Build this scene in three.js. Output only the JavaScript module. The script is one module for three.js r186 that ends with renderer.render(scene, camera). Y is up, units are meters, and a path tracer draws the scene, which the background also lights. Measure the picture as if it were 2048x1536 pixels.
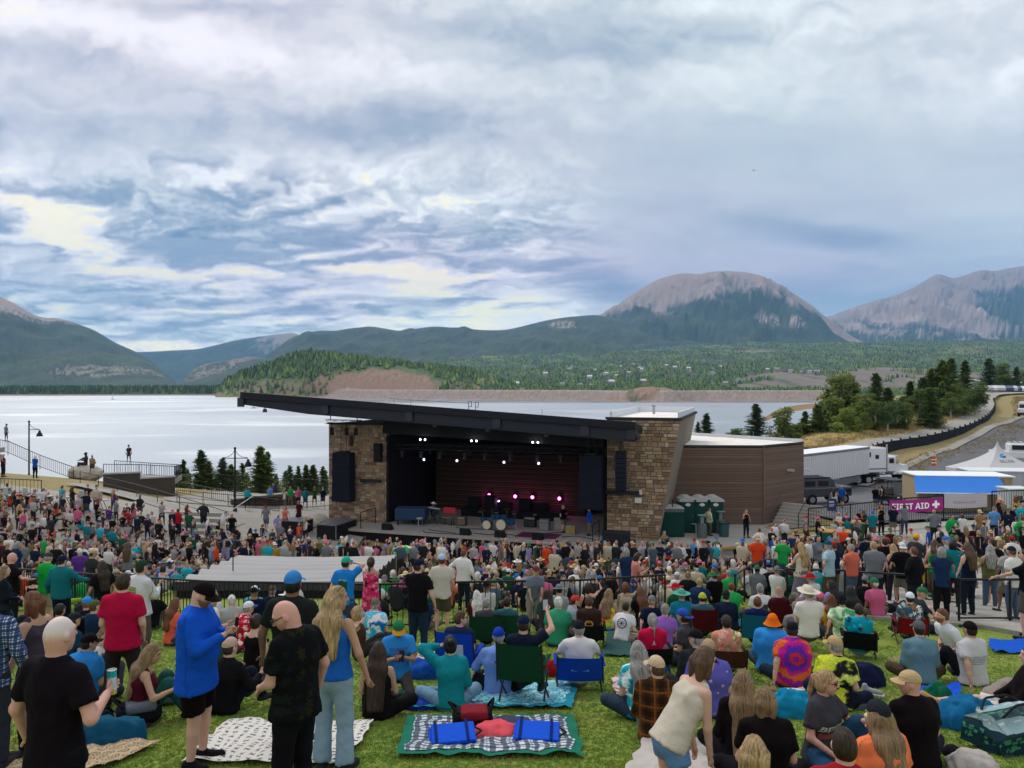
import * as THREE from 'three';
import { mergeGeometries, mergeVertices } from 'three/addons/utils/BufferGeometryUtils.js';
import { RoundedBoxGeometry } from 'three/addons/geometries/RoundedBoxGeometry.js';
// ---------------------------------------------------------------- camera, sky, sun, exposure
const CAMY = 10.6, F = 1518;                       // eye height above the pit; focal length in photo pixels (2048 wide)
const scene = new THREE.Scene();
const camera = new THREE.PerspectiveCamera(2 * Math.atan(768 / F) * 180 / Math.PI, 4 / 3, 0.1, 40000);
camera.position.set(0, CAMY, 0); camera.lookAt(0, CAMY, -100); camera.updateMatrixWorld();
const renderer = new THREE.WebGLRenderer({ antialias: true });
renderer.toneMapping = THREE.LinearToneMapping; renderer.toneMappingExposure = 1.27;
renderer.shadowMap.enabled = true;
let seed_ = 7;
const rnd = () => { seed_ = (seed_ + 0x6d2b79f5) | 0; let t = Math.imul(seed_ ^ (seed_ >>> 15), 1 | seed_); t = (t + Math.imul(t ^ (t >>> 7), 61 | t)) ^ t; return ((t ^ (t >>> 14)) >>> 0) / 4294967296; };
const reseed = (s) => { seed_ = s * 7919 + 13; };
const rr = (a, b) => a + (b - a) * rnd();
const pick = (a) => a[Math.floor(rnd() * a.length)];
const clamp = (v, a = 0, b = 1) => v < a ? a : v > b ? b : v;
const mix = (a, b, t) => a + (b - a) * t;
const sm = (a, b, v) => { const t = clamp((v - a) / (b - a)); return t * t * (3 - 2 * t); };
const lin = (c) => { c /= 255; return c <= 0.04045 ? c / 12.92 : Math.pow((c + 0.055) / 1.055, 2.4); };
const PERM = new Uint8Array(512); { reseed(3); const p = [...Array(256).keys()]; for (let i = 255; i > 0; i--) { const j = Math.floor(rnd() * (i + 1)); [p[i], p[j]] = [p[j], p[i]]; } for (let i = 0; i < 512; i++) PERM[i] = p[i & 255]; }
const G2X = new Float32Array(256), G2Y = new Float32Array(256); for (let i = 0; i < 256; i++) { const a = i / 256 * Math.PI * 2 * 7.13; G2X[i] = Math.cos(a); G2Y[i] = Math.sin(a); }
function n2(x, y) {
const xi = Math.floor(x), yi = Math.floor(y), fx = x - xi, fy = y - yi, X = xi & 255, Y = yi & 255;
const u = fx * fx * fx * (fx * (fx * 6 - 15) + 10), v = fy * fy * fy * (fy * (fy * 6 - 15) + 10);
const a = PERM[PERM[X] + Y], b = PERM[PERM[X + 1] + Y], c = PERM[PERM[X] + Y + 1], d = PERM[PERM[X + 1] + Y + 1];
const g0 = G2X[a] * fx + G2Y[a] * fy, g1 = G2X[b] * (fx - 1) + G2Y[b] * fy, g2 = G2X[c] * fx + G2Y[c] * (fy - 1), g3 = G2X[d] * (fx - 1) + G2Y[d] * (fy - 1);
return (g0 + u * (g1 - g0) + v * ((g2 + u * (g3 - g2)) - (g0 + u * (g1 - g0)))) * 1.45;
}
function fbm(x, y, o = 4, g = 0.5) { let s = 0, a = 1, n = 0; for (let i = 0; i < o; i++) { s += a * n2(x, y); n += a; a *= g; x = x * 2.03 + 17.3; y = y * 2.03 - 9.1; } return s / n; }
function ridged(x, y, o = 4) { let s = 0, a = 1, n = 0; for (let i = 0; i < o; i++) { s += a * (1 - Math.abs(n2(x, y)) * 2); n += a; a *= 0.5; x = x * 2.1 + 5.2; y = y * 2.1 + 1.7; } return s / n; }
const SKYSTOPS = [[-0.05, 88, 108, 138], [0.1, 118, 134, 158], [0.28, 153, 162, 178], [0.45, 182, 186, 195], [0.6, 203, 204, 208], [0.74, 220, 219, 222], [0.86, 233, 233, 236], [1.0, 255, 243, 206], [1.2, 255, 248, 222]];
const MASS = [
[520, 440, 380, 90, 0.02, -0.20, 0.7], [440, 500, 230, 42, 0.03, -0.34, 0.5], [330, 470, 160, 70, 0.0, -0.12, 0.5], [760, 490, 260, 40, -0.05, -0.14, 0.6], [960, 500, 150, 40, 0, -0.16, 0.5],
[590, 330, 190, 42, -0.05, 0.2, 0.8], [730, 350, 130, 45, 0.1, 0.14, 0.8], [700, 430, 260, 28, -0.18, 0.10, 0.9],
[60, 415, 150, 22, 0.12, 0.42, 1.1], [140, 470, 90, 38, 0.35, 0.6, 1.3], [250, 535, 110, 17, 0.03, 0.6, 1.1], [350, 552, 170, 11, -0.04, 0.5, 1.1], [60, 480, 110, 16, 0.05, 0.22, 1.0], [0, 440, 60, 24, 0.2, -0.5, 0.8], [240, 528, 38, 8, 0, -0.5, 0.8], [120, 435, 36, 7, 0, -0.3, 0.8], [40, 490, 90, 7, 0.1, -0.25, 0.9],
[640, 508, 110, 8, -0.15, 0.34, 1.1], [790, 548, 120, 15, 0.1, 0.5, 1.2], [860, 580, 90, 10, 0.12, 0.34, 1.2], [1010, 640, 190, 19, -0.04, 0.36, 0.9], [1090, 590, 70, 26, 0.4, 0.22, 0.8], [950, 612, 100, 9, -0.15, 0.2, 1.0], [930, 595, 70, 8, -0.1, -0.25, 0.8], [900, 560, 200, 18, 0.1, 0.1, 1],
[470, 610, 380, 26, 0, -0.10, 1.0], [560, 640, 330, 22, 0.02, 0.12, 1.0], [600, 585, 260, 14, 0, 0.12, 1.0], [300, 655, 150, 22, 0, -0.2, 0.8], [330, 688, 160, 8, 0, 0.14, 0.7], [520, 686, 90, 7, 0, 0.16, 0.6], [150, 640, 90, 9, 0.4, 0.2, 0.8], [100, 606, 160, 10, 0.1, 0.16, 0.9], [90, 570, 170, 20, 0, -0.12, 0.9], [800, 620, 160, 14, 0, -0.1, 1],
[1160, 545, 110, 50, 0.5, -0.22, 0.5], [1240, 590, 90, 40, 0.4, -0.18, 0.4], [1500, 470, 330, 70, 0.05, -0.10, 0.4], [1640, 462, 150, 22, 0.12, -0.13, 0.3], [1690, 482, 100, 15, 0.04, -0.26, 0.35], [1560, 450, 120, 18, 0.1, -0.08, 0.4],
[1700, 590, 500, 70, 0, -0.17, 0.3], [1560, 530, 120, 30, 0, 0.05, 0.5], [1900, 480, 180, 60, 0, -0.04, 0.5],
[240, 60, 330, 50, 0.16, 0.22, 1.0], [520, 120, 260, 34, 0.14, 0.18, 1.0], [830, 130, 150, 35, 0.25, 0.16, 1.0], [60, 20, 140, 30, 0, 0.16, 1.0], [420, 16, 190, 22, 0.05, -0.22, 0.9], [960, 62, 190, 26, 0.12, -0.22, 0.9], [1300, 65, 250, 45, 0.05, -0.18, 1.0], [1480, 80, 140, 14, 0.1, -0.12, 0.8], [1180, 110, 200, 24, 0, -0.1, 0.9], [1420, 15, 130, 18, 0, 0.16, 1.0], [130, 110, 260, 24, 0.14, -0.12, 1.0],
[300, 250, 430, 60, 0.03, -0.13, 0.8], [760, 250, 260, 45, 0, -0.12, 0.8], [1750, 170, 360, 60, 0, 0.06, 0.6], [1820, 30, 260, 45, 0, 0.05, 0.6], [1120, 330, 160, 120, 0, 0.03, 0.6], [1400, 300, 500, 90, 0, -0.03, 0.5], [980, 400, 120, 24, -0.25, 0.1, 0.9],
];
function skyColor(dx, dy, dz, out) {
const h = Math.max(dy, -0.02), t = 1 / (h + 0.11), u = dx * t * 0.9 + 3.1, v = dz * t * 0.9 - 1.7;
const wx = fbm(u * 0.8 + 4, v * 0.8, 3), wy = fbm(u * 0.8 - 7, v * 0.8 + 11, 3);
const big = fbm(u * 0.55 + wx * 0.5, v * 0.9 + wy * 0.5, 5), fine = fbm(u * 2.1 + wx * 1.6, v * 3.2 + wy * 1.2, 6, 0.58), wisp = fbm(u * 5.5 + wy * 3, v * 8 + wx * 3, 5, 0.6);
let l = 0.61 + 0.17 * big + 0.16 * fine + 0.05 * wisp;
l += 0.14 * sm(0.35, 0.95, dy) - 0.05 * sm(0.14, 0.0, dy);
let warm = 0, cool = sm(0.16, 0.02, dy) * 0.3;
if (dz < -0.3) {
const px = 1024 + F * dx / -dz, py = 768 - F * dy / -dz;
const fl = mix(0.5, 1, sm(720, 330, py));                            // clouds near the horizon are seen flat
const a = fbm(px / 190 + 3, py / (120 * fl), 6, 0.58), b = fbm(px / 190 - 21, py / (120 * fl) + 9, 6, 0.58);
const qx = px / 230 + a * 0.75, qy = py / (150 * fl) + b * 0.75;
const e = 0.35, p0 = billow(qx, qy), p1 = billow(qx + e * 0.45, qy + e * 0.8), r2 = billow(qx * 2.6 + 5, qy * 2.3) - billow(qx * 2.6 + 5.2, qy * 2.3 + 0.36);   // heads of cumulus, brighter on the side of the sun
const relief = clamp((p0 - p1) * 1.7 + r2 * 0.22, -1.2, 1.2);
const veil = sm(1020, 1330, px) * sm(150, 320, py), busy = sm(1300, 980, px) * sm(270, 400, py);
l = mix(l, 0.475 + 0.11 * big + 0.10 * fine + 0.03 * wisp, veil * 0.85);         // smooth rain veil
l += (1 - veil) * 0.05 * a;
for (const [cx, cy, rx, ry, tl, am, rg] of MASS) {
let ex = (px - cx) + a * rg * rx * 0.9, ey = (py - cy) - ex * tl + b * rg * ry * 1.3; ex /= rx; ey /= ry;
const d2 = ex * ex + ey * ey; if (d2 > 6) continue;
const w = am > 0.3 ? sm(1.5, 0.5, Math.sqrt(d2) - relief * 0.25 + (p0 - 0.5) * 0.7) : Math.exp(-d2 * 1.1);
l += am * w; if (am > 0.3) warm += w * 0.8;
}
l += (busy * 0.31 + (1 - veil) * 0.11) * relief * sm(1.15, 0.75, l) * sm(-0.25, 0.35, l) + busy * 0.05 * (p0 - 0.5);
cool += sm(520, 690, py) * sm(700, 330, px) * 0.35 + sm(380, 640, py) * sm(1100, 1500, px) * 0.45;
}
if (l < 0.3) l = 0.3 - (0.3 - l) * 0.55 + 0.05 * (wisp + fine) * (0.3 - l) * 3;
if (l > 0.84) l = 0.84 + (l - 0.84) * (mix(0.85, 0.45, sm(0.2, 0.35, dy)) + 0.3 * wisp);
l = clamp(l, 0, 1.1);
let i = 1; while (i < SKYSTOPS.length - 1 && SKYSTOPS[i][0] < l) i++;
const A = SKYSTOPS[i - 1], B = SKYSTOPS[i], k = clamp((l - A[0]) / (B[0] - A[0]));
let r = mix(A[1], B[1], k), g = mix(A[2], B[2], k), bl = mix(A[3], B[3], k);
const tint = fbm(u * 0.7 + 40, v * 0.7, 2) * 12; r += tint; g -= tint * 0.3; bl += tint * 0.15;
const cc = 0.5 * clamp(cool) * sm(0.95, 0.6, l); r -= 22 * cc; g -= 4 * cc; bl += 8 * cc;
const far = 1.04 + 0.8 * Math.exp(-h / 0.15);   // sky painted brighter low down to offset dimming by the fog
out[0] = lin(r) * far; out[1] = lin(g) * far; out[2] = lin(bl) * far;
}
function billow(x, y) { let s = 0, a = 1, n = 0; for (let i = 0; i < 5; i++) { s += a * Math.abs(n2(x, y)); n += a; a *= 0.55; x = x * 2.07 + 3.7; y = y * 2.07 - 1.9; } return 1 - s / n * 2; }
const SUNAZ = -30 * Math.PI / 180, SUNEL = 48 * Math.PI / 180;
const sunDir = new THREE.Vector3(Math.sin(SUNAZ) * Math.cos(SUNEL), Math.sin(SUNEL), -Math.cos(SUNAZ) * Math.cos(SUNEL));
{
const W = 4096, H = 2048, data = new Float32Array(W * H * 4), c = [0, 0, 0];
const dirOf = (x, y) => { const el = ((y + 0.5) / H - 0.5) * Math.PI, ph = ((x + 0.5) / W - 0.5) * 2 * Math.PI; return [Math.cos(el) * Math.cos(ph), Math.sin(el), Math.cos(el) * Math.sin(ph)]; };
const x0 = 1024 - 480, x1 = 1024 + 480, y0 = H / 2 - 24, y1 = H / 2 + 370, S = 8;
const put = (x, y, r, g, b) => { const o = (y * W + x) * 4; data[o] = r; data[o + 1] = g; data[o + 2] = b; data[o + 3] = 1; };
for (let y = 0; y < H; y += S) for (let x = 0; x < W; x += S) {
if (x >= x0 && x < x1 && y >= y0 && y < y1) continue;
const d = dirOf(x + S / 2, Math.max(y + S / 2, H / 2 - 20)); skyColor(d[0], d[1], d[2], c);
for (let j = 0; j < S; j++) for (let i = 0; i < S; i++) put(x + i, y + j, c[0], c[1], c[2]);
}
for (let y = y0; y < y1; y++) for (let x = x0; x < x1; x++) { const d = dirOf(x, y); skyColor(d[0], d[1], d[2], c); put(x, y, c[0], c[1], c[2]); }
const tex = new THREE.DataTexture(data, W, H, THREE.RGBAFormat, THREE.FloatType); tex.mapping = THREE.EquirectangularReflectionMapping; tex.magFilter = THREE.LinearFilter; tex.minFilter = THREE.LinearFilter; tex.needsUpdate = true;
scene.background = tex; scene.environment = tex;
}
const sun = new THREE.DirectionalLight(new THREE.Color(1, 0.955, 0.88), 1.5);
sun.position.copy(sunDir).multiplyScalar(120); sun.castShadow = true; sun.shadow.radius = 46; sun.shadow.mapSize.set(2048, 2048);
Object.assign(sun.shadow.camera, { left: -70, right: 70, top: 60, bottom: -60, near: 1, far: 300 });
scene.add(sun, sun.target);
scene.fog = new THREE.FogExp2(new THREE.Color(0.26, 0.58, 1.0), 0.000064);
// ---------------------------------------------------------------- helpers
const V3 = THREE.Vector3;
const taken = new Map();
const numbered = (n) => { const k = taken.get(n) ?? 0; taken.set(n, k + 1); return k ? n + '_' + String(k).padStart(3, '0') : n; };
const shade = (o) => o.traverse((m) => { if (m.isMesh) { m.castShadow = true; m.receiveShadow = true; } });
function tag(o, label, category, group) { o.userData.label = label; o.userData.category = category; if (group) o.userData.group = group; return o; }
function thing(name, label, category, pos = [0, 0, 0], turn = 0, group) { const o = new THREE.Group(); o.name = numbered(name); o.position.set(...pos); o.rotation.y = turn; tag(o, label, category, group); scene.add(o); return o; }
function part(name, geo, mat, parent) { const m = new THREE.Mesh(geo, mat); m.name = name; m.castShadow = m.receiveShadow = true; parent.add(m); return m; }
function struct(name, geo, mat, kind = 'structure') { const m = new THREE.Mesh(geo, mat); m.name = numbered(name); m.castShadow = m.receiveShadow = true; m.userData.kind = kind; scene.add(m); return m; }
function solo(name, geo, mat, label, category, group) { const m = new THREE.Mesh(geo, mat); m.name = numbered(name); m.castShadow = m.receiveShadow = true; tag(m, label, category, group); scene.add(m); return m; }
const mats = new Map();
function mat(r, g, b, rough = 0.85, extra) { const k = [r, g, b, rough, extra ? JSON.stringify(extra) : ''].join(); if (!mats.has(k)) { const m = new THREE.MeshPhysicalMaterial({ roughness: rough, specularIntensity: rough > 0.5 && Math.max(r, g, b) < 0.06 ? 0.25 : 0.5, ...extra }); m.color.setRGB(r, g, b); mats.set(k, m); } return mats.get(k); }
const smat = (hex, rough = 0.85, extra) => { const c = new THREE.Color(hex); return mat(c.r, c.g, c.b, rough, extra); };
const bare = (g) => { const n = g.index ? g.toNonIndexed() : g; return n; };
const merge = (list) => mergeGeometries(list.map((g) => { const n = g.index ? g.toNonIndexed() : g; for (const k of Object.keys(n.attributes)) if (!['position', 'normal', 'uv'].includes(k)) n.deleteAttribute(k); if (!n.attributes.uv) n.setAttribute('uv', new THREE.BufferAttribute(new Float32Array(n.attributes.position.count * 2), 2)); return n; }));
const box = (w, h, d, x = 0, y = 0, z = 0, ry = 0, rx = 0, rz = 0) => { const g = new THREE.BoxGeometry(w, h, d); if (rx) g.rotateX(rx); if (rz) g.rotateZ(rz); if (ry) g.rotateY(ry); g.translate(x, y, z); return g; };
const rbox = (w, h, d, r, x = 0, y = 0, z = 0, ry = 0, s = 2) => { const g = new RoundedBoxGeometry(w, h, d, s, Math.min(r, w / 2.01, h / 2.01, d / 2.01)); if (ry) g.rotateY(ry); g.translate(x, y, z); return g; };
const cyl = (r0, r1, h, x = 0, y = 0, z = 0, n = 12) => { const g = new THREE.CylinderGeometry(r1, r0, h, n); g.translate(x, y + h / 2, z); return g; };
const tube = (pts, r, n = 6, seg = 0, closed = false) => new THREE.TubeGeometry(pts.length === 2 ? new THREE.LineCurve3(new V3(...pts[0]), new V3(...pts[1])) : new THREE.CatmullRomCurve3(pts.map((p) => new V3(...p)), closed, 'catmullrom', 0.1), seg || (pts.length === 2 ? 1 : pts.length * 4), r, n, closed);
const bar = (a, b, r, n = 6) => tube([a, b], r, n);
function sheet(nx, ny, fn, uvScale = 1) {            // a grid of points fn(i / nx, j / ny) -> [x, y, z, u, v]
const p = [], uv = [], idx = [];
for (let j = 0; j <= ny; j++) for (let i = 0; i <= nx; i++) { const q = fn(i / nx, j / ny); p.push(q[0], q[1], q[2]); uv.push((q[3] ?? i / nx) * uvScale, (q[4] ?? j / ny) * uvScale); }
for (let j = 0; j < ny; j++) for (let i = 0; i < nx; i++) { const a = j * (nx + 1) + i, b = a + 1, c = a + nx + 1, d = c + 1; idx.push(a, b, d, a, d, c); }
const g = new THREE.BufferGeometry(); g.setAttribute('position', new THREE.Float32BufferAttribute(p, 3)); g.setAttribute('uv', new THREE.Float32BufferAttribute(uv, 2)); g.setIndex(idx); g.computeVertexNormals(); return g;
}
function slab(outline, top, thick) {
const s = outline.map(([x, z]) => new THREE.Vector2(x, z)), tri = THREE.ShapeUtils.triangulateShape(s, []), p = [];
const T = outline.map(([x, z]) => [x, top(x, z), z]), B = T.map(([x, y, z]) => [x, y - thick, z]);
const add = (a, b, c) => p.push(...a, ...b, ...c), area = THREE.ShapeUtils.area(s);
for (const [a, b, c] of tri) { if (area > 0) { add(T[a], T[c], T[b]); add(B[a], B[b], B[c]); } else { add(T[a], T[b], T[c]); add(B[a], B[c], B[b]); } }
for (let i = 0; i < T.length; i++) { const j = (i + 1) % T.length; if (area > 0) { add(T[i], T[j], B[j]); add(T[i], B[j], B[i]); } else { add(T[i], B[j], T[j]); add(T[i], B[i], B[j]); } }
const g = new THREE.BufferGeometry(); g.setAttribute('position', new THREE.Float32BufferAttribute(p, 3)); g.computeVertexNormals();
const uv = []; for (let i = 0; i < p.length; i += 3) uv.push(p[i], p[i + 2] + p[i + 1]); g.setAttribute('uv', new THREE.Float32BufferAttribute(uv, 2)); return g;
}
function canvasTex(w, h, draw, srgb = true) { const c = document.createElement('canvas'); c.width = w; c.height = h; const g = c.getContext('2d'); draw(g, w, h); const t = new THREE.CanvasTexture(c); if (srgb) t.colorSpace = THREE.SRGBColorSpace; t.wrapS = t.wrapT = THREE.RepeatWrapping; return t; }
function noiseTex(n, fn, srgb = true) { const d = new Uint8Array(n * n * 4); for (let y = 0; y < n; y++) for (let x = 0; x < n; x++) { const c = fn(x / n, y / n), o = (y * n + x) * 4; d[o] = clamp(c[0], 0, 255); d[o + 1] = clamp(c[1], 0, 255); d[o + 2] = clamp(c[2], 0, 255); d[o + 3] = 255; } const t = new THREE.DataTexture(d, n, n); t.wrapS = t.wrapT = THREE.RepeatWrapping; t.magFilter = THREE.LinearFilter; t.minFilter = THREE.LinearFilter; if (srgb) t.colorSpace = THREE.SRGBColorSpace; t.needsUpdate = true; return t; }
const torus2 = (u, v, s, o = 4) => { const w = (x, y) => fbm(x, y, o); const a = w(u * s, v * s), b = w((u - 1) * s, v * s), c = w(u * s, (v - 1) * s), d = w((u - 1) * s, (v - 1) * s); return mix(mix(a, b, u), mix(c, d, u), v); };   // noise that tiles
// ---------------------------------------------------------------- ground heights (X to the right, D ahead of the camera)
const PTS = [];
for (const X of [-34, -22, -10, 0, 10, 22, 36]) for (const D of [-12, 0, 10, 20]) PTS.push([X, D, 8.2 - 0.187 * D]);
PTS.push([-10, 30, 2.6], [0, 30, 2.6], [10, 30, 2.65], [18, 30, 2.9], [26, 28, 3.4], [-20, 30, 2.7], [-30, 32, 3.1], [-4, 36, 1.45], [6, 36, 1.45], [-14, 37, 1.3],
[-6, 43, 0.25], [0, 42.5, 0.2], [6, 41.5, 0.25], [12, 39, 0.9], [-12, 44, 0.35], [-19, 42, 0.25], [-24.5, 42, 1.35], [-26, 46, 2.5], [-30, 40, 2.3], [-34, 50, 3.6], [-22, 50, 1.7], [-17, 50, 0.9],
[0, 52, 0], [-12, 52, 1.1], [-13, 60, 0.75], [-18, 60, 0.7], [-16, 68, 0.4], [-24, 62, 1.2], [-37, 65, 2.5], [-50, 60, 4.2], [-46, 45, 5], [-44, 30, 4.5], [-30, 70, 1.0], [-10, 78, -1], [5, 66, 0.4], [5, 85, -2],
[16, 42, 1.0], [21.6, 42, 2.15], [24, 46, 2.1], [30, 44, 2.5], [32, 36, 3.0], [40, 46, 2.6], [13, 49, 1.0], [22, 55, 1.15], [26, 62, 1.0], [32, 62, 1.0], [40, 60, 1.5], [30, 75, 0], [38, 80, 0], [46, 84, 0.3], [48, 93, 0.9],
[60, 90, 1.5], [55, 75, 1.1], [66, 98, 1.8], [82, 118, 3.0], [98, 134, 4.3], [120, 135, 5.6], [75, 80, 2.2], [70, 60, 3],
[42, 104, 3.1], [52, 112, 3.9], [64, 124, 4.6], [78, 141, 5.6], [92, 162, 6.5], [60, 101, 1.5], [73, 113, 2.3], [88, 131, 3.4], [102, 150, 4.3], [34, 104, 1.4], [32, 92, 0.5], [50, 120, 2.6], [48, 140, -1], [60, 150, 1.5], [74, 175, 2], [115, 180, 7], [110, 210, 7], [130, 230, 7.4], [160, 240, 7.6], [150, 190, 7.2], [160, 150, 6.6], [200, 260, 9], [165, 300, 6], [116, 268, 2],
[20, 100, -2], [20, 130, -6], [0, 120, -6.5], [-25, 95, -4], [-50, 90, -3], [-60, 110, -7], [-30, 130, -10], [0, 150, -11], [30, 165, -11], [-80, 80, -2], [-100, 120, -9], [-90, 60, 3], [60, 190, -6], [50, 240, -11], [80, 240, -9.5], [97, 255, -8], [85, 300, -14], [-60, 160, -14], [0, 200, -15], [-150, 150, -14], [-140, 60, 3], [0, 320, -20], [-150, 300, -20], [40, 320, -19], [120, 330, -12.5], [100, 400, -15], [150, 400, -13], [220, 420, -6]);
const { RBFW, RBFA } = (() => {
const n = PTS.length, N = n + 3, M = [], S = 60, phi = (r2) => r2 < 1e-9 ? 0 : r2 * Math.log(r2) * 0.5;
for (let i = 0; i < N; i++) M.push(new Float64Array(N + 1));
for (let i = 0; i < n; i++) { for (let j = 0; j < n; j++) { const dx = (PTS[i][0] - PTS[j][0]) / S, dy = (PTS[i][1] - PTS[j][1]) / S; M[i][j] = phi(dx * dx + dy * dy); } M[i][i] += 0.0012; M[i][n] = M[n][i] = 1; M[i][n + 1] = M[n + 1][i] = PTS[i][0] / S; M[i][n + 2] = M[n + 2][i] = PTS[i][1] / S; M[i][N] = PTS[i][2]; }
for (let c = 0; c < N; c++) { let p = c; for (let r = c + 1; r < N; r++) if (Math.abs(M[r][c]) > Math.abs(M[p][c])) p = r; [M[c], M[p]] = [M[p], M[c]]; for (let r = c + 1; r < N; r++) { const k = M[r][c] / M[c][c]; if (k) for (let q = c; q <= N; q++) M[r][q] -= k * M[c][q]; } }
const w = new Float64Array(N); for (let r = N - 1; r >= 0; r--) { let s = M[r][N]; for (let q = r + 1; q < N; q++) s -= M[r][q] * w[q]; w[r] = s / M[r][r]; }
return { RBFW: w, RBFA: n };
})();
const bump = (X, D) => 0.3 * sm(4.5, 8, X) * sm(13, 17, D) * sm(31, 25, D);
function height(X, D) {
if (D < 22 && Math.abs(X) < 26) { const y = 8.2 - 0.187 * D; if (D < 16) return y + bump(X, D); const k = sm(16, 22, D); return y * (1 - k) + rbf(X, D) * k + bump(X, D); }
return rbf(X, D) + bump(X, D);
}
function rbf(X, D) { const x = X / 60, d = D / 60; let s = RBFW[RBFA] + RBFW[RBFA + 1] * x + RBFW[RBFA + 2] * d; for (let i = 0; i < RBFA; i++) { const dx = x - PTS[i][0] / 60, dy = d - PTS[i][1] / 60, r2 = dx * dx + dy * dy; if (r2 > 1e-9) s += RBFW[i] * r2 * Math.log(r2) * 0.5; } return s; }
const xAt = (px, D) => (px - 1024) / F * D, yAt = (py, D) => CAMY - (py - 768) / F * D;
const at = (px, py, D) => [xAt(px, D), yAt(py, D), -D];
function standing(px, py, H) {           // where somebody H tall stands whose head is seen at px, py
let best = 0; for (let D = 2.5; D < 90; D += 0.1) { if (yAt(py, D) <= height(xAt(px, D), D) + H) { best = D; break; } }
return best || 60;
}
// ---------------------------------------------------------------- near ground, lake, far land
const dryNoise = noiseTex(512, (u, v) => { const a = torus2(u, v, 6, 5), b = torus2(u + 0.3, v, 40, 3); const k = 0.5 + a * 0.5; return [mix(120, 165, k) + b * 34, mix(112, 142, k) + b * 32, mix(72, 92, k) + b * 24]; });
const lawnTex = noiseTex(512, (u, v) => { const a = torus2(u, v, 5, 4), b = torus2(u + 0.4, v, 60, 3), c = torus2(u, v + 0.2, 14, 3); return [116 + a * 26 + b * 28 + c * 16, 132 + a * 22 + b * 28, 44 + a * 10 + b * 14]; });
const concTex = noiseTex(512, (u, v) => { const a = torus2(u, v, 5, 5), b = torus2(u + 0.3, v, 90, 2), c = sm(0.25, 0.6, torus2(u, v + 0.5, 9, 4)); const g = 168 + a * 22 + b * 16 - c * 18; return [g, g - 4, g - 12]; });
const asphTex = noiseTex(512, (u, v) => { const a = torus2(u, v, 5, 5), b = torus2(u + 0.3, v, 120, 2); const g = 92 + a * 20 + b * 26; return [g, g, g + 3]; });
const rep = (t, s) => { const c = t.clone(); c.repeat.set(s, s); c.needsUpdate = true; return c; };
const lawnMat = new THREE.MeshStandardMaterial({ map: rep(lawnTex, 1 / 3), roughness: 1, bumpMap: rep(lawnTex, 1 / 3), bumpScale: 0.02 });
const dryMat = new THREE.MeshStandardMaterial({ map: rep(dryNoise, 1 / 9), roughness: 1, bumpMap: rep(dryNoise, 1 / 9), bumpScale: 0.12 });
const concMat = new THREE.MeshStandardMaterial({ map: rep(concTex, 1 / 5), roughness: 0.9, bumpMap: rep(concTex, 1 / 5), bumpScale: 0.004 }); concMat.color.setRGB(0.78, 0.77, 0.755);
const asphMat = new THREE.MeshStandardMaterial({ map: rep(asphTex, 1 / 7), roughness: 0.9 });
const lines = (a) => { const o = []; for (const [from, to, st] of a) for (let v = from; v < to - 1e-6; v += st) o.push(v); o.push(a[a.length - 1][1]); return o; };
function groundMesh(xs, ds, drop) { return sheet(xs.length - 1, ds.length - 1, (u, v) => { const X = xs[Math.round(u * (xs.length - 1))], D = ds[Math.round(v * (ds.length - 1))]; return [X, height(X, D) - drop, -D, X, D]; }); }
struct('lawn', groundMesh(lines([[-36, 36, 1.5]]), lines([[-12, 4, 2], [4, 46, 0.8]]), 0), lawnMat);
struct('ground', groundMesh(lines([[-320, -60, 10], [-60, 130, 3], [130, 360, 10]]), lines([[-30, 30, 6], [30, 110, 2.5], [110, 200, 5], [200, 430, 10]]), 0.06), dryMat);
const LAKE = -10;
const waterBump = noiseTex(512, (u, v) => { const a = torus2(u, v, 18, 4), b = torus2(u, v + 0.3, 50, 2); const g = 128 + a * 90 + b * 40; return [g, g, g]; }, false);
{
const t = waterBump.clone(); t.repeat.set(1 / 26, 1 / 9); t.needsUpdate = true;
const wr = noiseTex(512, (u, v) => { const a = torus2(u, v, 3, 4), st = sm(0.05, 0.35, torus2(u, v, 7, 4)); const g = 80 + a * 24 + st * 34; return [g, g, g]; }, false); wr.repeat.set(1 / 900, 1 / 500);
const m = new THREE.MeshPhysicalMaterial({ roughness: 1, roughnessMap: wr, bumpMap: t, bumpScale: 0.006, metalness: 0.9 }); m.color.setRGB(0.53, 0.55, 0.565);
const g = new THREE.PlaneGeometry(7000, 2600, 1, 1); g.rotateX(-Math.PI / 2); g.translate(0, LAKE, -1340); const p = g.attributes.position, uv = g.attributes.uv; for (let i = 0; i < p.count; i++) uv.setXY(i, p.getX(i), p.getZ(i)); struct('lake', g, m);
}
const poly = (a) => (x) => { if (x <= a[0][0]) return a[0][1]; for (let i = 1; i < a.length; i++) if (x <= a[i][0]) { const t = (x - a[i - 1][0]) / (a[i][0] - a[i - 1][0]); return mix(a[i - 1][1], a[i][1], t); } return a[a.length - 1][1]; };
const LOW = 800;
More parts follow.
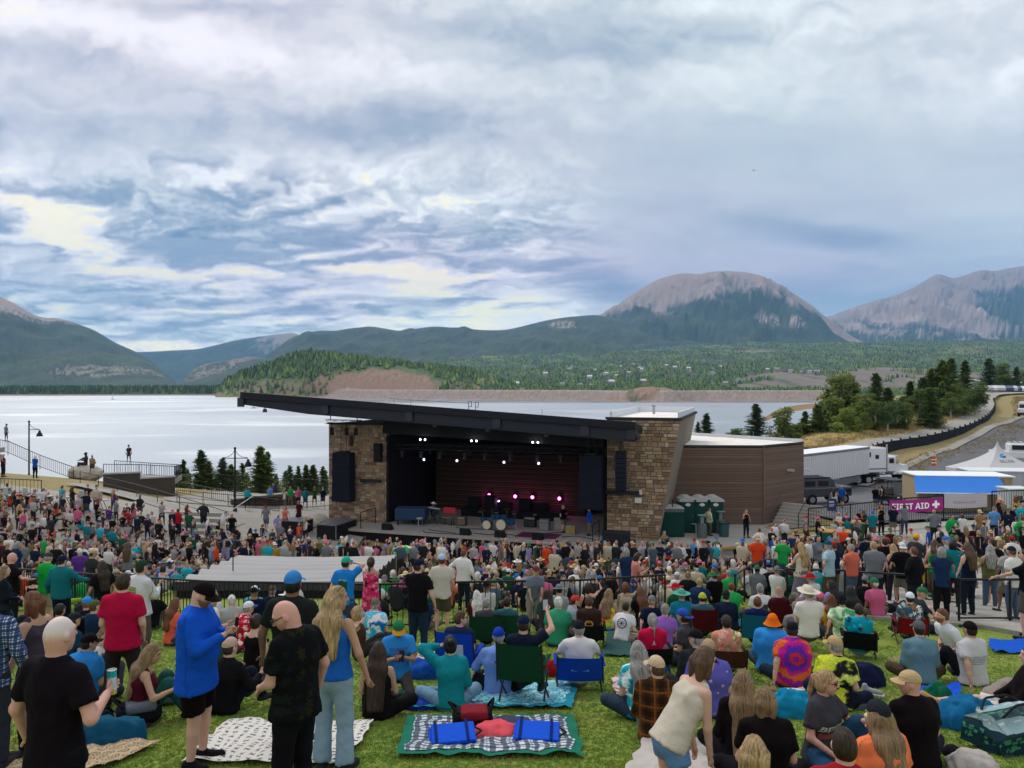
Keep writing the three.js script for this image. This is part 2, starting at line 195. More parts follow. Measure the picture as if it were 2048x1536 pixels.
const RIDGES = [ // depth, width towards us, skyline, rock level (image height above which bare rock shows), spur strength
{ D: 12500, W: 5200, y: poly([[1100, LOW], [1400, 680], [1560, 640], [1660, 632], [1700, 616], [1740, 603], [1790, 590], [1830, 572], [1868, 548], [1884, 545], [1902, 557], [1930, 549], [1960, 538], [1990, 541], [2020, 534], [2050, 530], [2150, 520], [2300, 540], [2700, 600]]), rock: poly([[1600, 640], [1700, 662], [1800, 690], [1860, 640], [1900, 585], [2000, 586], [2050, 588], [2700, 590]]), sp: 0.11 },
{ D: 8800, W: 4200, y: poly([[900, LOW], [1050, 700], [1120, 665], [1195, 632], [1230, 613], [1262, 590], [1290, 572], [1320, 556], [1350, 548], [1375, 545], [1395, 549], [1420, 543], [1460, 541], [1500, 545], [1530, 553], [1560, 570], [1590, 588], [1620, 608], [1650, 632], [1680, 655], [1715, 680], [1760, 700], [1860, LOW]]), rock: poly([[1180, 632], [1260, 612], [1330, 618], [1380, 610], [1440, 572], [1500, 596], [1560, 608], [1620, 640], [1680, 690], [1760, 720]]), sp: 0.14 },
{ D: 6900, W: 3600, y: poly([[430, LOW], [500, 740], [560, 690], [600, 669], [640, 660], [670, 662], [700, 656], [742, 652], [760, 655], [800, 662], [840, 656], [870, 652], [905, 655], [970, 660], [1010, 660], [1050, 651], [1080, 643], [1110, 637], [1150, 632], [1195, 629], [1240, 640], [1330, 660], [1450, 672], [1700, 690], [2048, 676], [2400, 660], [2700, 640]]), rock: () => 300, sp: 0.13 },
{ D: 12800, W: 4200, y: poly([[100, 720], [240, 704], [300, 703], [350, 700], [395, 698], [430, 690], [470, 680], [520, 672], [560, 667], [582, 664], [600, 668], [640, 690], [760, 720], [900, LOW]]), rock: poly([[400, 600], [480, 684], [560, 690], [640, 690]]), sp: 0.1 },
{ D: 5600, W: 2500, y: poly([[-700, 480], [-300, 500], [-120, 535], [0, 592], [30, 606], [60, 625], [85, 635], [116, 635], [150, 645], [190, 660], [230, 685], [265, 700], [290, 712], [320, 736], [345, 757], [370, 785], [400, LOW]]), rock: poly([[-700, 560], [-120, 620], [0, 648], [50, 640], [85, 636], [120, 600]]), sp: 0.13 },
{ D: 5000, W: 1500, y: poly([[330, LOW], [360, 765], [380, 742], [405, 728], [440, 722], [500, 712], [560, 720], [640, 745], [720, LOW]]), rock: () => 300, sp: 0.14 },
];
const foot = poly([[-700, 770], [0, 772], [300, 775], [430, 774], [560, 770], [700, 748], [800, 730], [860, 716], [1000, 712], [1200, 706], [1400, 694], [1500, 688], [1700, 686], [1900, 684], [2048, 682], [2700, 676]]);
const lakeHill = poly([[430, 790], [452, 768], [480, 750], [520, 740], [560, 724], [590, 713], [620, 709], [650, 709], [700, 716], [780, 724], [860, 736], [930, 742], [975, 756], [1030, 772], [1080, 790]]);
const sageHill = poly([[1380, 790], [1430, 768], [1500, 752], [1560, 744], [1620, 750], [1660, 748], [1700, 738], [1760, 735], [1830, 738], [1900, 742], [2000, 748], [2200, 752], [2600, 752]]);
const shoreD = poly([[-700, 1250], [0, 1290], [420, 1330], [470, 1200], [640, 1180], [780, 1060], [950, 1010], [1180, 960], [1240, 880], [1330, 855], [1390, 905], [1480, 930], [1640, 930], [1900, 930], [2700, 930]]);
function farLand(s, D) {                       // -> height and what grows there
const sh = shoreD(s) * (1 + 0.012 * fbm(s / 60, 3, 3)), X = xAt(s, D); let h, kind = 'wood', k = 0;
const bank = (D - sh);
h = LAKE - 3 + clamp(bank / 30, -1, 1) * 4 + sm(30, 260, bank) * 5;                       // beach, then flats
kind = bank < 70 ? 'beach' : 'wood';
const ft = (768 - foot(s)) / F * 5200 + CAMY, q = sm(sh + 150, 5600, D); if (bank > 120) h = Math.max(h, mix(LAKE + 4, ft, Math.pow(q, 0.9)) + (bank > 150 ? fbm(X / 420, D / 420, 4) * 34 * sm(1300, 2600, D) : 0));
if (s > 560 && s < 1700) { const dam = clamp(1 - Math.abs(bank - 55) / 52) * 17 * sm(560, 720, s) * sm(1700, 1660, s); const y = LAKE + Math.min(dam, 12.4); if (y > h) { h = y; kind = bank < 55 && dam < 12.4 ? 'rip' : 'road'; } }
{ const e = Math.hypot((s - 1300) / 95, (D - 930) / 60), y = LAKE + (1 - e * e) * 17 + fbm(s / 18, D / 18, 3) * 2.5; if (e < 1.1 && y > h) { h = y; kind = 'mound'; } }
{ const C = 1330, y0 = (768 - lakeHill(s)) / F * C + CAMY, t = (D - C) / (D < C ? 150 : 420), y = (y0 - LAKE) * (1 - Math.abs(t) ** 1.5) + LAKE + fbm(s / 22, D / 60, 4) * 3; if (Math.abs(t) < 1 && y > h && y0 > LAKE + 2) { h = y; kind = 'lakehill'; k = t; } }
{ const C = 2050, y0 = (768 - sageHill(s)) / F * C + CAMY, t = (D - C) / (D < C ? 800 : 700), y = (y0 - LAKE) * (1 - Math.abs(t) ** 1.6) + LAKE + fbm(s / 40, D / 200, 4) * 5; if (Math.abs(t) < 1 && y > h && s > 1390) { h = y; kind = 'sage'; k = t; } }
for (const r of RIDGES) {
const top = (768 - (r.y(s - 9) + r.y(s) + r.y(s + 9)) / 3) / F * r.D + CAMY; if (top < 20) continue;
const t = (r.D - D) / (D < r.D ? r.W : r.W * 0.6), a = Math.abs(t); if (a > 1) continue;
const spur = ridged(X / 900 + r.D, (D + X * 0.25) / 2300, 5) - 0.45, fine = fbm(X / 160, D / 320, 4);
const body = Math.pow(1 - a, 1.12) * (1 + 0.12 * Math.sin(a * 3)), off = sm(0.03, 0.24, a) * sm(1, 0.7, a), crest = fbm(s / 26 + r.D, 2, 3) * 0.004 * top;
const y = top * (body + off * (spur * r.sp * 1.7 + fine * 0.07)) + crest * (1 - off);
if (y > h) { h = y; kind = 'ridge'; k = r; }
}
return [h, kind, k, X];
}
{
const NS = 1020, ND = 290, s0 = -560, s1 = 2620, pos = new Float32Array((NS + 1) * (ND + 1) * 3), col = new Float32Array(pos.length), idx = [];
const mixc = (a, b, t) => [mix(a[0], b[0], t), mix(a[1], b[1], t), mix(a[2], b[2], t)];
const FOR = [0.026, 0.044, 0.030], FOR2 = [0.05, 0.085, 0.038], ASP = [0.12, 0.185, 0.055], ROCK = [0.50, 0.385, 0.33], ROCKD = [0.16, 0.14, 0.14], TUND = [0.37, 0.25, 0.20], BEACH = [0.27, 0.20, 0.155], RIP = [0.22, 0.165, 0.145], SAGE = [0.20, 0.165, 0.13], RED = [0.24, 0.13, 0.10], TAN = [0.27, 0.195, 0.13], MEAD = [0.20, 0.20, 0.085];
for (let j = 0; j <= ND; j++) {
const q = j / ND, D = q < 0.3 ? mix(830, 1500, q / 0.3) : 1500 * Math.pow(14500 / 1500, (q - 0.3) / 0.7);
for (let i = 0; i <= NS; i++) {
const s9 = mix(s0, s1, i / NS), [h, kind, k, X] = farLand(s9, D), o = (j * (NS + 1) + i) * 3;
pos[o] = X; pos[o + 1] = h; pos[o + 2] = -D;
const Dk = kind === 'ridge' ? k.D : { lakehill: 1330, sage: 2050, wood: 2800 }[kind] ?? 1000, s = 1024 + F * X / Dk, py = 768 - (h - CAMY) * F / Dk, n1 = fbm(X / 260, h / 150 + D / 1500, 5, 0.6), n3 = fbm(s / 5.5, py / 4, 3, 0.6), n4 = fbm(s / 38 + 9, py / 26, 4, 0.6), n5 = fbm(s / 8 + py / 22, py / 30, 4, 0.6); let c;
if (kind === 'beach') c = mixc(BEACH, mixc(RIP, [0.3, 0.24, 0.18], 0.5 + n3), sm(-0.3, 0.5, n4));
else if (kind === 'rip') c = mixc(RIP, [0.30, 0.235, 0.2], clamp(0.5 + n3 * 1.2));
else if (kind === 'road') c = [0.34, 0.29, 0.24];
else if (kind === 'mound') c = mixc(mixc(RED, TAN, clamp(0.5 + n3 * 1.4)), FOR2, sm(0.1, 0.4, n4 + sm(1340, 1400, s) * 0.4));
else if (kind === 'lakehill') {
c = mixc(FOR2, ASP, clamp(0.45 + n4 * 1.3 + n3 * 0.6));
const scar = Math.hypot((s - 770) / 112, (py - 772) / 33) + n4 * 0.45, low = sm(757, 768, py + n4 * 12) * sm(990, 950, s);
c = mixc(c, mixc(RED, TAN, clamp(0.55 + n3 * 1.5)), sm(1.05, 0.85, scar)); c = mixc(c, mixc(TAN, RED, 0.55 + n3), low * 0.55);
if (s > 960) c = mixc(c, TAN, sm(0.0, 0.3, n4 + sm(1000, 1040, s)));
} else if (kind === 'sage') { c = mixc(SAGE, [0.15, 0.12, 0.105], clamp(0.5 + n4 + n3 * 0.5)); const hs = sm(0.05, 0.3, n4 - 0.1 + sm(0.15, 0.6, k)); c = mixc(c, FOR2, hs * 0.85); c = mixc(c, TAN, sm(0.2, 0.45, -n4 + 0.1 * n3) * 0.7); }
else if (kind === 'wood') {
const ter = sm(1400, 2600, D) * sm(500, 900, s); c = mixc(FOR, FOR2, clamp(0.5 + n1 * 1.4)); c = mixc(c, ASP, sm(-0.15, 0.35, n4 * 0.8 + n3 * 0.35) * mix(0.15, 0.95, ter)); c = mixc(c, MEAD, sm(0.2, 0.42, n1 + n3 * 0.2) * ter * 0.8);
const mead = Math.hypot((s - 1560) / 130, (py - 690 - (1560 - s) * 0.05) / 7) + n4 * 0.6; c = mixc(c, [0.25, 0.19, 0.15], sm(1.0, 0.7, mead) * ter);
} else {
const lvl = 768 - (768 - k.rock(1024 + (s - 1024) / 0.88)) * 0.85, nr = n1 * 30 + n4 * 36 + n5 * 22 + n3 * 8, r = sm(-5, 5, lvl - py + nr);
c = mixc(FOR, FOR2, clamp(0.4 + n1 + n3 * 0.5)); c = mixc(c, ASP, sm(712, 745, py) * sm(0.0, 0.35, n4) * 0.3);
const rk = mixc(mixc(ROCK, ROCKD, clamp(0.42 + n3 * 1.1 + n5 * 1.6)), TUND, sm(4, 34, lvl - py + n4 * 30) * 0.6); c = mixc(c, rk, r);
if (k.D === 5600) { const cl = Math.hypot((s - 515) / 75, (py - 747) / 17) + n1 * 0.5; c = mixc(c, ROCK, sm(0.95, 0.6, cl) * sm(-0.05, 0.25, n3 + n4 * 0.8) * 0.4); }
if (k.D === 5000) c = mixc(c, ROCK, sm(-0.05, 0.25, n3 + n4 * 0.7) * sm(560, 500, s) * 0.45);
if (k.D === 8800) { const cl = Math.min(Math.hypot((s - 1424) / 26, (py - 668) / 14), Math.hypot((s - 1456) / 22, (py - 671) / 12)) + n1 * 0.5; c = mixc(c, ROCK, sm(1, 0.6, cl) * sm(-0.15, 0.2, n3) * 0.9); }
if (k.D === 6900) { const cl = Math.hypot((s - 1118) / 32, (py - 658) / 14) + n1 * 0.5; c = mixc(c, ROCK, sm(1, 0.6, cl) * sm(-0.15, 0.2, n3) * 0.8); }
if (k.D === 12500) c = mixc(c, ROCK, sm(0.02, 0.3, n3 * 0.6 + n4 + n1 * 0.4) * sm(1800, 1730, s) * 0.75);
}
const v = 1 + n3 * (kind === 'ridge' ? 0.45 : 0.22) + (kind === 'ridge' ? n5 * 0.35 : 0); col[o] = c[0] * v; col[o + 1] = c[1] * v; col[o + 2] = c[2] * v;
}
}
for (let j = 0; j < ND; j++) for (let i = 0; i < NS; i++) { const a = j * (NS + 1) + i, b = a + 1, c = a + NS + 1, d = c + 1; if (pos[a * 3 + 1] < LAKE - 1.5 && pos[d * 3 + 1] < LAKE - 1.5 && pos[b * 3 + 1] < LAKE - 1.5) continue; idx.push(a, b, d, a, d, c); }
const g = new THREE.BufferGeometry(); g.setAttribute('position', new THREE.BufferAttribute(pos, 3)); g.setAttribute('color', new THREE.BufferAttribute(col, 3)); g.setIndex(idx); g.computeVertexNormals();
struct('mountains', g, new THREE.MeshStandardMaterial({ vertexColors: true, roughness: 1 }));
}
struct('shore_bank', sheet(60, 12, (u, v) => { const s = mix(1455, 2500, u), D0 = mix(335, 640, sm(1480, 1640, s)), D = D0 + v * 120 * sm(0, 0.12, u) - 30, y = LAKE - 1.2 + v * 4 * sm(0, 0.14, u) + fbm(s / 40, v * 6, 3) * 0.5; return [xAt(s, D), Math.min(y, LAKE + 2), -D, xAt(s, D), D]; }), (() => { const m = new THREE.MeshStandardMaterial({ map: rep(dryNoise, 1 / 40), roughness: 1 }); m.color.setRGB(0.95, 0.72, 0.62); return m; })());
function coneTree(n = 5) { const g = [new THREE.ConeGeometry(0.24, 0.7, n, 1, true).translate(0, 0.65, 0), new THREE.ConeGeometry(0.34, 0.6, n, 1, true).translate(0, 0.4, 0)]; return merge(g); }
function farWood(name, count, place, tones) {
const im = new THREE.InstancedMesh(coneTree(), new THREE.MeshStandardMaterial({ roughness: 1 }), count), m = new THREE.Matrix4(), c = new THREE.Color(); let n = 0, guard = 0;
while (n < count && guard++ < count * 30) { const p = place(); if (!p) continue; const [X, y, D, hgt, tone] = p; m.makeScale(hgt * rr(0.7, 1.15), hgt, hgt * rr(0.7, 1.15)).setPosition(X, y - 0.3, -D); im.setMatrixAt(n, m); const t = tones[tone], k = rr(0.75, 1.3); c.setRGB(t[0] * k, t[1] * k, t[2] * k); im.setColorAt(n, c); n++; }
im.count = n; im.name = name; im.castShadow = im.receiveShadow = true; im.userData.kind = 'stuff'; scene.add(im); return im;
}
reseed(11);
const TONES = [[0.045, 0.08, 0.034], [0.11, 0.175, 0.055], [0.22, 0.30, 0.08]];
tag(farWood('lake_hill_forest', 5200, () => { const s = rr(440, 1040), D = rr(1170, 1560), [h, kind, , X] = farLand(s, D); if (kind !== 'lakehill' && kind !== 'wood') return; const py = 768 - (h - CAMY) / D * F, n4 = fbm((1024 + F * X / 1330) / 38 + 9, py / 26, 4, 0.6); if (h < LAKE + 3 || Math.hypot((s - 770) / 125, (py - 772) / 40) + n4 * 0.45 < 1.0) return; if (kind === 'lakehill' && py > 757 && rnd() < 0.72) return; return [X, h, D, rr(6, 11), rnd() < 0.6 ? 1 : rnd() < 0.5 ? 0 : 2]; }, TONES), 'dark green pine and aspen wood covering the low hill across the lake', 'forest');
tag(farWood('far_shore_forest', 3800, () => { const s = rr(-500, 640), D = shoreD(s) + rr(70, 420), [h, kind, , X] = farLand(s, D); if (kind === 'beach' || h < LAKE + 2) return; return [X, h, D, rr(8, 15), rnd() < 0.75 ? 0 : 1]; }, TONES), 'dark line of conifers along the far shore below the cliffs', 'forest');
tag(farWood('foothill_forest', 30000, () => { const s = rr(820, 2500), D = 1150 * Math.pow(4.2, rnd()), [h, kind, , X] = farLand(s, D); if (kind !== 'wood' && kind !== 'sage' || D < shoreD(s) + 180) return; const n = fbm(X / 140, D / 140, 3); if (kind === 'sage' && n < 0.22) return; if (n < -0.22) return; return [X, h, D, rr(6, 11), rnd() < 0.45 ? 1 : rnd() < 0.4 ? 0 : 2]; }, TONES), 'mixed green woods spread over the foothills behind the dam', 'forest');
// ---------------------------------------------------------------- the stage: towers, roof, deck, back wall
const ST = -18 * Math.PI / 180, SO = [0, 0, -45.9], DECK = 1.2;
const toWorld = (x, y, z) => [SO[0] + x * Math.cos(ST) + z * Math.sin(ST), y, SO[2] - x * Math.sin(ST) + z * Math.cos(ST)];
const black = mat(0.012, 0.013, 0.016, 0.6), darkSteel = mat(0.022, 0.025, 0.032, 0.5, { metalness: 0.3 }), blackCloth = mat(0.010, 0.010, 0.013, 0.95), railMat = mat(0.02, 0.02, 0.022, 0.45, { metalness: 0.4 }), steel = mat(0.35, 0.36, 0.37, 0.4, { metalness: 0.8 });
const whiteRoof = new THREE.MeshStandardMaterial({ map: rep(concTex, 1 / 4), roughness: 0.8 }); whiteRoof.color.setRGB(2.0, 2.0, 2.05);
reseed(21);
const STONEM = [[0.30, 0.225, 0.15], [0.24, 0.165, 0.10], [0.37, 0.30, 0.21], [0.17, 0.115, 0.075], [0.42, 0.36, 0.28], [0.27, 0.205, 0.15], [0.33, 0.24, 0.14], [0.20, 0.15, 0.11]].map(([r, g, b]) => { const m = new THREE.MeshStandardMaterial({ map: rep(concTex, 0.9), bumpMap: rep(concTex, 0.9), bumpScale: 0.02, roughness: 0.95 }); m.color.setRGB(r * 2.7, g * 2.65, b * 2.75); return m; });
const STONEG = [0, 1, 2, 3, 4].map(() => { const g = new THREE.BoxGeometry(1, 1, 1, 2, 2, 1), p = g.attributes.position; for (let i = 0; i < p.count; i++) { if (p.getZ(i) > 0) { const e = Math.max(Math.abs(p.getX(i)), Math.abs(p.getY(i))) > 0.4; const h = n2(p.getX(i) * 3 + rnd() * 0.001 + 7, p.getY(i) * 3); p.setZ(i, e ? 0.28 : 0.5 + h * 0.2); p.setX(i, p.getX(i) * (1 - 0.03)); p.setY(i, p.getY(i) * (1 - 0.03)); } } g.computeVertexNormals(); return g; });
function stoneFace(parent, x0, xr, y0, y1, z, turn = 0, pos = [0, 0, 0]) {   // xr(y): right edge; stones laid in broken courses
const g = new THREE.Group(), list = []; let y = y0;
while (y < y1 - 0.05) {
let h = Math.min(rr(0.16, 0.34), y1 - y); if (y1 - y - h < 0.14) h = y1 - y; let x = x0; const R = xr(y + h / 2);
while (x < R - 0.02) { let w = Math.min(rr(0.22, 0.56), R - x); if (R - x - w < 0.15) w = R - x; const split = h > 0.25 && rnd() < 0.4; const k = split ? 2 : 1; for (let q = 0; q < k; q++) list.push([x + w / 2, y + h * (q + 0.5) / k, w - 0.03, h / k - 0.03]); x += w; }
y += h;
}
list.sort((a, b) => b[2] * b[3] - a[2] * a[3]);
const rest = [];
list.forEach(([x, yy, w, h], i) => {
const d = rr(0.10, 0.17);
if (i < 295) { const m = part('stone', pick(STONEG), pick(STONEM), parent); m.scale.set(w, h, d); const c = Math.cos(turn), s = Math.sin(turn); m.position.set(pos[0] + x * c + z * s, yy, pos[2] - x * s + z * c); m.rotation.y = turn; }
else { const gg = pick(STONEG).clone(); gg.scale(w, h, d); gg.rotateY(turn); const c = Math.cos(turn), s = Math.sin(turn); gg.translate(pos[0] + x * c + z * s, yy, pos[2] - x * s + z * c); const cl = pick(STONEM).color, ca = new Float32Array(gg.attributes.position.count * 3); for (let q = 0; q < ca.length; q += 3) { ca[q] = cl.r; ca[q + 1] = cl.g; ca[q + 2] = cl.b; } gg.setAttribute('color', new THREE.BufferAttribute(ca, 3)); rest.push(gg); }
});
if (rest.length) { const vm = STONEM[5].clone(); vm.color.setRGB(1, 1, 1); vm.vertexColors = true; const m = part('small_stones', mergeGeometries(rest), vm, parent); m.userData.kind = 'stuff'; }
}
const mortar = mat(0.22, 0.19, 0.15, 1);
{ // tower beside the brown building, its outer side leaning out
const t = thing('stone_tower', 'taller tan stone tower leaning outwards beside the brown building', 'tower', SO, ST);
const sh = new THREE.Shape([[5.3, 1.0], [8.35, 1.0], [9.75, 8.42], [5.3, 8.42]].map((p) => new THREE.Vector2(...p))); const g = new THREE.ExtrudeGeometry(sh, { depth: 11.5, bevelEnabled: false }); g.translate(0, 0, -14.1);
part('core', g, mortar, t); stoneFace(t, 5.3, (y) => 8.35 + 1.4 * (y - 1) / 7.42, 1.05, 8.40, -2.56);
const cap = mat(0.03, 0.032, 0.036, 0.6);
part('coping', merge([box(4.62, 0.14, 0.3, 7.54, 8.5, -2.6), box(0.3, 0.14, 11.7, 9.7, 8.5, -8.4)]), cap, t);
part('roof', box(4.3, 0.06, 11.2, 7.5, 8.46, -8.4), whiteRoof, t);
part('parapet', merge([box(0.12, 0.42, 11.2, 9.62, 8.7, -8.4), box(4.2, 0.42, 0.12, 7.5, 8.7, -13.9), box(0.12, 0.42, 11.2, 5.5, 8.7, -8.4)]), mat(0.62, 0.65, 0.68, 0.7), t);
part('roof_vent', merge([cyl(0.09, 0.09, 0.55, 7.2, 8.5, -10), cyl(0.14, 0.14, 0.1, 7.2, 9.02, -10)]), steel, t);
part('wall_beam', rbox(2.0, 0.22, 0.26, 0.02, 6.3, 4.0, -2.25), darkSteel, t);
part('wall_lamp', rbox(0.16, 0.3, 0.18, 0.03, 7.4, 4.05, -2.4), mat(0.6, 0.6, 0.58, 0.5), t);
part('wall_sign', rbox(0.42, 0.32, 0.05, 0.01, 7.25, 3.55, -2.42), mat(0.62, 0.68, 0.6, 0.5), t);
}
{ // tower at the far end of the stage
const t = thing('stone_tower', 'shorter square tan stone tower at the lakeward end of the stage', 'tower', SO, ST);
part('core', box(4.3, 6.8, 7, -12.05, 4.42, -6.05), mortar, t);
stoneFace(t, -14.2, () => -9.9, 1.05, 7.80, -2.56); stoneFace(t, 2.56, () => 9.5, 1.05, 7.80, -9.86, Math.PI / 2, [0, 0, 0]);
part('coping', merge([box(4.5, 0.12, 0.24, -12.05, 7.87, -2.6), box(0.24, 0.12, 7, -9.86, 7.87, -6)]), mat(0.05, 0.05, 0.055, 0.6), t);
part('roof', box(4.1, 0.06, 6.6, -12.05, 7.84, -6.1), whiteRoof, t);
part('wall_beam', rbox(1.5, 0.2, 0.24, 0.02, -10.8, 4.05, -2.25), darkSteel, t);
part('wall_slot', box(0.22, 0.7, 0.05, -12.4, 6.7, -2.44), mat(0.05, 0.03, 0.025, 0.8), t);
}
{ // roof: a long dark fascia that rises towards the lake
const t = thing('stage_roof', 'long black canopy roof tilted over the stage', 'roof', SO, ST);
const topY = (x, z) => 8.42 + (7.5 - x) / 26.5 * 1.62 + (z - 0.6) * 0.12;
part('roof_deck', slab([[-19, 0.6], [7.5, 0.6], [7.5, -2.38], [5.22, -2.38], [5.22, -13.5], [-19, -12]], topY, 0.42), darkSteel, t);
part('fascia_cap', sheetBar((x) => [x, topY(x, 0.6) + 0.02, 0.66], -19.05, 7.55, 0.42, 0.14), mat(0.016, 0.018, 0.026, 0.55), t);
const beam = []; const N = 12; for (let i = 0; i < N; i++) { const a = mix(-19.3, 7.4, i / N), b = mix(-19.3, 7.4, (i + 1) / N), ha = 0.42 + 0.28 * sm(-19, -14, a), hb = 0.42 + 0.28 * sm(-19, -14, b); beam.push(prism([[a, topY(a, 0.6) - 0.36, 0.42], [b, topY(b, 0.6) - 0.36, 0.42], [b, topY(b, 0.6) - 0.36 - hb, 0.42], [a, topY(a, 0.6) - 0.36 - ha, 0.42]], -0.22)); }
part('edge_beam', merge(beam), mat(0.020, 0.024, 0.036, 0.5), t);
const fl = []; for (const dy of [-0.36, -1.02]) fl.push(sheetBar((x) => [x, topY(x, 0.6) + (dy < -0.5 ? -0.36 - (0.42 + 0.28 * sm(-19, -14, x)) : dy) + 0.03, 0.5], -19.2, 7.35, 0.07, 0.3)); part('flange', merge(fl), mat(0.016, 0.019, 0.028, 0.5), t);
for (const x of [-19.1, -12.6, -6.6, -0.8, 4.6, 7.3]) part('stiffener', box(0.5, 0.62, 0.12, x, topY(x, 0.6) - 0.68, 0.52), mat(0.03, 0.035, 0.048, 0.5), t);
for (const x of [-17.5, -5, -1.5, 2.2]) part('underside_lamp', merge([cyl(0.16, 0.12, 0.22, x, topY(x, 0.6) - 1.25, 0.1), cyl(0.03, 0.03, 0.2, x, topY(x, 0.6) - 1.05, 0.1)]), mat(0.10, 0.09, 0.08, 0.6), t);
for (const x of [-3.2, -2.75]) part('antenna_post', merge([bar([x, topY(x, -1), -1], [x, topY(x, -1) + 0.62, -1], 0.02), bar([x, topY(x, -1) + 0.6, -1], [x + 0.2, topY(x, -1) + 0.6, -1], 0.02), bar([x + 0.2, topY(x, -1) + 0.6, -1], [x + 0.2, topY(x, -1) + 0.3, -1], 0.02), bar([x + 0.2, topY(x, -1) + 0.3, -1], [x, topY(x, -1) + 0.3, -1], 0.02)]), railMat, t);
for (const x of [-8.4, -7.2, 1.6]) part('lightning_rod', bar([x, topY(x, -1), -1], [x, topY(x, -1) + 0.5, -1], 0.012, 5), railMat, t);
part('safety_line', bar([-8.8, topY(-8.8, -1) + 0.42, -1], [-3.2, topY(-3.2, -1) + 0.5, -1], 0.012, 4), railMat, t);
part('corner_bracket', box(0.35, 1.0, 0.7, 7.35, topY(7.4, 0.6) - 0.6, 0.1, 0, 0, 0.4), darkSteel, t);
}
function prism(q, dz) { const p = [], Q = q.map(([x, y, z]) => [x, y, z + dz]), add = (a, b, c, d) => p.push(...a, ...b, ...c, ...a, ...c, ...d); add(q[3], q[2], q[1], q[0]); add(Q[0], Q[1], Q[2], Q[3]); for (let i = 0; i < 4; i++) { const j = (i + 1) % 4; add(q[i], q[j], Q[j], Q[i]); } const g = new THREE.BufferGeometry(); g.setAttribute('position', new THREE.Float32BufferAttribute(p, 3)); g.computeVertexNormals(); return g; }
function sheetBar(fn, x0, x1, h, d) { const a = fn(x0), b = fn(x1), list = [], N = 10; for (let i = 0; i < N; i++) { const p = fn(mix(x0, x1, i / N)), q = fn(mix(x0, x1, (i + 1) / N)); list.push(prism([[p[0], p[1], p[2]], [q[0], q[1], q[2]], [q[0], q[1] - h, q[2]], [p[0], p[1] - h, p[2]]], -d)); } return merge(list); }
{ // deck, wings and the slatted back wall
const t = thing('stage', 'open concrete stage deck with black wings and slatted brown back wall', 'stage', SO, ST);
const deckM = new THREE.MeshStandardMaterial({ map: rep(concTex, 1 / 3), roughness: 0.7 }); deckM.color.setRGB(0.8, 0.78, 0.78);
part('deck', slab([[-11.6, 0], [5.25, 0], [5.25, -11.5], [-9.8, -11.5], [-9.8, -2.4], [-11.6, -2.4]], () => DECK, 0.16), deckM, t);
part('skirt', box(16.6, 1.2, 0.1, -3.2, 0.42, -0.12), blackCloth, t);
part('back_wall', box(15.2, 5.6, 0.2, -2.3, 3.9, -11.2), black, t);
part('side_wall', box(0.15, 6.0, 8.5, -9.72, 4.1, -6.9), black, t); part('side_wall', box(0.15, 5.6, 8.5, 5.15, 3.9, -6.9), black, t);
part('proscenium', box(15, 0.9, 0.25, -2.3, 7.45, -2.2, 0, 0, -0.04), black, t);
part('slat_frame', box(11.6, 4.25, 0.06, -3.25, 3.4, -9.2), mat(0.02, 0.014, 0.012, 0.9), t);
const sg = rbox(11.5, 0.075, 0.05, 0.012), slM = [mat(0.07, 0.04, 0.028, 0.8), mat(0.058, 0.033, 0.024, 0.8), mat(0.08, 0.048, 0.033, 0.8)];
for (let i = 0; i < 34; i++) part('slat', sg, slM[i % 3], t).position.set(-3.25, 1.34 + i * 0.124, -9.12);
for (let i = 0; i < 3; i++) part('truss', trussGeo(14, 0.3), railMat, t).position.set(-2.3, 6.2 - i * 0.12, -3.2 - i * 2.4);
for (const [x, z] of [[-9, -3.4], [-7.6, -3.4], [-6.2, -3.4], [-4.4, -3.4], [-3, -3.4], [-1.2, -3.4], [0.6, -3.4], [2.2, -3.4], [-8, -5.8], [-5, -5.8], [-2, -5.8], [1.5, -5.8]]) part('stage_lamp', merge([cyl(0.13, 0.1, 0.34, x, 5.6, z), rbox(0.34, 0.1, 0.12, 0.02, x, 5.98, z), bar([x, 6.0, z], [x, 6.2, z], 0.02)]), darkSteel, t);
for (const x of [-10.4, 4.9]) part('step_rail', merge([bar([x, 1.2, -0.2], [x, 2.25, -0.2], 0.03), bar([x, 2.25, -0.2], [x, 2.25, -2.2], 0.03), bar([x, 1.7, -0.2], [x, 1.7, -2.2], 0.02), bar([x, 1.2, -2.2], [x, 2.25, -2.2], 0.03)]), railMat, t);
for (let k = 0; k < 7; k++) { const c = []; let x = rr(-8, 3), z = rr(-0.6, -4); for (let i = 0; i < 5; i++) { c.push([x, DECK + 0.02, z]); x += rr(0.3, 1.2); z += rr(-0.7, 0.6); z = clamp(z, -6, -0.3); } part('cable', tube(c.map((p) => [Math.min(p[0], 5), p[1], p[2]]), 0.022, 5), black, t); }
}
function trussGeo(L, s) { const l = []; for (const [y, z] of [[0, 0], [s, 0], [0, s], [s, s]]) l.push(bar([-L / 2, y, z], [L / 2, y, z], 0.025, 5)); const n = Math.round(L / s / 1.3); for (let i = 0; i < n; i++) { const a = -L / 2 + L * i / n, b = -L / 2 + L * (i + 1) / n; l.push(bar([a, i % 2 ? 0 : s, 0], [b, i % 2 ? s : 0, 0], 0.014, 4), bar([a, i % 2 ? 0 : s, s], [b, i % 2 ? s : 0, s], 0.014, 4)); } return merge(l); }
const LW = (name, label, cat, x, y, z, turn = 0, group) => thing(name, label, cat, toWorld(x, y, z), ST + turn, group);
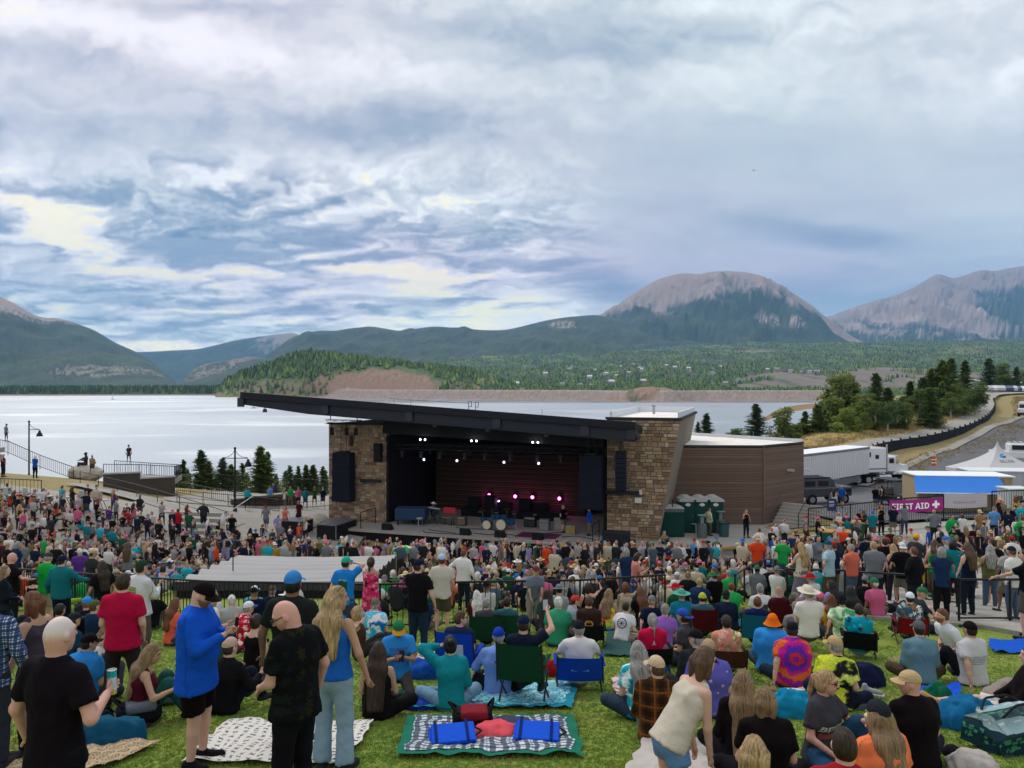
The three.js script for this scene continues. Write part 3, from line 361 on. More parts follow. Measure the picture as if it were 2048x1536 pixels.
{ // loudspeakers
const cover = (label, x, w, h, y0, z) => { const t = LW('speaker_array', label, 'speaker', x, y0, z, 0, 'covered loudspeaker arrays'); const g = new THREE.BoxGeometry(w, h, 0.75, 8, 14, 2), p = g.attributes.position; for (let i = 0; i < p.count; i++) { const Y = p.getY(i) / h; p.setZ(i, p.getZ(i) + n2(p.getX(i) * 3 + x, Y * 6) * 0.05); p.setX(i, p.getX(i) * (1 + 0.05 * sm(0, -0.5, Y) - 0.02) + n2(Y * 9, x) * 0.03); } g.translate(0, h / 2, 0); g.computeVertexNormals(); part('cover', g, mat(0.012, 0.014, 0.024, 0.9), t); for (let i = 1; i < 8; i++) part('strap', box(w * 1.01, 0.025, 0.79, 0, h * i / 8, 0), mat(0.02, 0.022, 0.03, 0.9), t); part('chain', merge([bar([-0.2, h, 0], [-0.2, h + 1.8, 0], 0.02, 5), bar([0.2, h, 0], [0.2, h + 1.8, 0], 0.02, 5), rbox(0.7, 0.1, 0.5, 0.02, 0, h + 0.06, 0)]), railMat, t); };
cover('black covered speaker array hanging before the shorter tower', -12.6, 1.35, 3.3, 2.65, -1.8); cover('black covered speaker array hanging at the stage edge nearest the leaning tower', 4.55, 1.35, 3.25, 3.05, -1.5);
const t = LW('line_array', 'curved navy line array on the leaning stone tower', 'speaker', 6.3, 4.2, -1.9); let y = 0, z = 0, a = 0.28; for (let i = 0; i < 8; i++) { const m = part('cabinet', rbox(0.62, 0.27, 0.42, 0.02), mat(0.018, 0.022, 0.04, 0.6), t); m.position.set(0, y + 0.14, z); m.rotation.x = a; y += 0.28 * Math.cos(a); z += 0.28 * Math.sin(a) * 0.5; a -= 0.045; } part('fly_bar', merge([rbox(0.55, 0.1, 0.5, 0.02, 0, y + 0.1, z), bar([0, y, z], [0, y + 0.9, z], 0.03)]), railMat, t);
const t2 = LW('line_array', 'small black speaker stack on the corner of the shorter tower', 'speaker', -10.1, 5.5, -2.0); for (let i = 0; i < 5; i++) part('cabinet', rbox(0.5, 0.24, 0.4, 0.02, 0, i * 0.25, 0), black, t2); part('bracket', rbox(0.1, 1.2, 0.3, 0.02, 0, 0.5, -0.3), railMat, t2);
const r = LW('rigging', 'black truss and motors hanging between roof edge and shorter tower', 'rigging', -12, 7.95, -0.9); part('truss', trussGeo(2.6, 0.26), railMat, r); for (const x of [-0.9, 0.2, 0.9]) part('motor', merge([cyl(0.14, 0.12, 0.5, x, -0.75, 0.1), bar([x, -0.3, 0.1], [x, 0.1, 0.1], 0.02)]), black, r); part('hanger', merge([bar([-1, 0.2, 0.1], [-1, 1.0, 0.1], 0.03), bar([1, 0.2, 0.1], [1, 0.9, 0.1], 0.03)]), railMat, r);
}
function litLamp(label, x, y, z, r, color, power, group, glow) {
const t = LW('stage_light', label, 'stage light', x, y, z, 0, group); part('housing', merge([cyl(r * 1.25, r * 1.05, r * 2.2, 0, -r, -r * 0.6).rotateX(0.25), rbox(r * 0.5, r * 2.6, r * 0.5, 0.01, 0, r * 1.6, -r * 1.3)]), black, t);
const m = new THREE.MeshStandardMaterial({ roughness: 0.5 }); m.color.setRGB(0.1, 0.1, 0.1); m.emissive.setRGB(...color); m.emissiveIntensity = glow; const s = part('bulb', new THREE.SphereGeometry(r, 10, 8).scale(1, 1, 0.5).translate(0, 0, r * 0.9), m, t); const L = new THREE.PointLight(new THREE.Color(...color), power, 0, 2); L.position.set(0, 0, r * 1.6); L.castShadow = true; t.add(L); return t;
}
for (const x of [-6.8, -3.2, 0.9]) for (const d of [-0.17, 0.17]) litLamp(`round white work light under the stage roof, ${d < 0 ? 'lakeward' : 'roadward'} of the ${x < -6 ? 'first' : x < 0 ? 'middle' : 'last'} pair`, x + d, 6.95, -2.0, 0.065, [1, 0.98, 0.92], 0.25, 'white work lights', 4);
for (const [x, w] of [[-7.3, 'first'], [-4.9, 'second'], [-1.6, 'third'], [0.75, 'last']]) litLamp(`bluish white spotlight in the dark stage, ${w} counted from the lake side`, x, 5.5, -3.3, 0.085, [0.72, 0.75, 1], 0.25, 'bluish spotlights', 2);
['first', 'second', 'third', 'fourth'].forEach((w, i) => litLamp(`pink floor light glowing against the slat wall, ${w} from the lake side`, [-4.6, -2.6, -1.3, 0.7][i], 2.45, -8.85, 0.12, [1, 0.12, 0.6], 0.6, 'pink uplights', 7));
litLamp('small violet lamp glowing behind the drum kit', -3.5, 2.2, -7.8, 0.08, [0.7, 0.35, 1], 0.5, 'violet lamps', 6);
{ // back line on the stage
const M = mat, y = DECK;
const dk = LW('drum_kit', 'blue drum kit with two cream bass drum heads on stage', 'drum kit', -1.95, y, -2.6); const shell = M(0.03, 0.10, 0.22, 0.3, { metalness: 0.3 }), head = M(0.62, 0.54, 0.40, 0.6), chrome = M(0.6, 0.6, 0.62, 0.25, { metalness: 1 });
for (const [x, r] of [[-0.55, 0.28], [0.42, 0.34]]) { const b = part('bass_drum', new THREE.CylinderGeometry(r, r, 0.42, 24).rotateX(Math.PI / 2).translate(x, r + 0.03, 0), shell, dk); part('drum_head', new THREE.CylinderGeometry(r * 0.9, r * 0.9, 0.02, 24).rotateX(Math.PI / 2).translate(x, r + 0.03, 0.22), head, b); part('hoop', new THREE.TorusGeometry(r * 0.97, 0.025, 8, 28).translate(x, r + 0.03, 0.21), M(0.4, 0.33, 0.2, 0.4), b); }
for (const [x, yy, z, r] of [[-0.2, 0.78, -0.1, 0.16], [0.12, 0.8, -0.12, 0.16], [0.5, 0.78, -0.15, 0.18], [0.95, 0.5, -0.35, 0.22], [-0.95, 0.5, -0.35, 0.2]]) part('tom', new THREE.CylinderGeometry(r, r, r * 1.5, 18).rotateX(0.3).translate(x, yy, z), shell, dk);
for (const [x, yy, z] of [[-1.0, 1.15, -0.3], [-0.4, 1.3, -0.5], [0.6, 1.3, -0.5], [1.2, 1.15, -0.3]]) { const s = part('cymbal_stand', merge([bar([x, 0, z], [x, yy, z], 0.014, 5), bar([x, 0.35, z], [x + 0.2, 0, z + 0.1], 0.01, 4), bar([x, 0.35, z], [x - 0.2, 0, z + 0.1], 0.01, 4), bar([x, 0.35, z], [x, 0, z - 0.22], 0.01, 4)]), chrome, dk); part('cymbal', new THREE.ConeGeometry(0.24, 0.05, 20, 1, true).rotateX(0.2).translate(x, yy, z), M(0.55, 0.42, 0.16, 0.3, { metalness: 1 }), s); }
const amp = (label, x, z, w, h, c, g) => { const t = LW('amplifier', label, 'amplifier', x, y, z); part('cabinet', rbox(w, h, 0.4, 0.03, 0, h / 2, 0), M(...c, 0.8), t); part('grille', rbox(w * 0.86, h * 0.62, 0.03, 0.01, 0, h * 0.38, 0.2), M(...g, 0.9), t); part('control_panel', rbox(w * 0.86, h * 0.16, 0.03, 0.01, 0, h * 0.84, 0.2), M(0.3, 0.3, 0.3, 0.4, { metalness: 0.6 }), t); };
amp('grey guitar amplifier nearest the drum kit', 1.1, -3.4, 0.66, 0.72, [0.14, 0.14, 0.145], [0.2, 0.2, 0.21]); amp('pale grey guitar amplifier between the darker amplifiers', 2.0, -3.9, 0.75, 0.75, [0.28, 0.27, 0.25], [0.32, 0.31, 0.28]); amp('small mustard yellow case by the stage crew', 2.95, -2.9, 0.62, 0.5, [0.33, 0.26, 0.08], [0.28, 0.22, 0.07]); amp('dark brown amplifier beside the red seat', -4.6, -3.4, 0.6, 0.6, [0.09, 0.06, 0.045], [0.15, 0.12, 0.09]); amp('black amplifier behind the drum kit', -0.1, -4.2, 0.8, 0.7, [0.02, 0.02, 0.02], [0.04, 0.04, 0.04]);
const rs = LW('padded_chair', 'red backed chair standing on the stage', 'chair', -5.5, y, -3.2); part('seat', rbox(0.7, 0.1, 0.5, 0.04, 0, 0.5, 0), M(0.16, 0.11, 0.08, 0.8), rs); part('backrest', rbox(0.9, 0.42, 0.12, 0.05, 0, 0.92, -0.22), M(0.42, 0.03, 0.04, 0.7), rs); for (const [a, b] of [[-1, -1], [1, -1], [-1, 1], [1, 1]]) part('leg', bar([a * 0.3, 0, b * 0.2], [a * 0.28, 0.5, b * 0.18], 0.025), black, rs);
const pn = LW('covered_piano', 'grand piano under a dark blue cover on stage', 'piano', -8.0, y, -2.8, 0.25); { const g = rbox(2.1, 0.78, 1.5, 0.12, 0, 0.72, 0, 0, 3), p = g.attributes.position; for (let i = 0; i < p.count; i++) p.setZ(i, p.getZ(i) * (p.getX(i) > 0 ? 1 : 0.75) + n2(p.getX(i) * 4, p.getY(i) * 6) * 0.04); g.computeVertexNormals(); part('cover', g, M(0.02, 0.05, 0.11, 0.85), pn); } for (const x of [-0.85, 0.85]) part('leg', cyl(0.06, 0.05, 0.4, x, 0, 0.4), black, pn); part('leg', cyl(0.06, 0.05, 0.4, 0, 0, -0.5), black, pn);
const kb = LW('keyboard', 'pale keyboard on a black stand before the seated player', 'keyboard', -6.6, y, -3.4, -0.35); part('case', rbox(1.2, 0.1, 0.34, 0.02, 0, 0.98, 0), M(0.05, 0.05, 0.05, 0.4), kb); part('keys', rbox(1.1, 0.03, 0.15, 0.005, 0, 1.045, 0.08), M(0.7, 0.7, 0.68, 0.4), kb); part('stand', merge([bar([-0.4, 0, 0.2], [0.4, 0.95, 0], 0.02), bar([0.4, 0, 0.2], [-0.4, 0.95, 0], 0.02)]), black, kb);
const st2 = LW('stool', 'white three legged stool by the covered piano', 'stool', -7.0, y, -1.9); part('seat', cyl(0.2, 0.2, 0.05, 0, 0.55, 0), M(0.5, 0.5, 0.5, 0.5), st2); for (const a of [0, 2.1, 4.2]) part('leg', bar([Math.sin(a) * 0.24, 0, Math.cos(a) * 0.24], [Math.sin(a) * 0.12, 0.56, Math.cos(a) * 0.12], 0.02), steel, st2);
[['first', -8.6], ['second', -3.2], ['third', -0.9], ['last', 1.5]].forEach(([w, x]) => { const t = LW('floor_monitor', `black wedge monitor at the stage edge, ${w} from the lake side`, 'monitor', x, y, -0.5, 0, 'stage wedge monitors'); const g = new THREE.ExtrudeGeometry(new THREE.Shape([[0, 0], [0.5, 0], [0.42, 0.14], [0.12, 0.4], [0, 0.36]].map((p) => new THREE.Vector2(...p))), { depth: 0.62, bevelEnabled: true, bevelSize: 0.015, bevelThickness: 0.015, bevelSegments: 1 }); g.rotateY(Math.PI / 2).translate(-0.31, 0, 0.25); part('cabinet', g, black, t); part('grille', box(0.5, 0.36, 0.02, 0, 0.28, 0.08, 0, -0.95), mat(0.03, 0.03, 0.03, 0.9), t); });
const rg = LW('rug', 'dark red patterned rug on the stage floor', 'rug', 1.2, y + 0.006, -1.6); part('pile', rbox(2.6, 0.02, 1.6, 0.008, 0, 0.01, 0), M(0.13, 0.02, 0.05, 1), rg); part('border', rbox(2.2, 0.02, 1.2, 0.008, 0, 0.015, 0), M(0.06, 0.015, 0.06, 1), rg);
const rs2 = LW('equipment_riser', 'long black riser of covered gear before the slat wall', 'riser', -2.3, y, -7.4); part('platform', rbox(7.4, 0.55, 1.5, 0.03, 0, 0.28, 0), blackCloth, rs2); for (const [x, w, h] of [[-2.9, 0.9, 0.7], [-1.7, 0.8, 0.9], [-0.6, 1.0, 0.5], [0.9, 0.9, 0.75], [2.0, 1.1, 0.55]]) part('covered_case', rbox(w, h, 0.7, 0.08, x, 0.55 + h / 2, 0), blackCloth, rs2); for (const x of [-2.2, -1.0, 0.3, 1.8]) part('round_light', cyl(0.14, 0.14, 0.06, x, 0.35, 0.72).rotateX(0), mat(0.25, 0.25, 0.25, 0.5), rs2);
}
[['small black road case stack below the shorter tower', -14.6, 1.7, 1.0, 0.62, 0.75], ['wide black road case beside the stage steps', -11.9, 1.4, 2.3, 0.95, 0.2]].forEach(([l, x, w, d, h, z]) => { const p = toWorld(x, 0, z), y = height(p[0], -p[2]); const t = thing('road_case', l, 'case', [p[0], y, p[2]], ST, 'black road cases'); const H = 0.85; part('body', rbox(w, H, d + 0.3, 0.03, 0, H / 2, 0), black, t); part('lid', rbox(w + 0.03, 0.06, d + 0.33, 0.02, 0, H + 0.03, 0), mat(0.10, 0.105, 0.115, 0.5), t); for (const s of [-1, 1]) part('corner', rbox(0.05, H, 0.05, 0.01, s * w / 2, H / 2, (d + 0.3) / 2), steel, t); });
{ const t = LW('subwoofer_stack', 'black speaker cabinets on the ground under the leaning tower', 'speaker', 6.4, 0.35, -0.3); part('cabinet', rbox(1.9, 1.15, 1.0, 0.03, 0, 0.57, 0), black, t); part('cabinet', rbox(1.5, 0.5, 0.9, 0.03, -0.1, 1.4, 0), mat(0.02, 0.022, 0.028, 0.7), t); }
{ // brown boarded building
const t = thing('brown_building', 'low brown horizontally boarded building with white flat roof', 'building');
const A = [9.0, 51.3], B = [16.85, 51], C = [20.8, 54.2], E = [13.4, 63], Fp = [6.5, 60], y0 = 0.9, y1 = 6.42;
part('core', slab([A, B, C, E, Fp].map(([x, d]) => [x, -d]), () => y1 - 0.05, y1 - y0), mat(0.05, 0.038, 0.03, 1), t);
const wt = noiseTex(256, (u, v) => { const a = torus2(u * 1, v, 4, 3), b = fbm(u * 3 + 20, v * 60, 3); const g = 1 + a * 0.14 + b * 0.22; return [140 * g, 119 * g, 104 * g]; });
const wood = [0.50, 0.57, 0.64, 0.54].map((k, i) => { const w = wt.clone(); w.repeat.set(0.5, 1); w.offset.set(i * 0.27, i * 0.31); w.needsUpdate = true; const m = new THREE.MeshStandardMaterial({ map: w, roughness: 0.85 }); m.color.setRGB(k, k * 0.93, k * 0.9); return m; });
const n = 31, ph = (y1 - y0 - 0.12) / n;
const face = (P, Q, out) => { const dx = Q[0] - P[0], dz = -(Q[1] - P[1]), L = Math.hypot(dx, dz), g = rbox(L, ph - 0.012, 0.04, 0.01); for (let i = 0; i < n; i++) { const m = part('plank', g, pick(wood), t); m.position.set((P[0] + Q[0]) / 2 + out[0] * (0.02 + rnd() * 0.006), y0 + ph * (i + 0.5), -(P[1] + Q[1]) / 2 + out[1] * (0.02 + rnd() * 0.006)); m.rotation.y = -Math.atan2(dz, dx); } };
face(A, B, [0.0, 1]); face(B, C, [0.63, 0.777]);
part('roof', slab([A, B, C, E, Fp].map(([x, d]) => [x, -d]), () => y1 + 0.02, 0.05), whiteRoof, t);
const ed = (P, Q, h, w) => { const dx = Q[0] - P[0], dz = -(Q[1] - P[1]), L = Math.hypot(dx, dz); return box(L, h, w, (P[0] + Q[0]) / 2, y1 + h / 2 - 0.06, -(P[1] + Q[1]) / 2, -Math.atan2(dz, dx)); };
part('coping', merge([ed(A, B, 0.12, 0.16), ed(B, C, 0.12, 0.16)]), mat(0.05, 0.045, 0.045, 0.6), t); part('parapet', merge([ed(C, E, 0.3, 0.14), ed(E, Fp, 0.45, 0.14)]), mat(0.6, 0.62, 0.62, 0.7), t);
part('corner_board', box(0.08, y1 - y0 - 0.1, 0.08, B[0] + 0.05, (y0 + y1) / 2, -B[1] + 0.06, 0.35), wood[2], t);
const q = [mix(B[0], C[0], 0.6) + 0.12, mix(B[1], C[1], 0.6) - 0.16]; part('wall_lamp', rbox(0.5, 0.16, 0.3, 0.03, q[0], 4.6, -q[1], -0.68), mat(0.42, 0.38, 0.33, 0.6), t);
for (const y of [5.3, 4.5]) part('camera_bracket', merge([rbox(0.35, 0.1, 0.12, 0.02, C[0] + 0.15, y, -C[1] + 0.1), cyl(0.1, 0.08, 0.18, C[0] + 0.35, y - 0.12, -C[1] + 0.1)]), mat(0.55, 0.56, 0.56, 0.5), t);
for (const k of [0.35, 0.75]) part('lightning_rod', bar([mix(C[0], E[0], k), y1, -mix(C[1], E[1], k)], [mix(C[0], E[0], k), y1 + 0.6, -mix(C[1], E[1], k)], 0.015, 5), steel, t);
}
struct('apron', slab([[5.6, -44.8], [7.6, -43.6], [10.8, -43.2], [13.6, -44.2], [17.2, -46.6], [21.5, -50], [21.5, -54.5], [8, -56], [6, -48]], () => 1.16, 0.9), concMat);
solo('yellow_kerb', (() => { const pts = [[5.6, 44.75], [7.6, 43.55], [10.8, 43.15], [13.6, 44.15], [17.2, 46.55], [21, 49.6]], l = []; for (let i = 1; i < pts.length; i++) { const [a, b] = [pts[i - 1], pts[i]], dx = b[0] - a[0], dz = -(b[1] - a[1]); l.push(box(Math.hypot(dx, dz), 0.14, 0.16, (a[0] + b[0]) / 2, 1.17, -(a[1] + b[1]) / 2, -Math.atan2(dz, dx))); } return merge(l); })(), mat(0.42, 0.30, 0.10, 0.8), 'faded yellow kerb edge along the paved apron', 'kerb');
const pave = (name, x0, x1, d0, d1, nx, nd, lift = 0.05, m = concMat) => struct(name, sheet(nx, nd, (u, v) => { const X = mix(x0, x1, u), D = mix(d0, d1, v); return [X, height(X, D) + lift, -D, X, D]; }), m);
pave('pit_pavement', -15, 16, 37, 46.5, 24, 10); pave('plaza', -26, -9.6, 46.5, 69, 18, 18, 0.09); pave('terrace_pavement', -40, -15, 33, 52, 18, 16, 0.07); pave('service_yard', 21.5, 62, 47, 92, 28, 28, 0.09, asphMat); pave('upper_walk', 15, 36, 36, 46, 12, 8, 0.06);
// ---------------------------------------------------------------- railings, lamps, walls and tents round the lawn
const gp = (px, py, H = 0) => { const D = standing(px, py, H), X = xAt(px, D); return [X, height(X, D), -D]; };
function railing(label, pts, H, opt = {}) {          // pts: ground points [x, y, z]
const t = thing(opt.name ?? 'railing', label, opt.cat ?? 'railing', pts[0], 0, opt.group), o = pts[0], L = pts.map((p) => [p[0] - o[0], p[1] - o[1], p[2] - o[2]]), r = opt.r ?? 0.024, m = opt.mat ?? railMat, pk = [];
const rails = opt.rails ?? [1, 0.12];
for (const k of rails) part('rail', merge(L.slice(1).map((b, i) => bar([L[i][0], L[i][1] + H * k, L[i][2]], [b[0], b[1] + H * k, b[2]], r * (k === 1 ? 1.15 : 0.8), 6))), m, t);
for (let i = 0; i < L.length; i++) {
part('post', bar([L[i][0], L[i][1] - 0.1, L[i][2]], [L[i][0], L[i][1] + H, L[i][2]], r * 1.1, 6), m, t);
if (i && opt.picket) { const a = L[i - 1], b = L[i], d = Math.hypot(b[0] - a[0], b[2] - a[2]), n = Math.round(d / opt.picket); for (let k = 1; k < n; k++) { const q = k / n, x = mix(a[0], b[0], q), y = mix(a[1], b[1], q), z = mix(a[2], b[2], q); pk.push(box(0.018, H * 0.9, 0.018, x, y + H * 0.53, z)); } }
}
if (pk.length) { const p = part('balusters', merge(pk), m, t); p.userData.kind = 'stuff'; }
return t;
}
const along = (pts, step) => { const o = []; for (let i = 1; i < pts.length; i++) { const a = pts[i - 1], b = pts[i], n = Math.max(1, Math.round(Math.hypot(b[0] - a[0], b[2] - a[2]) / step)); for (let k = i > 1 ? 1 : 0; k <= n; k++) { const q = k / n, X = mix(a[0], b[0], q), D = -mix(a[2], b[2], q); o.push([X, height(X, D), -D]); } } return o; };
const railPx = (label, px, H, step, opt) => railing(label, along(px.map(([x, y]) => gp(x, y, H)), step), H, opt);
railPx('long black picket railing across the lawn behind the standing spectators', [[-40, 1133], [40, 1138], [150, 1146], [235, 1152], [420, 1163], [760, 1169], [960, 1164], [1160, 1161], [1330, 1150]], 1.07, 2.2, { picket: 0.13 });
railPx('black handrail beside the woman in the cream top', [[1574, 1138], [1690, 1141]], 0.95, 2); railPx('black handrail with bent end beside the bearded man in charcoal tee', [[1719, 1144], [1840, 1151]], 0.95, 2.5); railPx('black handrail behind the hugging couple on the landing', [[1852, 1137], [1942, 1142]], 0.95, 2.5); railPx('black handrail nearest the grass edge of the landing', [[1918, 1159], [2020, 1159], [2110, 1160]], 0.95, 2); railPx('short black handrail beyond the hugging couple', [[1910, 1130], [2031, 1133]], 0.95, 2.5);
railPx('black stair railing climbing from the apron past the crowd', [[1455, 1122], [1490, 1104], [1530, 1082], [1560, 1064]], 1.0, 1.4, { rails: [1, 0.6, 0.15] }); railPx('black sloping railing over the crowd below the first aid banner', [[1880, 1088], [1960, 1066], [2060, 1036]], 1.0, 1.6, { picket: 0.16 }); railPx('black horizontal bar railing before the green bins', [[1560, 1060], [1640, 1052], [1720, 1046], [1800, 1040]], 1.0, 1.8, { rails: [1, 0.7, 0.4, 0.12] }); railPx('black handrail running down through the seated crowd beside the landing', [[1470, 1150], [1520, 1122], [1585, 1110]], 0.95, 1.6, { rails: [1, 0.5] });
railPx('pale steel barrier before the portable toilets', [[1318, 1046], [1392, 1049]], 1.0, 4, { name: 'barrier', cat: 'barrier', mat: mat(0.42, 0.45, 0.45, 0.5, { metalness: 0.4 }), rails: [1, 0.08], r: 0.035 });
struct('landing', slab([[1640, 1163], [1700, 1205], [1735, 1240], [1975, 1262], [2120, 1290], [2330, 1300], [2330, 1140], [1900, 1128], [1760, 1140]].map(([x, y]) => { const p = gp(x, y, 0); return [p[0], p[2]]; }), (x, z) => height(x, -z) + 0.09, 0.4), concMat);
const W3 = (X, D, up = 0) => [X, height(X, D) + up, -D];
railing('black picket railing stepping down the bleacher stairs at the frame edge', [[-46, 5.2, -64], [-42.5, 4.7, -64], [-39.8, 3.5, -64], [-37, 2.5, -64]], 1.1, { picket: 0.16 });
railing('black picket railing round the viewing platform above the dark wall', [W3(-33, 63, 0.8), W3(-30, 63, 1.0), W3(-27.5, 63, 1.2), W3(-26.7, 60, 1.2), W3(-28.8, 58.6, 1.0), W3(-31, 57.6, 0.7)], 1.1, { picket: 0.18 });
railing('brown handrail along the ramp above the terrace steps', along([W3(-33, 58), W3(-25, 53.5), W3(-19, 50.5)], 2.2), 0.95, { rails: [1, 0.5], mat: mat(0.06, 0.05, 0.04, 0.5) }); railing('black handrail on the far edge of the grass slope by the lamp', along([W3(-28, 62), W3(-22, 60), W3(-17.5, 57)], 2.4), 0.95, { picket: 0.2 }); railing('brown handrail on the ramp to the stage plaza', along([W3(-24.5, 55.5), W3(-20, 58.5), W3(-15.6, 62)], 1.8), 0.95, { rails: [1, 0.45], mat: mat(0.07, 0.055, 0.04, 0.5) }); railing('black stair railing below the terraces at the edge of the pit', along([W3(-18.8, 47.5), W3(-17.4, 45.5), W3(-16, 43.5)], 1.1), 0.95, { rails: [1, 0.5] });
railing('tall black picket fence between plaza and lakeside trees', along([W3(-27, 70), W3(-20, 71.5), W3(-11, 70)], 2.3), 1.5, { picket: 0.17, name: 'fence', cat: 'fence' });
railing('black railing down the bleachers over the raised seats', along([W3(-44, 46), W3(-36, 48), W3(-31, 50)], 2.2), 1.0, { picket: 0.2 });
{ const wallM = new THREE.MeshStandardMaterial({ map: rep(concTex, 0.4), bumpMap: rep(concTex, 0.4), bumpScale: 0.06, roughness: 1 }); wallM.color.setRGB(0.17, 0.145, 0.13);
const wall = (label, pts, h, d) => { const t = thing('retaining_wall', label, 'wall', [0, 0, 0], 0, 'dark retaining walls'); for (let i = 1; i < pts.length; i++) { const a = pts[i - 1], b = pts[i], dx = b[0] - a[0], dz = b[2] - a[2]; part('wall_section', box(Math.hypot(dx, dz) + 0.02, h, d, (a[0] + b[0]) / 2, Math.min(a[1], b[1]) + h / 2 - 0.4, (a[2] + b[2]) / 2, -Math.atan2(dz, dx)), wallM, t); part('cap', box(Math.hypot(dx, dz) + 0.1, 0.1, d + 0.16, (a[0] + b[0]) / 2, Math.min(a[1], b[1]) + h - 0.35, (a[2] + b[2]) / 2, -Math.atan2(dz, dx)), mat(0.34, 0.33, 0.31, 0.9), t); } };
wall('dark rough retaining wall under the railed viewing platform', [W3(-30.9, 57.4), W3(-28.6, 58.4), W3(-26.5, 59.6)], 1.9, 0.4); wall('short dark retaining wall beside the double lamp', [W3(-21.5, 58.2), W3(-17.4, 62)], 1.5, 0.4);
struct('viewing_platform', slab([[-31, -57.6], [-28.6, -58.6], [-26.7, -59.8], [-27.4, -63], [-33, -63]], (x, z) => height(-30, 60) + 0.75, 0.4), concMat);
for (let i = 0; i < 5; i++) { const p = W3(-19.6 - i * 0.5, 47 + i * 0.95); struct('terrace_step', box(5.2, 0.22, 0.9, p[0], height(-20, 47) + 0.1 + i * 0.22, p[2], -0.15), concMat); }
for (let i = 0; i < 5; i++) struct('terrace_step', box(9, 0.35, 1.0, -39.5 - i * 0.7, height(-38, 49) + 0.1 + i * 0.38, -50 - i * 1.4, 0.15), concMat);
struct('ramp', sheet(14, 2, (u, v) => { const X = mix(-33, -18.6, u) + v * 0.6, D = mix(56, 49, u) + v * 2.2; return [X, height(X, D) + 0.13, -D, X, D]; }), concMat); struct('ramp', sheet(10, 2, (u, v) => { const X = mix(-25.5, -14.5, u), D = mix(54.4, 61.5, u) + v * 1.9; return [X, height(X, D) + 0.14, -D, X, D]; }), concMat);
}
{ // grey bleacher seats at the frame edge
const g = rbox(0.5, 0.5, 0.08, 0.06), leg = mat(0.03, 0.03, 0.03, 0.5); ['first', 'second', 'third', 'fourth', 'fifth', 'sixth'].forEach((w, i) => { const p = [-30.6 + i * 0.95, 0, -46.2 - i * 0.35], t = thing('folding_chair', `pale grey folding chair on the bleachers, ${w} from the frame edge`, 'chair', [p[0], height(p[0], -p[2]) + 0.3, p[2]], 2.6, 'pale grey folding chairs'); part('backrest', g.clone().translate(0, 0.72, -0.2), mat(0.42, 0.41, 0.40, 0.6), t); part('seat', rbox(0.5, 0.06, 0.45, 0.02, 0, 0.45, 0.05), mat(0.4, 0.4, 0.39, 0.6), t); for (const s of [-1, 1]) part('leg', bar([s * 0.22, -0.3, 0.2], [s * 0.22, 0.45, -0.1], 0.02), leg, t); });
}
function lampPost(label, x, y, z, H, arms) {
const t = thing('lamp_post', label, 'street lamp', [x, y, z]), m = mat(0.012, 0.014, 0.016, 0.5); part('pole', merge([cyl(0.075, 0.06, H, 0, 0, 0, 10), cyl(0.17, 0.1, 0.5, 0, 0, 0, 10), new THREE.SphereGeometry(0.1, 8, 6).translate(0, H, 0)]), m, t);
for (const s of arms) { const a = part('arm', merge([bar([0, H - 0.72, 0], [s * 0.95, H - 0.72, 0], 0.03), tube([[0, H - 0.1, 0], [s * 0.2, H - 0.42, 0], [s * 0.5, H - 0.62, 0], [s * 0.9, H - 0.68, 0]], 0.02, 5)]), m, t); part('lamp_shade', new THREE.LatheGeometry([[0.02, 0.32], [0.09, 0.3], [0.1, 0.16], [0.2, 0.02], [0.27, -0.18], [0.3, -0.22], [0.26, -0.2], [0.15, 0]].map((p) => new THREE.Vector2(...p)), 16).translate(s * 0.95, H - 1.1, 0), m, a); }
}
{ const p = at(58, 948, 68); lampPost('black street lamp with one hanging bell shade by the stair railing', p[0], yAt(948, 68) - 0.5, p[2], 5.2, [1]); const q = at(470, 1016, 55); lampPost('black double armed street lamp on the grass bank', q[0], height(q[0], 55), q[2], 4.65, [-1, 1]); }
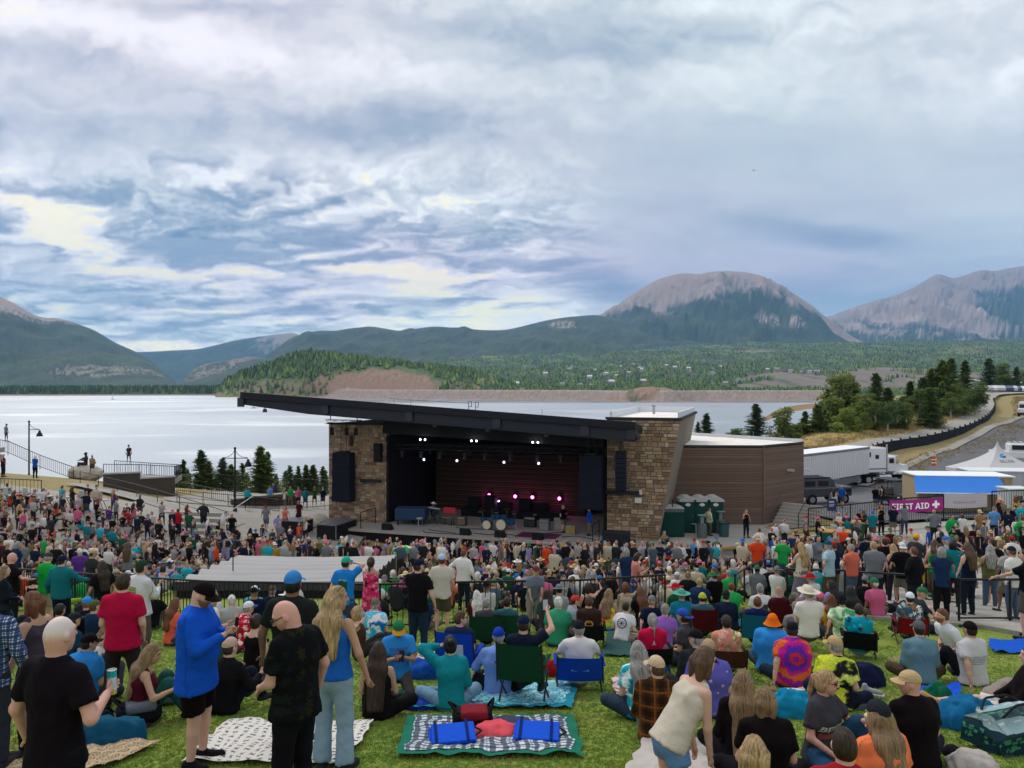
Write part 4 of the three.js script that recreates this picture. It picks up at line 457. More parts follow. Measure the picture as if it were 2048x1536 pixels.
{ // mixing booth under a pale rippled canopy
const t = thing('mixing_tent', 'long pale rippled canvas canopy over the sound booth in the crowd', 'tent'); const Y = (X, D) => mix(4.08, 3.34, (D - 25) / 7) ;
const cv = sheet(36, 60, (u, v) => { const X = mix(-11.1 - 0.4 * v, -4.75 - 0.15 * v, u), D = mix(25, 32, v); const edge = 4 * v * (1 - v); return [X, Y(X, D) + 0.10 * Math.sin(v * 40 + Math.sin(u * 4) * 0.8 + n2(u * 3, v * 3) * 1.6) * (0.5 + 0.5 * edge) - 0.06 * Math.sin(u * Math.PI) + 0.02 * n2(u * 8, v * 8), -D]; }); const cm = new THREE.MeshStandardMaterial({ roughness: 0.8, side: THREE.DoubleSide }); cm.color.setRGB(0.33, 0.32, 0.315); part('canopy', cv, cm, t);
part('valance', sheet(40, 3, (u, v) => { const X = mix(-11.1, -4.75, u); return [X, Y(X, 25) + 0.02 - v * 0.3, -25 + 0.03 + 0.03 * Math.sin(u * 60) * v]; }), mat(0.05, 0.05, 0.055, 0.9, { side: 2 }), t);
part('side_skirt', sheet(10, 6, (u, v) => { const D = mix(25, 32, u), X = mix(-4.75, -4.9, u); return [X + 0.03 * Math.sin(u * 30), mix(Y(X, D), height(X, D), v), -D]; }), mat(0.03, 0.027, 0.026, 0.95, { side: 2 }), t); part('side_skirt', sheet(10, 6, (u, v) => { const D = mix(25, 32, u), X = mix(-11.1, -11.5, u); return [X, mix(Y(X, D), height(X, D), v), -D]; }), blackCloth, t); part('dark_interior_sheet', sheet(20, 3, (u, v) => { const X = mix(-11.1, -4.75, u); return [X, mix(Y(X, 25) - 0.25, height(X, 25) - 0.1, v), -25.05 + 0.03 * Math.sin(u * 50)]; }), mat(0.02, 0.02, 0.02, 0.95, { side: 2 }), t);  // front sheet coloured dark to stand for the shaded booth interior
for (const [X, D] of [[-11.1, 25], [-4.75, 25], [-11.4, 32], [-4.9, 32], [-8, 25]]) part('pole', bar([X, height(X, D) - 0.2, -D - 0.06], [X, Y(X, D) - 0.02, -D - 0.06], 0.035), steel, t);
const s = thing('light_stand', 'thin tripod stand with two small black lamps before the canopy', 'stand', gp(466, 1185, 0)); part('pole', bar([0, 0, 0], [0, 1.75, 0], 0.02), railMat, s); for (const a of [0, 2.1, 4.2]) part('leg', bar([0, 0.5, 0], [Math.sin(a) * 0.4, 0, Math.cos(a) * 0.4], 0.014, 5), railMat, s); for (const x of [-0.18, 0.18]) part('lamp_head', rbox(0.16, 0.22, 0.14, 0.03, x, 1.75, 0), black, s); part('crossbar', bar([-0.25, 1.72, 0], [0.25, 1.72, 0], 0.015, 5), railMat, s); part('boom', tube([[0, 1.7, 0], [-0.25, 2.1, 0], [-0.35, 2.75, -0.2], [0.55, 3.4, -0.6]], 0.018, 5), mat(0.5, 0.5, 0.5, 0.5), s);
}
{ const green = mat(0.006, 0.045, 0.036, 0.6), wr = mat(0.42, 0.43, 0.42, 0.6), grey = mat(0.10, 0.12, 0.125, 0.6);
const P = [['nearest the leaning tower', 1372], ['in the middle of the row', 1400], ['last in the row', 1427]];
P.forEach(([w, px]) => { const D = 48.6, t = thing('portable_toilet', `green portable toilet with white arched roof, ${w}`, 'toilet', [xAt(px, D), 1.16, -D], 0, 'portable toilets'); part('cabin', rbox(0.98, 2.0, 1.05, 0.05, 0, 1.0, 0), green, t); part('door', rbox(0.74, 1.75, 0.04, 0.02, 0, 0.98, 0.53), mat(0.008, 0.055, 0.044, 0.55), t); const g = new THREE.ExtrudeGeometry(new THREE.Shape([[-0.54, 0], [0.54, 0], [0.5, 0.12], [0.16, 0.3], [-0.16, 0.3], [-0.5, 0.12]].map((p) => new THREE.Vector2(...p))), { depth: 1.1, bevelEnabled: true, bevelSize: 0.02, bevelThickness: 0.02, bevelSegments: 1 }); g.translate(0, 1.98, -0.55); part('roof', g, wr, t); part('oval_badge', new THREE.CylinderGeometry(0.17, 0.17, 0.03, 18).scale(1, 1, 0.6).rotateX(Math.PI / 2).translate(0, 1.8, 0.56), mat(0.6, 0.62, 0.6, 0.5), t); part('latch', rbox(0.06, 0.14, 0.04, 0.01, 0.3, 1.05, 0.56), grey, t); });
const t = thing('restroom_trailer', 'dark green wide toilet cabin with white slatted roof', 'toilet', [xAt(1337, 47.6), 1.16, -47.6]); part('cabin', rbox(1.65, 1.55, 1.7, 0.05, 0, 0.78, 0), green, t); for (let i = 0; i < 7; i++) part('roof_panel', rbox(0.22, 0.04, 1.8, 0.01, -0.72 + i * 0.24, 1.75 + (i % 2) * 0.01, -0.1).rotateX(0), wr, t); part('roof_ridge', rbox(0.06, 0.5, 0.06, 0.01, 0.2, 1.95, 0.2), black, t); part('roof_base', box(1.6, 0.2, 1.65, 0, 1.63, 0), grey, t);
for (const [px, w] of [[1404, 'grey hand wash stand with flat top before the toilets'], [1441, 'slim grey hand wash stand beside the last toilet']]) { const D = px < 1420 ? 46.6 : 48, t = thing('wash_stand', w, 'wash stand', [xAt(px, D), 1.16, -D]); part('body', merge([cyl(0.3, 0.27, 0.85, 0, 0, 0, 14)]), grey, t); part('column', rbox(0.22, 0.5, 0.2, 0.03, 0, 1.1, 0), mat(0.16, 0.2, 0.2, 0.6), t); part('top', rbox(0.5, 0.06, 0.4, 0.02, 0, 1.38, 0), mat(0.14, 0.22, 0.22, 0.6), t); }
const b = thing('rubbish_bin', 'round teal grey rubbish bin with dark liner by the wash stands', 'bin', [xAt(1448, 47), 1.16, -47]); part('drum', cyl(0.28, 0.33, 0.85, 0, 0, 0, 16), mat(0.03, 0.09, 0.095, 0.6), b); part('liner', new THREE.TorusGeometry(0.32, 0.035, 6, 18).rotateX(Math.PI / 2).translate(0, 0.84, 0), black, b);
[['green wheeled dumpster with two orange lids below the fence', 1672, 41.5, 1.7], ['second green dumpster with orange lid half hidden behind the first', 1700, 43, 1.4]].forEach(([w, px, D, L]) => { const X = xAt(px, D), t = thing('dumpster', w, 'dumpster', [X, height(X, D) + 0.1, -D], -0.12, 'green dumpsters'); part('body', (() => { const g = new THREE.BoxGeometry(L, 0.95, 0.9, 1, 1, 1), p = g.attributes.position; for (let i = 0; i < p.count; i++) if (p.getY(i) < 0) { p.setX(i, p.getX(i) * 0.88); p.setZ(i, p.getZ(i) * 0.8); } g.translate(0, 0.55, 0); g.computeVertexNormals(); return g; })(), mat(0.015, 0.11, 0.045, 0.6), t); for (const s of [-1, 1]) part('lid', rbox(L * 0.49, 0.07, 1.0, 0.03, s * L * 0.25, 1.07, 0), mat(0.42, 0.21, 0.06, 0.6), t); for (const s of [-1, 1]) part('wheel', new THREE.CylinderGeometry(0.09, 0.09, 0.05, 10).rotateZ(Math.PI / 2).translate(s * L * 0.35, 0.09, 0.3), black, t); });
const st = thing('side_stairs', 'concrete stairs with brown handrail against the brown building', 'stairs', [17.6, 1.16, -50.2], -0.7); for (let i = 0; i < 7; i++) part('step', box(2.6, 0.19, 0.34, 0.9 + 0, 0.095 + i * 0.19, -i * 0.33), concMat, st); part('handrail', tube([[-0.45, 0.9, 0.2], [-0.45, 1.0, 0], [-0.45, 2.1, -1.9], [-0.45, 2.15, -2.4]], 0.03, 6), mat(0.07, 0.055, 0.045, 0.5), st); part('centre_rail', merge([bar([1.4, 0, 0.2], [1.4, 1, 0.2], 0.03), bar([1.4, 1, 0.2], [1.4, 2.1, -1.9], 0.03), bar([1.4, 1.2, -1.9], [1.4, 2.1, -1.9], 0.03)]), railMat, st);
}
railing('black picket fence with gate along the service yard', along([[18.2, 0, -46.6], [20.6, 0, -46.2], [24, 0, -46.4], [29, 0, -46.8]], 2.4), 1.55, { picket: 0.15, name: 'fence', cat: 'fence', r: 0.035 }); railing('black picket fence beyond the banners at the frame edge', along([[29.6, 0, -46.8], [33, 0, -47.4], [40, 0, -48]], 2.4), 1.7, { picket: 0.17, name: 'fence', cat: 'fence', r: 0.035 });
{ const banner = (label, a, b, h, H, tex) => { const t = thing('banner', label, 'banner', [0, 0, 0]); part('sheet', sheet(20, 4, (u, v) => [mix(a[0], b[0], u), mix(a[1], b[1], u) + v * H - 0.05 * Math.sin(u * Math.PI) + 0.02 * n2(u * 7, v * 2), mix(a[2], b[2], u) + 0.12 + 0.03 * n2(u * 5, v)]), new THREE.MeshStandardMaterial({ map: tex, roughness: 0.7, side: THREE.DoubleSide }), t); part('tie', merge([bar(a, [a[0], a[1] + H, a[2]], 0.012, 4), bar(b, [b[0], b[1] + H, b[2]], 0.012, 4)]), railMat, t); };
const D = 44.6, A = at(1777, 1024, D), B = at(1884, 1019, D);
banner('purple first aid banner with white lettering tied to the fence', A, B, 0, 0.72, canvasTex(768, 176, (g, w, h) => { g.fillStyle = '#a01c82'; g.fillRect(0, 0, w, h); g.fillStyle = '#fff'; g.font = 'bold 118px sans-serif'; g.textBaseline = 'middle'; g.fillText('FIRST AID', 28, h / 2 + 6, 560); g.fillRect(648, 36, 34, 104); g.fillRect(613, 71, 104, 34); }));
banner('sagging white banner with thin script hung beside the purple one', at(1886, 1015, D), at(1972, 1013, D), 0, 0.85, canvasTex(512, 192, (g, w, h) => { g.fillStyle = '#b9b6b8'; g.fillRect(0, 0, w, h); g.strokeStyle = '#9d9a9e'; g.lineWidth = 3; for (let i = 0; i < 5; i++) { g.beginPath(); g.moveTo(0, i * 40); g.bezierCurveTo(150, i * 40 + 30, 350, i * 40 - 10, w, i * 40 + 50); g.stroke(); } g.fillStyle = '#7c2a5c'; g.font = '38px sans-serif'; g.fillText('Healthcare with', 110, 128, 360); }));
const s = thing('notice_board', 'small navy notice sign hung on the picket fence', 'sign', at(1662, 1022, 46.3)); part('board', rbox(0.55, 0.75, 0.03, 0.01, 0, 0.4, 0.12), new THREE.MeshStandardMaterial({ map: canvasTex(128, 192, (g, w, h) => { g.fillStyle = '#1b2a50'; g.fillRect(0, 0, w, h); g.fillStyle = '#c9cfda'; for (const y of [40, 84, 100, 116]) g.fillRect(24, y, 80 - (y % 3) * 10, y === 40 ? 18 : 6); }), roughness: 0.6 }), s);
}
function wheelG(r, w) { return new THREE.CylinderGeometry(r, r, w, 18).rotateZ(Math.PI / 2); }
{ const tyre = mat(0.012, 0.012, 0.013, 0.9), rim = mat(0.5, 0.5, 0.52, 0.35, { metalness: 0.9 }), white = mat(0.72, 0.73, 0.74, 0.35, { clearcoat: 0.6 }), glass = mat(0.02, 0.025, 0.03, 0.15);
const heading = Math.atan2(8.3, -7), base = [36.8, height(36.8, 80.4) + 0.08, -80.4];
const addWheel = (t, x, y, z, r, w) => { const k = part('wheel', wheelG(r, w).translate(x, y, z), tyre, t); part('rim', wheelG(r * 0.55, w + 0.02).translate(x, y, z), rim, k); };
const tr = thing('truck_trailer', 'long white ribbed lorry trailer parked behind the brown building', 'trailer', base, heading); const tb = mat(0.60, 0.60, 0.61, 0.5);
part('box', rbox(2.6, 2.75, 15, 0.04, 0, 2.6, -8), tb, tr); part('roof', box(2.62, 0.04, 15.02, 0, 4.0, -8), mat(0.82, 0.82, 0.83, 0.6), tr); { const rg = rbox(0.05, 2.5, 0.09, 0.01); for (const s of [-1, 1]) for (let i = 0; i < 40; i++) part('rib', rg, tb, tr).position.set(s * 1.31, 2.58, -0.8 - i * 0.36); } part('top_rail', merge([box(0.05, 0.2, 15, 1.33, 3.88, -8), box(0.05, 0.2, 15, -1.33, 3.88, -8), box(2.64, 0.2, 0.05, 0, 3.88, -0.48)]), mat(0.16, 0.17, 0.18, 0.5), tr); part('side_skirt', merge([box(0.05, 0.6, 9, 1.25, 0.85, -7), box(0.05, 0.6, 9, -1.25, 0.85, -7)]), mat(0.12, 0.13, 0.14, 0.6), tr); for (const z of [-13, -14.3]) for (const x of [-1.1, 1.1]) addWheel(tr, x, 0.5, z, 0.5, 0.4);
const tk = thing('truck_cab', 'white long nosed lorry cab with tall sleeper and chrome stacks', 'truck', base, 1.77); part('sleeper', rbox(2.45, 2.6, 2.6, 0.12, 0, 2.55, 1.1), white, tk); part('cab', rbox(2.2, 1.6, 1.4, 0.1, 0, 2.1, 2.9), white, tk); part('bonnet', (() => { const g = new THREE.BoxGeometry(1.9, 1.1, 1.9, 2, 2, 3), p = g.attributes.position; for (let i = 0; i < p.count; i++) if (p.getZ(i) > 0) { p.setX(i, p.getX(i) * 0.82); if (p.getY(i) > 0) p.setY(i, p.getY(i) - 0.16); } g.translate(0, 1.55, 4.3); g.computeVertexNormals(); return g; })(), white, tk); part('windscreen', box(1.95, 0.62, 0.04, 0, 2.5, 3.62, 0, -0.15), glass, tk); part('grille', rbox(1.1, 1.0, 0.08, 0.03, 0, 1.45, 5.27), rim, tk); part('visor', box(2.1, 0.08, 0.4, 0, 2.95, 3.7), white, tk); for (const s of [-1, 1]) { part('fender', rbox(0.45, 0.3, 1.5, 0.12, s * 1.0, 1.15, 4.5), white, tk); part('exhaust_stack', cyl(0.09, 0.09, 2.9, s * 1.22, 1.3, 2.35), rim, tk); part('side_window', box(0.03, 0.5, 0.55, s * 1.12, 2.45, 3.0), glass, tk); part('sleeper_window', rbox(0.03, 0.42, 0.42, 0.01, s * 1.235, 2.9, 1.2), glass, tk); part('sleeper_vent', rbox(0.03, 0.5, 0.22, 0.01, s * 1.235, 3.15, 0.35), glass, tk); part('fuel_tank', wheelG(0.32, 0.1).rotateY(Math.PI / 2).scale(1, 1, 14).translate(s * 0.95, 0.75, 2.2), rim, tk); part('mirror', rbox(0.1, 0.5, 0.2, 0.03, s * 1.4, 2.4, 3.5), rim, tk); part('stripe', rbox(0.02, 0.1, 2.4, 0.005, s * 1.24, 1.65, 1.1), mat(0.06, 0.06, 0.07, 0.5), tk); addWheel(tk, s * 1.0, 0.52, 4.4, 0.52, 0.34); for (const z of [0.2, -1.0]) addWheel(tk, s * 1.0, 0.52, z, 0.52, 0.5); } part('roof_light', merge([-0.8, -0.4, 0, 0.4, 0.8].map((x) => rbox(0.14, 0.08, 0.1, 0.02, x, 3.88, 2.2))), mat(0.4, 0.25, 0.1, 0.4), tk); part('chassis', box(1.0, 0.3, 7, 0, 0.75, 1.6), black, tk);
{ const D = 60.5, X = xAt(1640, D), t = thing('off_roader', 'dark grey boxy off road car parked beside the brown building', 'car', [X, height(X, D) + 0.1, -D], Math.PI / 2 + 0.25), bd = mat(0.05, 0.056, 0.065, 0.35, { clearcoat: 0.5 }); part('body', rbox(1.85, 0.75, 4.6, 0.12, 0, 0.98, 0), bd, t); part('cabin', (() => { const g = new THREE.BoxGeometry(1.75, 0.72, 3.0, 1, 1, 1), p = g.attributes.position; for (let i = 0; i < p.count; i++) if (p.getY(i) > 0) { p.setX(i, p.getX(i) * 0.9); if (p.getZ(i) > 0) p.setZ(i, p.getZ(i) - 0.35); } g.translate(0, 1.66, -0.65); g.computeVertexNormals(); return g; })(), bd, t); for (const s of [-1, 1]) { for (const z of [-1.5, -0.3]) part('side_window', box(0.03, 0.42, 0.9, s * 0.85, 1.66, z), glass, t); part('fender', rbox(0.4, 0.22, 1.1, 0.08, s * 0.85, 1.1, 1.55), black, t); for (const z of [1.5, -1.4]) addWheel(t, s * 0.85, 0.42, z, 0.42, 0.3); part('headlight', cyl(0.11, 0.11, 0.05).rotateX(Math.PI / 2).translate(s * 0.6, 1.05, 2.3), mat(0.7, 0.7, 0.7, 0.2), t); } part('windscreen', box(1.5, 0.5, 0.03, 0, 1.66, 0.72, 0, -0.35), glass, t); part('roof_rack', merge([box(1.5, 0.05, 2.4, 0, 2.06, -0.8), bar([-0.7, 2.12, 0.4], [-0.7, 2.12, -2], 0.02), bar([0.7, 2.12, 0.4], [0.7, 2.12, -2], 0.02)]), black, t); part('spare_wheel', wheelG(0.4, 0.25).rotateY(Math.PI / 2).translate(0, 1.15, -2.42), tyre, t); }
{ const D = 58, X = xAt(1782, D), t = thing('golf_cart', 'black golf cart with flat roof parked by the tan container', 'cart', [X, height(X, D) + 0.1, -D], 0.25); part('body', rbox(1.3, 0.5, 2.5, 0.12, 0, 0.55, 0), black, t); part('seat', rbox(1.15, 0.5, 0.2, 0.06, 0, 0.95, -0.3), mat(0.16, 0.15, 0.14, 0.8), t); part('roof', rbox(1.35, 0.07, 2.2, 0.03, 0, 1.95, -0.1), mat(0.02, 0.02, 0.02, 0.5), t); for (const [x, z] of [[-0.6, 0.85], [0.6, 0.85], [-0.6, -1.1], [0.6, -1.1]]) part('roof_post', bar([x, 0.7, z], [x * 0.95, 1.95, z * 0.85], 0.025), black, t); for (const s of [-1, 1]) for (const z of [0.85, -0.85]) addWheel(t, s * 0.6, 0.26, z, 0.26, 0.2); for (const s of [-1, 1]) part('headlight', rbox(0.2, 0.12, 0.05, 0.02, s * 0.42, 0.72, 1.24), mat(0.75, 0.75, 0.72, 0.2), t); part('windscreen', box(1.15, 0.9, 0.02, 0, 1.4, 0.95, 0, -0.15), mat(0.08, 0.1, 0.1, 0.1), t); }
{ // container kiosk
const D = 52, X = xAt(1908, D), y = height(X, D) + 0.1, t = thing('container_kiosk', 'tan corrugated shipping container with white roof and blue awning', 'container', [X, y, -D], -0.1); const tan = mat(0.40, 0.31, 0.19, 0.7); part('box', rbox(6.1, 2.4, 2.5, 0.04, 0.3, 1.2, -0.4), tan, t); const rg = rbox(0.16, 2.1, 0.06, 0.02); for (let i = 0; i < 16; i++) part('rib', rg, tan, t).position.set(-2.6 + i * 0.39, 1.2, 0.87); for (let i = 0; i < 6; i++) { const m = part('rib', rg, tan, t); m.position.set(3.38, 1.2, -1.5 + i * 0.4); m.rotation.y = Math.PI / 2; } part('roof', box(6.3, 0.08, 2.8, 0.3, 2.46, -0.4), mat(0.8, 0.81, 0.8, 0.6), t); part('awning', sheet(16, 6, (u, v) => [mix(-3.0 - 0.5 * v, 2.35 + 0.1 * v, u), 2.5 - v * 1.0 - 0.06 * Math.sin(v * Math.PI), 0.95 + v * 1.5]), (() => { const m = new THREE.MeshStandardMaterial({ roughness: 0.7, side: THREE.DoubleSide }); m.color.setRGB(0.02, 0.19, 0.66); return m; })(), t); part('awning_bar', bar([-3.5, 1.5, 2.45], [2.45, 1.5, 2.45], 0.04), mat(0.7, 0.72, 0.74, 0.4), t); for (const x of [-3, 2.2]) part('awning_arm', bar([x, 1.3, 0.95], [x, 1.5, 2.4], 0.025), steel, t); part('hatch', box(3.2, 0.9, 0.03, 0, 1.35, 0.91), mat(0.12, 0.10, 0.08, 0.8), t); part('menu', rbox(0.9, 0.35, 0.03, 0.01, -1.4, 0.9, 0.93), mat(0.6, 0.6, 0.58, 0.6), t);
const t2 = thing('storage_container', 'low grey white storage container behind the tan one', 'container', [X + 8.2, y - 0.35, -D - 7], -0.15); part('box', rbox(7, 2.3, 2.4, 0.04, 0.3, 1.15, 0), mat(0.42, 0.45, 0.46, 0.6), t2); part('roof', box(7.1, 0.08, 2.6, 0.3, 2.34, 0), mat(0.66, 0.68, 0.69, 0.6), t2); for (let i = 0; i < 8; i++) part('rib', rbox(0.1, 2.0, 0.05, 0.01, -2.9 + i * 0.9, 1.15, 1.22), mat(0.36, 0.39, 0.4, 0.6), t2);
const bx = thing('equipment_cabinet', 'pale green white equipment cabinet behind the picket fence', 'cabinet', [xAt(2030, 48.5), height(xAt(2030, 48.5), 48.5), -48.5]); part('body', rbox(1.5, 1.7, 1.3, 0.04, 0, 0.85, 0), mat(0.5, 0.54, 0.52, 0.6), bx); part('lid', rbox(1.6, 0.1, 1.4, 0.02, 0, 1.75, 0), mat(0.62, 0.66, 0.65, 0.6), bx); part('vent', rbox(0.5, 0.3, 0.03, 0.01, 0, 1.2, 0.66), grey2(), bx);
for (const [px, c, w] of [[1866, [0.55, 0.08, 0.03], 'red and white'], [1870.5, [0.6, 0.2, 0.05], 'orange']]) { const Dd = 67, q = thing('traffic_barrel', `${w} striped traffic barrel standing on the road edge`, 'barrel', [xAt(px, Dd), yAt(932, Dd), -Dd]); q.scale.setScalar(0.7); part('drum', cyl(0.16, 0.13, 1.25, 0, 0, 0, 12), mat(...c, 0.6), q); for (const yy of [0.35, 0.75]) part('stripe', cyl(0.162 - yy * 0.02, 0.158 - yy * 0.02, 0.14, 0, yy, 0, 12), mat(0.75, 0.72, 0.66, 0.5), q); part('cap', cyl(0.07, 0.05, 0.15, 0, 1.25, 0, 10), mat(0.7, 0.66, 0.6, 0.5), q); }
}
{ // peaked tent
const D = 66, X = xAt(1995, D), y = yAt(934, D), t = thing('peaked_tent', 'white high peak tent with blue emblem and dark lettering', 'tent', [X, y - 2.7, -D]), R = 2.9; const tex = canvasTex(512, 512, (g, w, h) => { g.fillStyle = '#b9b8b8'; g.fillRect(0, 0, w, h); g.fillStyle = '#2b2f36'; g.font = 'bold 58px sans-serif'; g.textAlign = 'center'; g.fillText('DILLON', w / 2, 346, 220); g.fillStyle = '#1f8fc0'; g.beginPath(); g.moveTo(206, 272); g.bezierCurveTo(190, 220, 250, 190, 290, 212); g.bezierCurveTo(262, 216, 246, 236, 252, 272); g.fill(); g.fillStyle = '#1b3f78'; g.beginPath(); g.moveTo(240, 272); g.bezierCurveTo(246, 232, 290, 226, 306, 246); g.bezierCurveTo(284, 248, 276, 262, 284, 272); g.fill(); });
const side = (k) => sheet(16, 16, (u, v) => { const r = R * Math.pow(1 - v, 1.9) + 0.04, a = k * Math.PI / 2, x = (u - 0.5) * 2 * r, z = r; return [x * Math.cos(a) + z * Math.sin(a), 2.4 + 2.5 * v, -x * Math.sin(a) + z * Math.cos(a), 0.5 + (u - 0.5) * 2 * (r / R), v]; });
for (let k = 0; k < 4; k++) part('roof_side', side(k), new THREE.MeshStandardMaterial({ map: k === 0 ? tex : null, roughness: 0.6, side: THREE.DoubleSide, color: k === 0 ? 0xffffff : 0xb9b8b8 }), t); for (const [a, b] of [[-1, -1], [1, -1], [-1, 1], [1, 1]]) part('leg', bar([a * R, 0, b * R], [a * R, 2.4, b * R], 0.05), steel, t); part('finial', bar([0, 4.8, 0], [0, 5.3, 0], 0.03), steel, t); part('valance', merge([box(5.8, 0.3, 0.03, 0, 2.28, R), box(0.03, 0.3, 5.8, R, 2.28, 0), box(0.03, 0.3, 5.8, -R, 2.28, 0)]), mat(0.6, 0.6, 0.6, 0.7), t);
}
{ const D = 124, X = xAt(2058, D), t = thing('shuttle_van', 'white high roof van on the road at the frame edge', 'van', [X, yAt(833, D), -D], -0.8); part('body', rbox(2.1, 1.9, 5.5, 0.22, 0, 1.5, -0.6), white, t); part('bonnet', rbox(1.95, 0.8, 1.2, 0.2, 0, 1.0, 2.4), white, t); part('windscreen', box(1.75, 0.8, 0.04, 0, 1.85, 2.17, 0, -0.25), glass, t); for (const s of [-1, 1]) { part('side_window', box(0.03, 0.6, 3.8, s * 1.055, 1.9, -0.6), glass, t); for (const z of [1.9, -2]) addWheel(t, s * 0.95, 0.36, z, 0.36, 0.24); part('headlight', rbox(0.3, 0.2, 0.06, 0.03, s * 0.75, 1.05, 3.0), mat(0.6, 0.6, 0.6, 0.2), t); } part('bumper', rbox(2.0, 0.3, 0.2, 0.06, 0, 0.5, 2.98), black, t); }
{ const D = 74, X = xAt(2040, D), t = thing('pickup', 'white pickup with roof rack half hidden behind the peaked tent', 'car', [X, yAt(925, D), -D], 1.2); part('body', rbox(1.9, 0.7, 5, 0.12, 0, 0.8, 0), white, t); part('cabin', rbox(1.75, 0.75, 2.4, 0.2, 0, 1.5, 0.1), white, t); for (const s of [-1, 1]) { part('side_window', box(0.03, 0.45, 1.9, s * 0.88, 1.52, 0.1), glass, t); for (const z of [1.6, -1.5]) addWheel(t, s * 0.88, 0.38, z, 0.38, 0.26); } for (let i = 0; i < 5; i++) part('rack_bar', bar([-0.8, 2.0, -0.9 + i * 0.5], [0.8, 2.0, -0.9 + i * 0.5], 0.03), white, t); }
reseed(31); const bodyG = (() => { const s = new THREE.Shape([[-2.2, 0.3], [2.2, 0.3], [2.25, 0.75], [1.9, 0.95], [1.1, 1.0], [0.5, 1.5], [-1.3, 1.52], [-2.0, 1.05], [-2.25, 0.9]].map((p) => new THREE.Vector2(...p))); const g = new THREE.ExtrudeGeometry(s, { depth: 1.6, bevelEnabled: true, bevelSize: 0.08, bevelThickness: 0.1, bevelSegments: 2 }); g.translate(0, 0, -0.8); return g; })(), glG = merge([box(1.5, 0.34, 1.7, -0.35, 1.27, 0)]), whG = merge([-1.4, 1.4].flatMap((x) => [-0.8, 0.8].map((z) => new THREE.CylinderGeometry(0.33, 0.33, 0.24, 10).rotateX(Math.PI / 2).translate(x, 0.33, z)))); const cols = [['white', 0.7, 0.7, 0.71], ['silver', 0.42, 0.44, 0.46], ['dark grey', 0.06, 0.065, 0.07], ['black', 0.02, 0.02, 0.022], ['blue', 0.06, 0.10, 0.18], ['white', 0.72, 0.72, 0.72], ['pale grey', 0.55, 0.56, 0.57], ['silver', 0.42, 0.44, 0.46]];
for (let row = 0; row < 3; row++) for (let i = 0; i < 13; i++) { const D = 208 + row * 9, px = 1957 + i * (8.1 + row * 0.2) + row * 4, X = xAt(px, D), c = pick(cols), t = thing('parked_car', `${c[0]} car parked in the distant lot above the road`, 'car', [X, height(X, D) + 0.12, -D], 1.35 + rr(-0.05, 0.05), `${c[0]} cars in the distant lot`); part('body', bodyG, mat(c[1], c[2], c[3], 0.35, { clearcoat: 0.6 }), t); part('windows', glG, glass, t); part('wheels', whG, tyre, t); }
}
function grey2() { return mat(0.10, 0.12, 0.125, 0.6); }
pave('parking_lot', 118, 190, 196, 240, 16, 8, 0.1, asphMat);
const roadC = [[40, 74], [48.6, 84], [57, 92.5], [65.6, 101], [80, 117], [96, 134], [112, 146], [145, 160]], roadW = [9, 9, 9, 9, 9, 9.5, 10, 10], curve2 = new THREE.CatmullRomCurve3(roadC.map(([x, d]) => new V3(x, 0, d)));
const ribbon = (c, off0, off1, lift, n = 60, thick) => sheet(n, 3, (u, v) => { const p = c.getPoint(u), q = c.getTangent(u), nx = q.z, nz = -q.x, o = mix(off0, off1, v), X = p.x - nx * o, D = p.z - nz * o; return [X, height(X, D) + lift, -D, X, D]; });
struct('road', ribbon(curve2, -14, 5.0, 0.13), asphMat); solo('kerb', ribbon(curve2, 5.0, 6.1, 0.24), concMat, 'pale concrete kerb strip along the climbing road', 'kerb'); solo('road_line', ribbon(curve2, -2.6, -2.35, 0.15), mat(0.6, 0.6, 0.58, 0.8), 'white painted line along the climbing road', 'road marking');
const walkC = new THREE.CatmullRomCurve3([[40, 88], [47, 96.5], [58, 105], [70, 117], [84, 134], [98, 154], [112, 176], [125, 190], [160, 196]].map(([x, d]) => new V3(x, 0, d)));
const wallTop = (X, D) => 2.9 + (D - 95) * 0.056;
struct('footpath', sheet(60, 2, (u, v) => { const p = walkC.getPoint(u), q = walkC.getTangent(u), o = mix(0, 3.4, v), X = p.x - q.z * o, D = p.z + q.x * o; return [X, Math.max(wallTop(X, D), height(X, D) + 0.1), -D, X, D]; }), concMat);
{ const t = thing('boundary_wall', 'long dark screened wall climbing beside the road', 'wall'), wm = mat(0.014, 0.017, 0.026, 0.8), N = 34; for (let i = 0; i < N; i++) { const a = walkC.getPoint(i / N * 0.74), b = walkC.getPoint((i + 1) / N * 0.74), dx = b.x - a.x, dz = -(b.z - a.z), L = Math.hypot(dx, dz), y1 = wallTop(a.x, a.z) + 0.15; part('panel', box(L - 0.06, 2.7, 0.12, (a.x + b.x) / 2, y1 - 1.35, -(a.z + b.z) / 2, -Math.atan2(dz, dx)), wm, t); part('post', box(0.16, 3.0, 0.16, a.x, y1 - 1.3, -a.z), mat(0.03, 0.033, 0.04, 0.6), t); } }
struct('grass_bank', sheet(70, 8, (u, v) => { const p = walkC.getPoint(u * 0.86), q = walkC.getTangent(u * 0.86), o = 3.3 + v * 9, X = p.x - q.z * o, D = p.z + q.x * o, y = Math.max(wallTop(X, D), height(X, D) + 0.1); return [X, mix(y, height(X, D), sm(0.3, 1, v)) + 0.3 * Math.sin(v * Math.PI) + 0.12 * n2(X, D), -D, X, D]; }), (() => { const m = dryMat.clone(); m.color.setRGB(1.25, 1.1, 0.8); return m; })());
